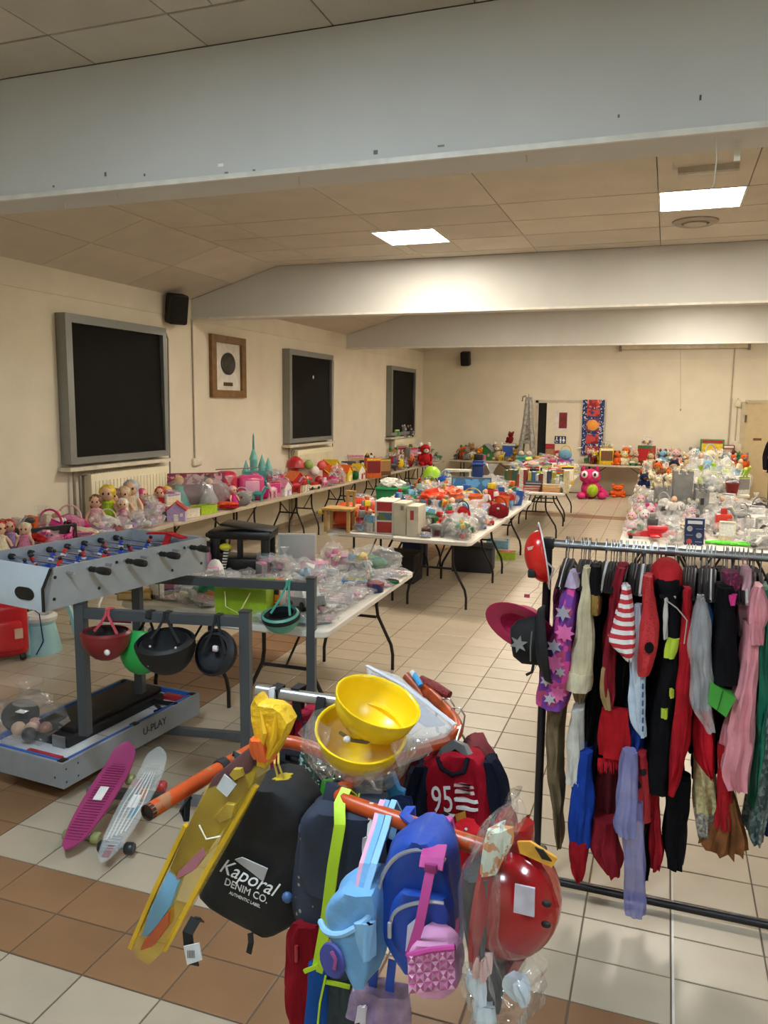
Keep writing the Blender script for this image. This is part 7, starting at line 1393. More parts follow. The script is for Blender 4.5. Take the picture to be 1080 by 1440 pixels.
part(MB().strap([P(352, 1312, Yb), P(353, 1325, Yb-.01), P(350, 1340, Yb-.005)], .012, .004, (1, 0, 0)), 'bottom_strap', BB, t)
def front_M(px, py, Y, rz=0): return Matrix.Translation(P(px, py, Y)-t.location) @ Matrix.Rotation(rz, 4, 'Y') @ Matrix.Rotation(math.pi/2-.25, 4, 'X')
LT = mat('#d6d4d0', .6)
lettering('Kaporal', .043, LT, t, front_M(348, 1234, Yb-.02, .22), shear=.35); lettering('DENIM CO.', .021, LT, t, front_M(346, 1253, Yb-.018, .2)); lettering('AUTHENTIC LABEL', .009, LT, t, front_M(344, 1265, Yb-.016, .2))
q_ = [P(*a_, Yb-.016) for a_ in ((330, 1209), (340, 1206), (376, 1222), (370, 1240), (355, 1228))]; part(MB().add(q_+[v+Vector((0, .003, 0)) for v in q_], [(0, 1, 2, 3, 4), (9, 8, 7, 6, 5)]+[(i, (i+1) % 5, (i+1) % 5+5, i+5) for i in range(5)]), 'grey_flag', mat('#a9a8a6', .6), t)
# swing tag strap
t = wthing('strap_label', 'black swing strap with a white barcode label', 'label', P(268, 1320, Yb-.03), GN)
part(MB().strap([P(275, 1292, Yb), P(264, 1312, Yb-.02), P(266, 1335, Yb-.02), P(273, 1357, Yb-.01)], .026, .003, (1, 0, 0)), 'strap', mat('#121214', .7), t)
q_ = [P(*a_, Yb-.028) for a_ in ((258, 1331), (280, 1326), (284, 1350), (263, 1357))]; part(MB().add(q_+[v+Vector((0, .002, 0)) for v in q_], [(0, 1, 2, 3), (7, 6, 5, 4)]+[(i, (i+1) % 4, (i+1) % 4+4, i+4) for i in range(4)]), 'white_label', mat('#dcdfe4', .6), t)
m = MB()
for k in range(5): m.box(P(264+k*2.2, 1342, Yb-.031), (.0012, .001, .018))
part(m, 'barcode', mat('#26262a', .6), t)['kind'] = 'stuff'
part(MB().strap([P(284, 1296, Yb+.03), P(278, 1290, Yb+.01), P(275, 1292, Yb)], .012, .003, (1, 0, 0)), 'tie', mat('#121214', .7), t)
# pale green clear pouch with yellow clip
t = wthing('green_pouch', 'clear pale green pouch with a yellow clip', 'pouch', P(415, 1130, 1.5), GN)
part(drape(MB(), [(1102, 385, 402), (1110, 384, 424), (1130, 390, 440), (1150, 400, 450), (1172, 412, 452)], 1.48, .05, pleat=.05), 'pouch', mat('#a9c47a', .15, alpha=.55), t, 60); part(MB().tube([P(404, 1100, 1.47), P(430, 1120, 1.46), P(448, 1150, 1.46), P(452, 1172, 1.47)], .005, 6), 'piping', mat('#c9d2a0', .4), t)
part(drape(MB(), [(1096, 386, 404), (1108, 384, 406), (1122, 390, 404)], 1.455, .03, pleat=.04), 'yellow_clip', mat('#bda51e', .4), t, 50)
for dx in (0, 8): part(MB().tube([P(392+dx, 1098, 1.46), P(386+dx*.7, 1075, 1.46), pz(388+dx*.4, 1040)+Vector((0, 0, .015))], .0025, 5), 'cord', mat('#cfae4a', .6), t)
# sequin bag, green card, blue folder behind
t = wthing('sequin_bag', 'teal reversible sequin bag', 'bag', P(445, 1100, 1.72), GN); part(drape(MB(), [(1052, 440, 462), (1062, 418, 482), (1090, 410, 490), (1125, 414, 486), (1140, 425, 476)], 1.68, .1, pleat=.06, wob=.01), 'bag', pattern('sequins', 'cells', '#0f3a3c', '#1f6a64', 120, rough=.2, c3='#a9cfc8', thr=.6), t, 60); part(MB().strap([P(450, 1056, 1.7), P(458, 1040, 1.69), P(470, 1056, 1.7)], .012, .004, (0, 1, 0)), 'handle', mat('#123a3a', .5), t)
t = wthing('green_card', 'plain bright green card hanging in the rack', 'card', P(455, 1120, 1.6), GN); ribbonpoly('card', mat('#3fa52a', .5), [(452, 1098), (478, 1094), (470, 1130), (462, 1160), (444, 1162)], 1.58, .006, t); part(MB().tube([P(466, 1097, 1.58), pz(472, 1090)+Vector((0, 0, .016))], .0015, 4), 'string', mat('#cfcac0', .6), t)
t = wthing('blue_folder', 'light blue hanging pack with dark badge', 'pack', P(550, 1120, 1.7), GN); ribbonpoly('pack', mat('#3f8cc2', .45), [(534, 1098), (552, 1088), (560, 1110), (568, 1114), (560, 1150), (534, 1150)], 1.66, .02, t); ribbonpoly('badge', mat('#16242e', .5), [(534, 1124), (544, 1120), (546, 1138), (535, 1140)], 1.652, .006, t); part(MB().tube([P(550, 1090, 1.67), P(548, 1070, 1.68), pz(552, 1066)+Vector((0, 0, .018))], .0015, 4), 'string', mat('#cfcac0', .6), t)
# crimson and black backpacks on the silver arm
for k, (x_, lb, c_) in enumerate(((395, 'crimson padded backpack strap on the silver arm', '#8e1a34'), (425, 'crimson rucksack hanging from the silver arm', '#9a1c38'))):
    t = wthing('crimson_backpack', lb, 'backpack', P(x_, 1050, 2.0), GN)
    part(drape(MB(), [(1008, x_-12, x_+8), (1020, x_-18, x_+14), (1070, x_-20, x_+12), (1110, x_-16, x_+10)], 1.92, .12, pleat=.04), 'body', cloth(c_), t, 60); part(MB().strap([P(x_-6, 1012, 1.91), P(x_-8, 990, 1.9), pz(x_-6, 975)+Vector((0, -.02, .02)), pz(x_-4, 975)+Vector((0, .02, .02)), P(x_-4, 1010, 2.0)], .024, .004, (1, 0, 0)), 'strap', mat('#141316', .7), t); part(MB().strap([P(x_+4, 1015, 1.905), P(x_+6, 1060, 1.9), P(x_+2, 1105, 1.905)], .012, .006, (1, 0, 0)), 'dark_piping', mat('#1a1014', .7), t)
    ribbonpoly('hang_tab', mat('#c8c6c4', .6) if k == 0 else mat('#17161a', .7), [(x_-17, 968), (x_-9, 967), (x_-10, 1000), (x_-18, 1000)] if k == 0 else [(x_+20, 980), (x_+32, 982), (x_+28, 1010), (x_+12, 1030)], 1.87, .01, t)
# navy satchel
Yn = 1.36
t = wthing('navy_satchel', 'navy flap satchel with floral lower edge', 'satchel', P(460, 1230, Yn), GN)
NV = mat('#262f42', .7, var=.08); FLR = pattern('floral_navy', 'dots', '#8d8a7a', '#232b3c', 42, thr=.17)
part(drape(MB(), [(1180, 408, 520), (1230, 406, 522), (1280, 404, 520), (1310, 410, 510), (1320, 420, 500)], Yn+.012, .1, pleat=.03, pw=4), 'body', FLR, t, 60)
part(drape(MB(), [(1150, 440, 522), (1160, 414, 524), (1200, 412, 522), (1250, 412, 520), (1268, 418, 516)], Yn-.002, .13, pleat=.02, pw=5), 'flap', NV, t, 60)
part(MB().strap([P(455, 1158, Yn+.05), P(462, 1135, Yn+.05), pz(470, 1113)+Vector((0, -.01, .02)), pz(476, 1115)+Vector((0, .02, .01)), P(480, 1150, Yn+.1)], .03, .005, (1, 0, 0)), 'strap', NV, t); part(drape(MB(), [(1178, 513, 522), (1204, 513, 522)], Yn-.012, .004, pleat=0), 'price_tag', mat('#d0ccc6', .6), t); part(MB().ico(P(404, 1262, Yn+.02), (.012, .01, .012), 2), 'blue_toggle', mat('#3a5a8a', .5), t)
# red heart purse and blue pouch at the bottom
t = wthing('red_purse', 'flat dark red oval purse with a zip', 'purse', P(418, 1370, 1.36), GN); part(drape(MB(), [(1305, 416, 444), (1320, 404, 446), (1350, 396, 446), (1400, 396, 440), (1445, 404, 430), (1460, 412, 424)], 1.35, .04, pleat=.02), 'purse', cloth('#86141f'), t, 60); part(MB().tube([P(417, 1330, 1.34), P(417, 1352, 1.34)], .004, 6), 'zip_pull', mat('#b02a34', .4), t); part(MB().strap([P(430, 1308, 1.37), P(440, 1260, 1.40), P(452, 1190, 1.49), pz(476, 1114)+Vector((0, .03, .012))], .006, .003, (1, 0, 0)), 'cord', mat('#5a141a', .6), t)
# lime lanyard strap with blue pouch
Yl = 1.30
LM = mat('#b3d41e', .5, var=.05)
t = wthing('lime_strap_bag', 'small blue bag on a wide lime green strap', 'bag', P(455, 1300, Yl), GN)
part(MB().strap([P(446, 1366, Yl), P(458, 1300, Yl), P(468, 1220, Yl+.01), P(478, 1160, Yl+.03), pz(484, 1124)+Vector((0, -.024, .004)), pz(487, 1123)+Vector((0, 0, .021)), pz(489, 1124)+Vector((0, .022, 0)), P(492, 1170, Yl+.12), P(496, 1200, Yl+.1), P(498, 1262, Yl+.08)], .023, .003, (1, 0, 0)), 'lime_strap', LM, t)
part(MB().rbox(P(496, 1203, Yl+.095), (.026, .006, .018), .003), 'slider', mat('#9fc018', .4), t); part(MB().strap([P(448, 1358, Yl-.003), P(438, 1362, Yl-.004), P(428, 1366, Yl-.003)], .008, .004, (0, 0, 1)), 'lime_end', LM, t)
part(drape(MB(), [(1362, 434, 462), (1390, 430, 460), (1450, 424, 456)], Yl+.0, .05, pleat=.03), 'blue_bag', cloth('#1f4f9a'), t, 60); part(MB().strap([P(458, 1372, Yl-.004), P(450, 1410, Yl-.004), P(446, 1450, Yl-.004)], .004, .003, (1, 0, 0)), 'lime_piping', LM, t)
# yellow printed pouch and purple clear purse at the lower edge
t = wthing('printed_pouch', 'dark pouch printed with yellow blotches and lime trim', 'pouch', P(470, 1410, 1.32), GN); part(drape(MB(), [(1378, 452, 490), (1396, 446, 496), (1450, 444, 496)], 1.31, .05, pleat=.03), 'pouch', pattern('yellow_blotch', 'noise', '#1e2a30', '#26323a', 30, c3='#b8942a', thr=.44), t, 60); part(MB().strap([P(455, 1380, 1.305), P(475, 1384, 1.3), P(492, 1388, 1.305)], .008, .004, (0, 0, 1)), 'lime_trim', LM, t); part(MB().tube([P(466, 1380, 1.32), P(470, 1300, 1.35), pz(500, 1130)+Vector((0, .02, .012))], .002, 5), 'cord', mat('#a3b83a', .6), t)
t = wthing('clear_purple_purse', 'clear lilac purse with white print', 'purse', P(530, 1420, 1.26), GN); part(drape(MB(), [(1402, 500, 570), (1412, 486, 572), (1450, 484, 570)], 1.25, .05, pleat=.03), 'purse', mat('#a58aae', .2, alpha=.7, var=.2, nscale=30), t, 60); part(MB().strap([P(500, 1404, 1.26), P(498, 1370, 1.27), P(508, 1300, 1.29), pz(525, 1137)+Vector((0, -.01, .018))], .008, .003, (1, 0, 0)), 'white_strap', mat('#d8d4d0', .6), t); part(drape(MB(), [(1416, 505, 515), (1440, 503, 514)], 1.245, .003, pleat=0), 'white_print', mat('#dcd6e0', .6), t)
# pale blue tote
Yt = 1.17
LBM = mat('#6fa6d6', .7, var=.06, bump=.2, bscale=30)
t = wthing('pale_blue_tote', 'pale blue canvas tote with a purple round patch', 'tote bag', P(490, 1300, Yt), GN)
part(drape(MB(), [(1262, 478, 520), (1274, 460, 524), (1298, 450, 525), (1340, 452, 525), (1368, 468, 523), (1384, 484, 519), (1391, 494, 514)], Yt, .11, pleat=.05, npl=5, pw=3), 'bag', LBM, t, 60); part(drape(MB(), [(1302, 500, 520), (1330, 502, 521), (1352, 508, 521)], Yt-.008, .03, pleat=.02), 'side_pocket', mat('#86b8e2', .7), t, 50); part(MB().tube(smooth([P(451, 1296, Yt+.05), P(458, 1312, Yt+.012), P(480, 1316, Yt-.004), P(505, 1302, Yt-.003), P(520, 1288, Yt+.014), P(525, 1278, Yt+.05)], 2), .006, 7), 'rolled_rim', mat('#8fbfe6', .7), t)
for dx, m_ in ((0, LBM), (10, mat('#8ab9e2', .7)), (-6, mat('#d9a0b8', .7))):
    part(MB().strap([P(504+dx*.6, 1270, Yt+.02), P(516+dx, 1215, Yt+.05), P(532+dx, 1165, Yt+.13), pz(543+dx, 1140)+Vector((0, -.024, .006)), pz(544+dx, 1140)+Vector((0, 0, .021)), pz(546+dx, 1140)+Vector((0, .022, -.01)), P(540+dx, 1180, Yt+.24)], .012, .004, (1, 0, 0)), 'handle', m_, t)
q_ = P(462, 1362, Yt-.006); q_ = P(468, 1350, Yt-.004); part(mbm(q_, (-.35, -.9, .1)).lathe([(0, 0), (.03, 0), (.028, .005), (0, .006)], 20), 'purple_patch', mat('#3a3f86', .6), t); part(MB().strap([P(466, 1338, Yt-.016), P(472, 1350, Yt-.018), P(470, 1363, Yt-.014)], .006, .003, (1, 0, 0)), 'pink_stripe', mat('#a0508c', .6), t)
# royal blue backpack
Yr = 1.22
RB = mat('#1c47a6', .5, var=.08, bump=.15, bscale=25)
t = wthing('blue_backpack', 'royal blue mini backpack with silver zips', 'backpack', P(580, 1280, Yr), GN)
part(drape(MB(), [(1186, 570, 606), (1196, 548, 622), (1220, 534, 632), (1260, 526, 636), (1310, 522, 638), (1345, 526, 634), (1362, 540, 618), (1370, 560, 598)], Yr, .11, pleat=.015, npl=4, pw=3.2, n=36), 'body', RB, t, 60)
part(drape(MB(), [(1264, 560, 626), (1278, 548, 632), (1310, 545, 632), (1345, 550, 626), (1356, 560, 612)], Yr-.018, .05, pleat=.01, pw=3), 'front_pocket', RB, t, 60)
ZP = mat('#b9bcc4', .3, metal=.7)
part(MB().tube(smooth([P(529, 1290, Yr+.004), P(533, 1240, Yr), P(550, 1209, Yr), P(575, 1195, Yr), P(603, 1195, Yr+.002), P(626, 1210, Yr+.008)], 2), .004, 6), 'zip', ZP, t); part(MB().tube(smooth([P(549, 1306, Yr-.018), P(551, 1286, Yr-.018), P(566, 1274, Yr-.019), P(600, 1267, Yr-.019), P(624, 1270, Yr-.012)], 2), .0035, 6), 'zip', ZP, t)
for px, py in ((527, 1291), (548, 1308)): part(MB().rbox(P(px, py, Yr-.024), (.008, .006, .03), .002), 'zip_pull', ZP, t)
part(MB().strap([P(595, 1192, Yr+.04), P(596, 1180, Yr+.05), P(590, 1165, Yr+.1), pz(566, 1148)+Vector((.01, -.02, .014)), pz(568, 1150)+Vector((.01, .01, .02)), P(580, 1185, Yr+.16)], .02, .005, (1, 0, 0)), 'hanging_loop', RB, t)
for x0, x1 in ((528, 522), (552, 548)): part(MB().strap([P(x0, 1350, Yr+.06), P(x0-4, 1385, Yr+.05), P(x1, 1450, Yr+.05)], .016, .003, (1, 0, 0)), 'webbing_tail', RB, t)
q_ = [P(*a_, Yr-.022) for a_ in ((573, 1302), (585, 1292), (581, 1332), (570, 1338))]; part(MB().add(q_+[v+Vector((0, .003, 0)) for v in q_], [(0, 1, 2, 3), (7, 6, 5, 4)]+[(i, (i+1) % 4, (i+1) % 4+4, i+4) for i in range(4)]), 'white_label', mat('#c9ccd6', .6), t)
# geometric pink purse on magenta strap
Yp = 1.14
MG = mat('#b8408c', .55, var=.06)
t = wthing('pink_purse', 'pink faceted triangle pattern purse on a magenta strap', 'purse', P(605, 1370, Yp), GN)
part(drape(MB(), [(1336, 584, 632), (1344, 574, 640), (1370, 571, 642), (1392, 576, 638), (1404, 582, 622)], Yp, .07, pleat=.015, pw=4), 'purse', mat('#d493ba', .5), t, 60)
m1, m2 = MB(), MB()
for i in range(6):
    for j in range(4):
        x0, y0 = 573+i*11+j*.5, 1342+j*14+(-i*1.2); Q = [P(x0, y0, Yp-.004), P(x0+11, y0-1.2, Yp-.004), P(x0+11, y0+12.8, Yp-.004), P(x0, y0+14, Yp-.004), P(x0+5.5, y0+6.4, Yp-.011)]
        (m1 if (i+j) % 2 else m2).add(Q, [(0, 4, 1), (2, 4, 3)]); (m2 if (i+j) % 2 else m1).add(Q, [(1, 4, 2), (3, 4, 0)])
part(m1, 'triangle_facets', mat('#c05f9c', .45), t, 10)['kind'] = 'stuff'; part(m2, 'triangle_facets', mat('#e6b4d0', .45), t, 10)['kind'] = 'stuff'
part(MB().tube([P(574, 1344, Yp-.002), P(605, 1336, Yp-.006), P(640, 1332, Yp-.002)], .005, 7), 'zip_edge', MG, t)
part(MB().strap([P(576, 1346, Yp+.01), P(590, 1300, Yp+.02), P(600, 1250, Yp+.03), P(607, 1215, Yp+.05)], .016, .003, (1, 0, 0)), 'strap', MG, t)
part(MB().strap([P(606, 1222, Yp+.05), P(608, 1208, Yp+.06), P(612, 1190, Yp+.1), pz(617, 1168)+Vector((0, -.027, -.006)), pz(618, 1168)+Vector((0, -.012, .02)), pz(620, 1168)+Vector((0, .012, .02)), pz(622, 1170)+Vector((0, .026, -.01)), P(630, 1210, Yp+.26)], .04, .008, (1, 0, 0)), 'shoulder_pad', MG, t)
part(MB().rbox(P(606, 1220, Yp+.045), (.022, .01, .016), .003), 'buckle', mat('#9a2f74', .4), t); part(MB().strap([P(630, 1205, Yp+.26), P(640, 1240, Yp+.2), P(640, 1300, Yp+.1), P(638, 1338, Yp+.05)], .014, .003, (0, 1, 0)), 'strap', MG, t)
# wrapped glove costume
Yw = 1.12
t = wthing('wrapped_gloves', 'grey costume with white mitts wrapped in crinkled clear film', 'costume', P(680, 1320, Yw), GN)
part(drape(MB(), [(1235, 660, 694), (1270, 650, 696), (1330, 648, 698), (1390, 660, 704), (1430, 672, 700)], Yw+.03, .07, pleat=.06), 'grey_fabric', cloth('#3a3a3c'), t, 60); part(drape(MB(), [(1240, 650, 682), (1300, 648, 684), (1352, 658, 684)], Yw+.012, .05, pleat=.08), 'grey_fabric', cloth('#454547'), t, 60)
part(drape(MB(), [(1170, 690, 712), (1190, 684, 716), (1215, 678, 706), (1232, 676, 694)], Yw+.02, .03, pleat=.05), 'printed_header', pattern('header_print', 'noise', '#cfd6c4', '#c98a5a', 40, c3='#5a7a5a', thr=.52), t, 60)
part(drape(MB(), [(1352, 661, 684), (1382, 662, 684)], Yw+.005, .03, pleat=.02), 'pink_cuff', cloth('#d9b3ac'), t, 50)
for rows in ([(1376, 658, 682), (1394, 654, 682), (1410, 660, 681), (1418, 668, 678)], [(1384, 712, 732), (1400, 706, 742), (1412, 720, 742), (1418, 728, 738)], [(1420, 664, 692), (1450, 660, 698)]): part(drape(MB(), rows, Yw+.01, .03, pleat=.03), 'white_mitt', cloth('#c9d4dc'), t, 60)
FB = film('crinkled_film', haze=.035, bscale=26, bump=.6, rough=.09)
part(drape(MB(), [(1158, 700, 708), (1176, 682, 714), (1220, 664, 700), (1260, 642, 697), (1330, 638, 699), (1388, 640, 730), (1412, 646, 762), (1460, 640, 720)], Yw-.02, .12, pleat=.14, npl=11, wob=.012, n=40), 'film', FB, t, 25)
part(MB().tube([P(705, 1162, Yw+.03), pz(700, 1190)+Vector((0, -.01, .022)), pz(702, 1196)+Vector((0, .02, .0))], .003, 5), 'hook', mat('#c9c9c6', .4), t)
# big red toy fire helmet at the arm end
RP = mat('#9c0f18', .18, var=.05, coat=.4); P_ = P(716, 1282, 1.22)
t = wthing('red_fire_helmet', 'large glossy red toy fire helmet with a white tag', 'helmet', P_, GN)
zd = (-1, .12, .05); z_ = Vector(zd).normalized()
q_ = P(788, 1284, 1.22)
m = mbm(q_, zd, (0, 0, 1)); bowl(m, .1, .098, .008, .005, 34, 1.05, .9); part(m, 'shell', RP, t)
m = mbm(q_+z_*.096, zd, (0, 0, 1)); m.lathe([(.096, 0), (.125, .012), (.127, .018), (.096, .007)], 36, 1.12, .95); part(m, 'brim', RP, t)
part(drape(MB(), [(1352, 706, 742), (1368, 700, 730), (1380, 696, 716)], 1.19, .08, pleat=.01), 'neck_brim', RP, t, 60)
m = MB(); N = 9
part(MB().strap([q_+Vector((-.085, -.01, .108)), q_+Vector((-.05, -.01, .104)), q_+Vector((-.024, -.01, .07)), q_+Vector((-.006, -.01, .02))], .018, .014, (0, 1, 0)), 'crest_ridge', RP, t)
part(drape(MB(), [(1168, 726, 744), (1182, 724, 748), (1196, 728, 748)], 1.2, .05, pleat=.01), 'front_shield', RP, t, 60)
q4 = [P(*a_, 1.135) for a_ in ((724, 1244), (752, 1250), (751, 1290), (722, 1283))]; part(MB().add(q4+[v+Vector((0, .004, 0)) for v in q4], [(0, 1, 2, 3), (7, 6, 5, 4)]+[(i, (i+1) % 4, (i+1) % 4+4, i+4) for i in range(4)]), 'white_tag', mat('#c9c3d0', .6, var=.1, nscale=40), t)
q4 = [P(*a_, 1.15) for a_ in ((727, 1184), (745, 1184), (784, 1208), (776, 1220), (731, 1200))]; part(MB().add(q4+[v+Vector((0, .012, -.004)) for v in q4], [(0, 1, 2, 3, 4), (9, 8, 7, 6, 5)]+[(i, (i+1) % 5, (i+1) % 5+5, i+5) for i in range(5)]), 'yellow_sticker', mat('#e0a234', .5, var=.2, nscale=30), t)
q4 = [P(*a_, 1.147) for a_ in ((752, 1192), (764, 1196), (776, 1212), (762, 1208))]; part(MB().add(q4+[v+Vector((0, .003, 0)) for v in q4], [(0, 1, 2, 3), (7, 6, 5, 4)]+[(i, (i+1) % 4, (i+1) % 4+4, i+4) for i in range(4)]), 'black_mark', mat('#1c1512', .5), t)
for px, py in ((769, 1271), (768, 1300)): part(MB().ico(P(px, py, 1.148), (.008, .005, .006), 2), 'rivet', mat('#1c1010', .5), t)
part(MB().strap([pz(706, 1200)+Vector((0, 0, .018)), P(712, 1215, 1.22), P(724, 1240, 1.24)], .01, .003, (0, 1, 0)), 'chin_strap', mat('#17141a', .6), t)
# two yellow helmets in a clear bag on the arms
YL = mat('#efc814', .32, var=.04)
q_ = PX(506, 1072, z=1.275); Yh = q_.y
t = wthing('yellow_helmet_bag', 'two bright yellow toy hard hats wrapped in one clear bag', 'helmet', q_, GN)
nA, nB = Vector((.2, -.3, .93)).normalized(), Vector((.33, -.12, .93)).normalized()
cA, cB = P(507, 1030, Yh)-nA*.095, P(531, 988, Yh+.02)-nB*.085
m = mbm(cA, nA); bowl(m, .092, .095, .004, .003, 32, 1.05, 1); part(m, 'hard_hat', YL, t)
m = mbm(cB, nB); bowl(m, .089, .085, .003, .003, 32, 1.05, 1); part(m, 'hard_hat', YL, t)
part(MB().tube([P(478, 1030, Yh-.02), P(495, 1041, Yh-.04), P(515, 1044, Yh-.04), P(532, 1036, Yh-.02)], .004, 6), 'chin_cord', mat('#5a4a20', .6), t); part(MB().ico(P(488, 1040, Yh-.045), (.009, .008, .008), 2), 'toggle', mat('#d6d2ca', .5), t)
m = mbm(cA-nA*.02, nA); m.lathe([(.02, 0), (.08, .01), (.104, .04), (.112, .075), (.118, .09)], 22, 1.05, 1); m.v = [tuple(Vector(v)+Vector((noise.noise(Vector(v)*30), noise.noise(Vector(v)*30+Vector((5, 0, 0))), noise.noise(Vector(v)*30+Vector((0, 9, 0)))))*.014) for v in m.v]; part(m, 'film', FB, t, 20)
for pts in ([(430, 1018), (446, 1034), (462, 1040)], [(500, 1098), (528, 1100), (524, 1082)], [(556, 1062), (585, 1050), (600, 1040)]):
    part(MB().strap([P(a_, b_, Yh-.06) for a_, b_ in pts], .05, .01, (0, .3, 1)), 'film_tail', FB, t)
# zip bag with navy lining
Yz = Yh+.16
t = wthing('zip_bag', 'large clear zip bag with navy folded cloth lying on the arms', 'plastic bag', P(580, 1000, Yz), GN)
def slab(name, m, pts, d, par): # pts: (px,py,Y)
    Q = [P(*q) for q in pts]; n = len(Q); nn = (Q[1]-Q[0]).cross(Q[2]-Q[0]).normalized()*d
    return part(MB().add(Q+[v+nn for v in Q], [tuple(range(n)), tuple(range(n, 2*n))[::-1]]+[(i, (i+1) % n, (i+1) % n+n, i+n) for i in range(n)]), name, m, par)
slab('film', FILM2, [(516, 936, Yz+.2), (560, 950, Yz+.2), (640, 1018, Yz+.06), (628, 1030, Yz), (560, 1052, Yz-.06), (530, 1000, Yz+.08)], .012, t)
slab('navy_cloth', mat('#5c5f86', .5, var=.15), [(522, 946, Yz+.21), (560, 962, Yz+.2), (626, 1018, Yz+.08), (600, 1020, Yz+.06), (550, 985, Yz+.12)], .006, t)
part(MB().strap([P(516, 936, Yz+.2), P(570, 965, Yz+.16), P(640, 1019, Yz+.06)], .012, .003, (0, 1, 0)), 'zip_strip', mat('#cdd0da', .3), t)
part(MB().strap([P(560, 1050, Yz-.08), P(600, 1040, Yz-.04), P(630, 1032, Yz)], .03, .012, (0, .5, 1)), 'crinkled_edge', FB, t)
# skipping rope handles
q_ = pz(600, 970); t = wthing('skipping_rope', 'dark red skipping rope handles resting on the arm end', 'skipping rope', q_, GN); Yq = q_.y
part(MB().tube([P(592, 955, Yq+.02), P(612, 966, Yq), P(632, 978, Yq-.02)], [.012, .015, .013], 10), 'handle', mat('#7c1f1c', .45, bump=.5, bscale=120), t); part(MB().tube([P(572, 950, Yq+.02), P(585, 964, Yq), P(596, 980, Yq-.02)], [.014, .014, .011], 10), 'handle', mat('#a54a28', .45), t); part(MB().tube([P(582, 948, Yq-.01), P(592, 964, Yq-.03)], .008, 8), 'blue_cap', plas('#3f9ad0'), t); part(MB().tube([P(578, 944, Yq-.008), P(583, 950, Yq-.012)], .0078, 8), 'white_ring', plas('#dcdad6'), t); part(MB().tube([P(622, 974, Yq), P(618, 990, Yq), P(612, 1010, Yq), P(616, 1030, Yq)], .004, 6), 'cord', mat('#18171a', .6), t)
for px, py in ((628, 995), (642, 1008)):
    w_ = pz(px, py); t = wthing('wire_hook', 'thin steel hanger hook over the orange arm', 'hanger', w_, 'hanger hooks on the orange arm'); part(MB().tube([w_+Vector((-.02, 0, .0)), w_+Vector((-.012, 0, .022)), w_+Vector((.008, 0, .026)), w_+Vector((.022, 0, .006)), w_+Vector((.018, 0, -.03))], .0022, 6), 'hook', HK, t)
# red jersey with navy sleeves on a grey hanger, maroon jackets behind
Yj = 1.70
t = wthing('red_jersey', 'red childrens shirt with navy sleeves and white number print', 'shirt', P(640, 1150, Yj), GN)
RJ = cloth('#9c1426', .06)
part(drape(MB(), [(1066, 622, 668), (1076, 596, 682), (1092, 584, 692), (1140, 588, 696), (1200, 596, 700), (1262, 604, 704)], Yj, .07, pleat=.03, npl=5, pw=3, n=36), 'body', RJ, t, 60)
part(drape(MB(), [(1080, 584, 604), (1110, 568, 602), (1160, 558, 600), (1205, 552, 596), (1230, 552, 590)], Yj-.005, .06, pleat=.06), 'sleeve', cloth('#141828'), t, 60); part(drape(MB(), [(1074, 678, 694), (1100, 682, 708), (1150, 688, 716), (1200, 692, 722)], Yj-.005, .06, pleat=.06), 'sleeve', cloth('#141828'), t, 60)
part(MB().tube([P(616, 1066, Yj+.01), P(620, 1080, Yj-.008), P(636, 1090, Yj-.012), P(652, 1086, Yj-.01), P(658, 1066, Yj+.01)], .006, 8), 'collar', cloth('#15131c'), t)
part(MB().strap([P(618, 1070, Yj+.03), P(626, 1054, Yj+.035), P(640, 1046, Yj+.04), P(652, 1052, Yj+.04), P(658, 1064, Yj+.03)], .02, .02, (0, .2, 1)), 'hanger', mat('#5c5f60', .4), t); part(MB().tube([P(641, 1046, Yj+.04), P(643, 1038, Yj+.05), pz(648, 1030)+Vector((0, 0, .018))], .003, 6), 'hanger_hook', HK, t)
slab('size_label', mat('#c58a88', .7), [(631, 1067, Yj+.02), (645, 1066, Yj+.02), (648, 1077, Yj+.01), (634, 1079, Yj+.01)], .002, t)
def fM2(px, py, Y, rz=0): return Matrix.Translation(P(px, py, Y)-t.location) @ Matrix.Rotation(rz, 4, 'Y') @ Matrix.Rotation(math.pi/2-.1, 4, 'X')
lettering('95', .088, mat('#dcd6d6', .6), t, fM2(621, 1126, Yj-.012, -.2) @ Matrix.Diagonal((.62, 1, 1, 1)), shear=.1)
for k, (rows, c_) in enumerate((([(1112, 642, 664), (1117, 642, 665)], '#d9b9b8'), ([(1124, 640, 668), (1129, 641, 669)], '#dcd6d6'), ([(1104, 640, 664), (1108, 640, 665)], '#c89a9c'), ([(1136, 642, 668), (1140, 642, 668)], '#dcd6d6'))): part(drape(MB(), rows, Yj-.012, .005, pleat=0, n=12), 'print_bar', mat(c_, .6), t)
ribbonpoly('print_swoosh', mat('#d8d2d2', .6), [(612, 1152), (626, 1144), (640, 1146), (634, 1154), (618, 1162)], Yj-.009, .004, t); ribbonpoly('print_swoosh', mat('#c9862c', .6), [(640, 1146), (654, 1140), (656, 1156), (644, 1164)], Yj-.009, .004, t); ribbonpoly('print_swoosh', mat('#2a1d26', .6), [(618, 1146), (624, 1142), (632, 1146), (626, 1150)], Yj-.011, .004, t)
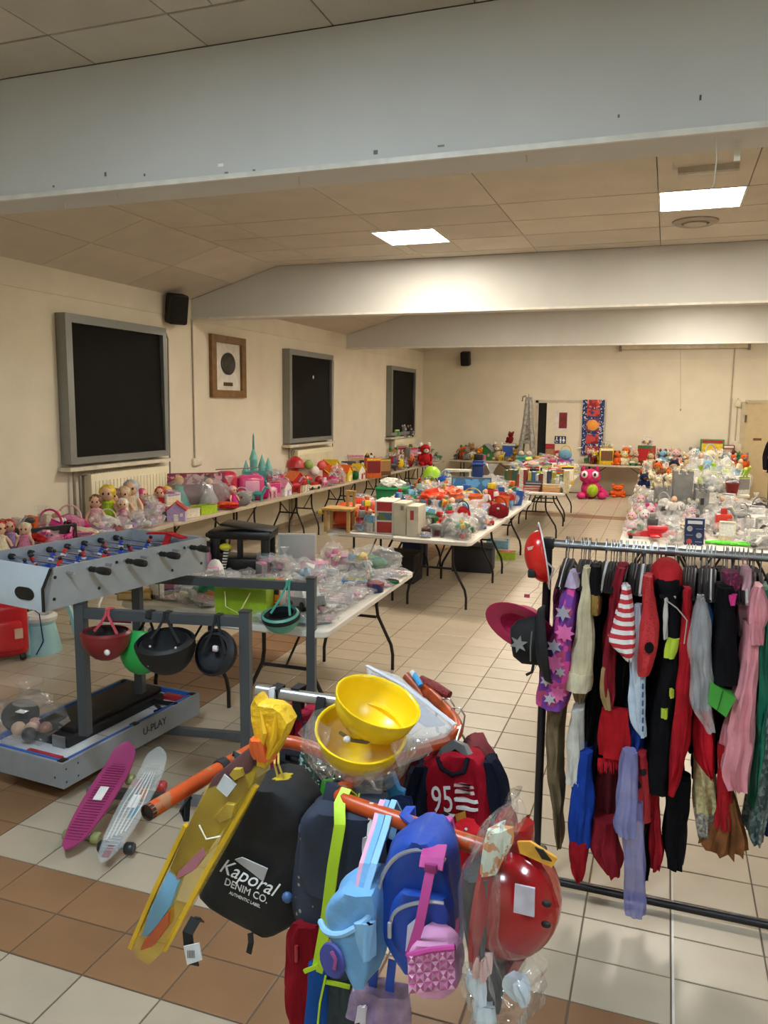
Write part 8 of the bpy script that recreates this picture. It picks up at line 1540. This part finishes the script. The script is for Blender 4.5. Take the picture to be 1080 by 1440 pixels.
for k, (rows, Y_, c_, lb) in enumerate((([(1050, 650, 672), (1066, 640, 690), (1120, 640, 704), (1190, 650, 716), (1250, 660, 720)], Yj+.12, '#6e1520', 'dark red jacket hanging behind the red shirt'), ([(1060, 560, 640), (1080, 545, 640), (1130, 545, 620), (1200, 560, 630)], Yj+.14, '#5c1018', 'wine red glossy jacket behind the red shirt'), ([(1090, 568, 600), (1150, 556, 610), (1240, 558, 612)], Yj+.1, '#12182a', 'navy jacket hanging behind the red shirt'))):
    t2 = wthing('hanging_jacket', lb, 'jacket', P(rows[0][1], rows[0][0], Y_), 'jackets hung behind the red shirt'); part(drape(MB(), rows, Y_, .09, pleat=.06), 'jacket', mat(c_, .35 if k == 1 else .8, var=.15, nscale=12, bump=.3, bscale=12), t2, 60); part(MB().tube([P((rows[0][1]+rows[0][2])/2, rows[0][0]+3, Y_+.04), pz(644-12*k, 1034+4*k)+Vector((0, 0, .02))], .003, 5), 'hanger_hook', HK, t2)
t = wthing('red_tshirt', 'plain bright red t-shirt hanging below the orange arm', 'shirt', P(645, 1210, 1.5), GN); part(drape(MB(), [(1178, 632, 666), (1200, 626, 672), (1240, 628, 676), (1300, 632, 674)], 1.5, .08, pleat=.05), 'shirt', cloth('#a8141e'), t, 60); part(MB().tube([P(648, 1180, 1.53), pz(655, 1180)+Vector((0, 0, .02))], .003, 5), 'hanger_hook', HK, t)
# dark rucksack bodies filling the middle of the rack
for k, (rows, Y_, c_, lb) in enumerate((([(1075, 380, 430), (1100, 376, 440), (1160, 380, 440), (1190, 390, 430)], 1.75, '#17181c', 'black rucksack deep inside the orange rack'), ([(1105, 478, 530), (1140, 476, 534), (1220, 480, 534)], 1.6, '#15161a', 'black tote deep inside the orange rack'), ([(1150, 530, 560), (1200, 526, 580), (1260, 530, 585)], 1.45, '#16284c', 'dark blue bag behind the royal blue backpack'))):
    t2 = wthing('dark_bag', lb, 'bag', P(rows[0][1], rows[0][0], Y_), 'dark bags inside the orange rack'); part(drape(MB(), rows, Y_, .1, pleat=.05), 'bag', cloth(c_), t2, 60); c_x = (rows[0][1]+rows[0][2])/2; part(MB().strap([P(c_x, rows[0][0]+3, Y_+.04), P(c_x, rows[0][0]-14, Y_+.02), ctr+Vector((-.03+.03*k, -.02*k, 1.2))], .016, .004, (1, 0, 0)), 'strap', cloth(c_), t2)
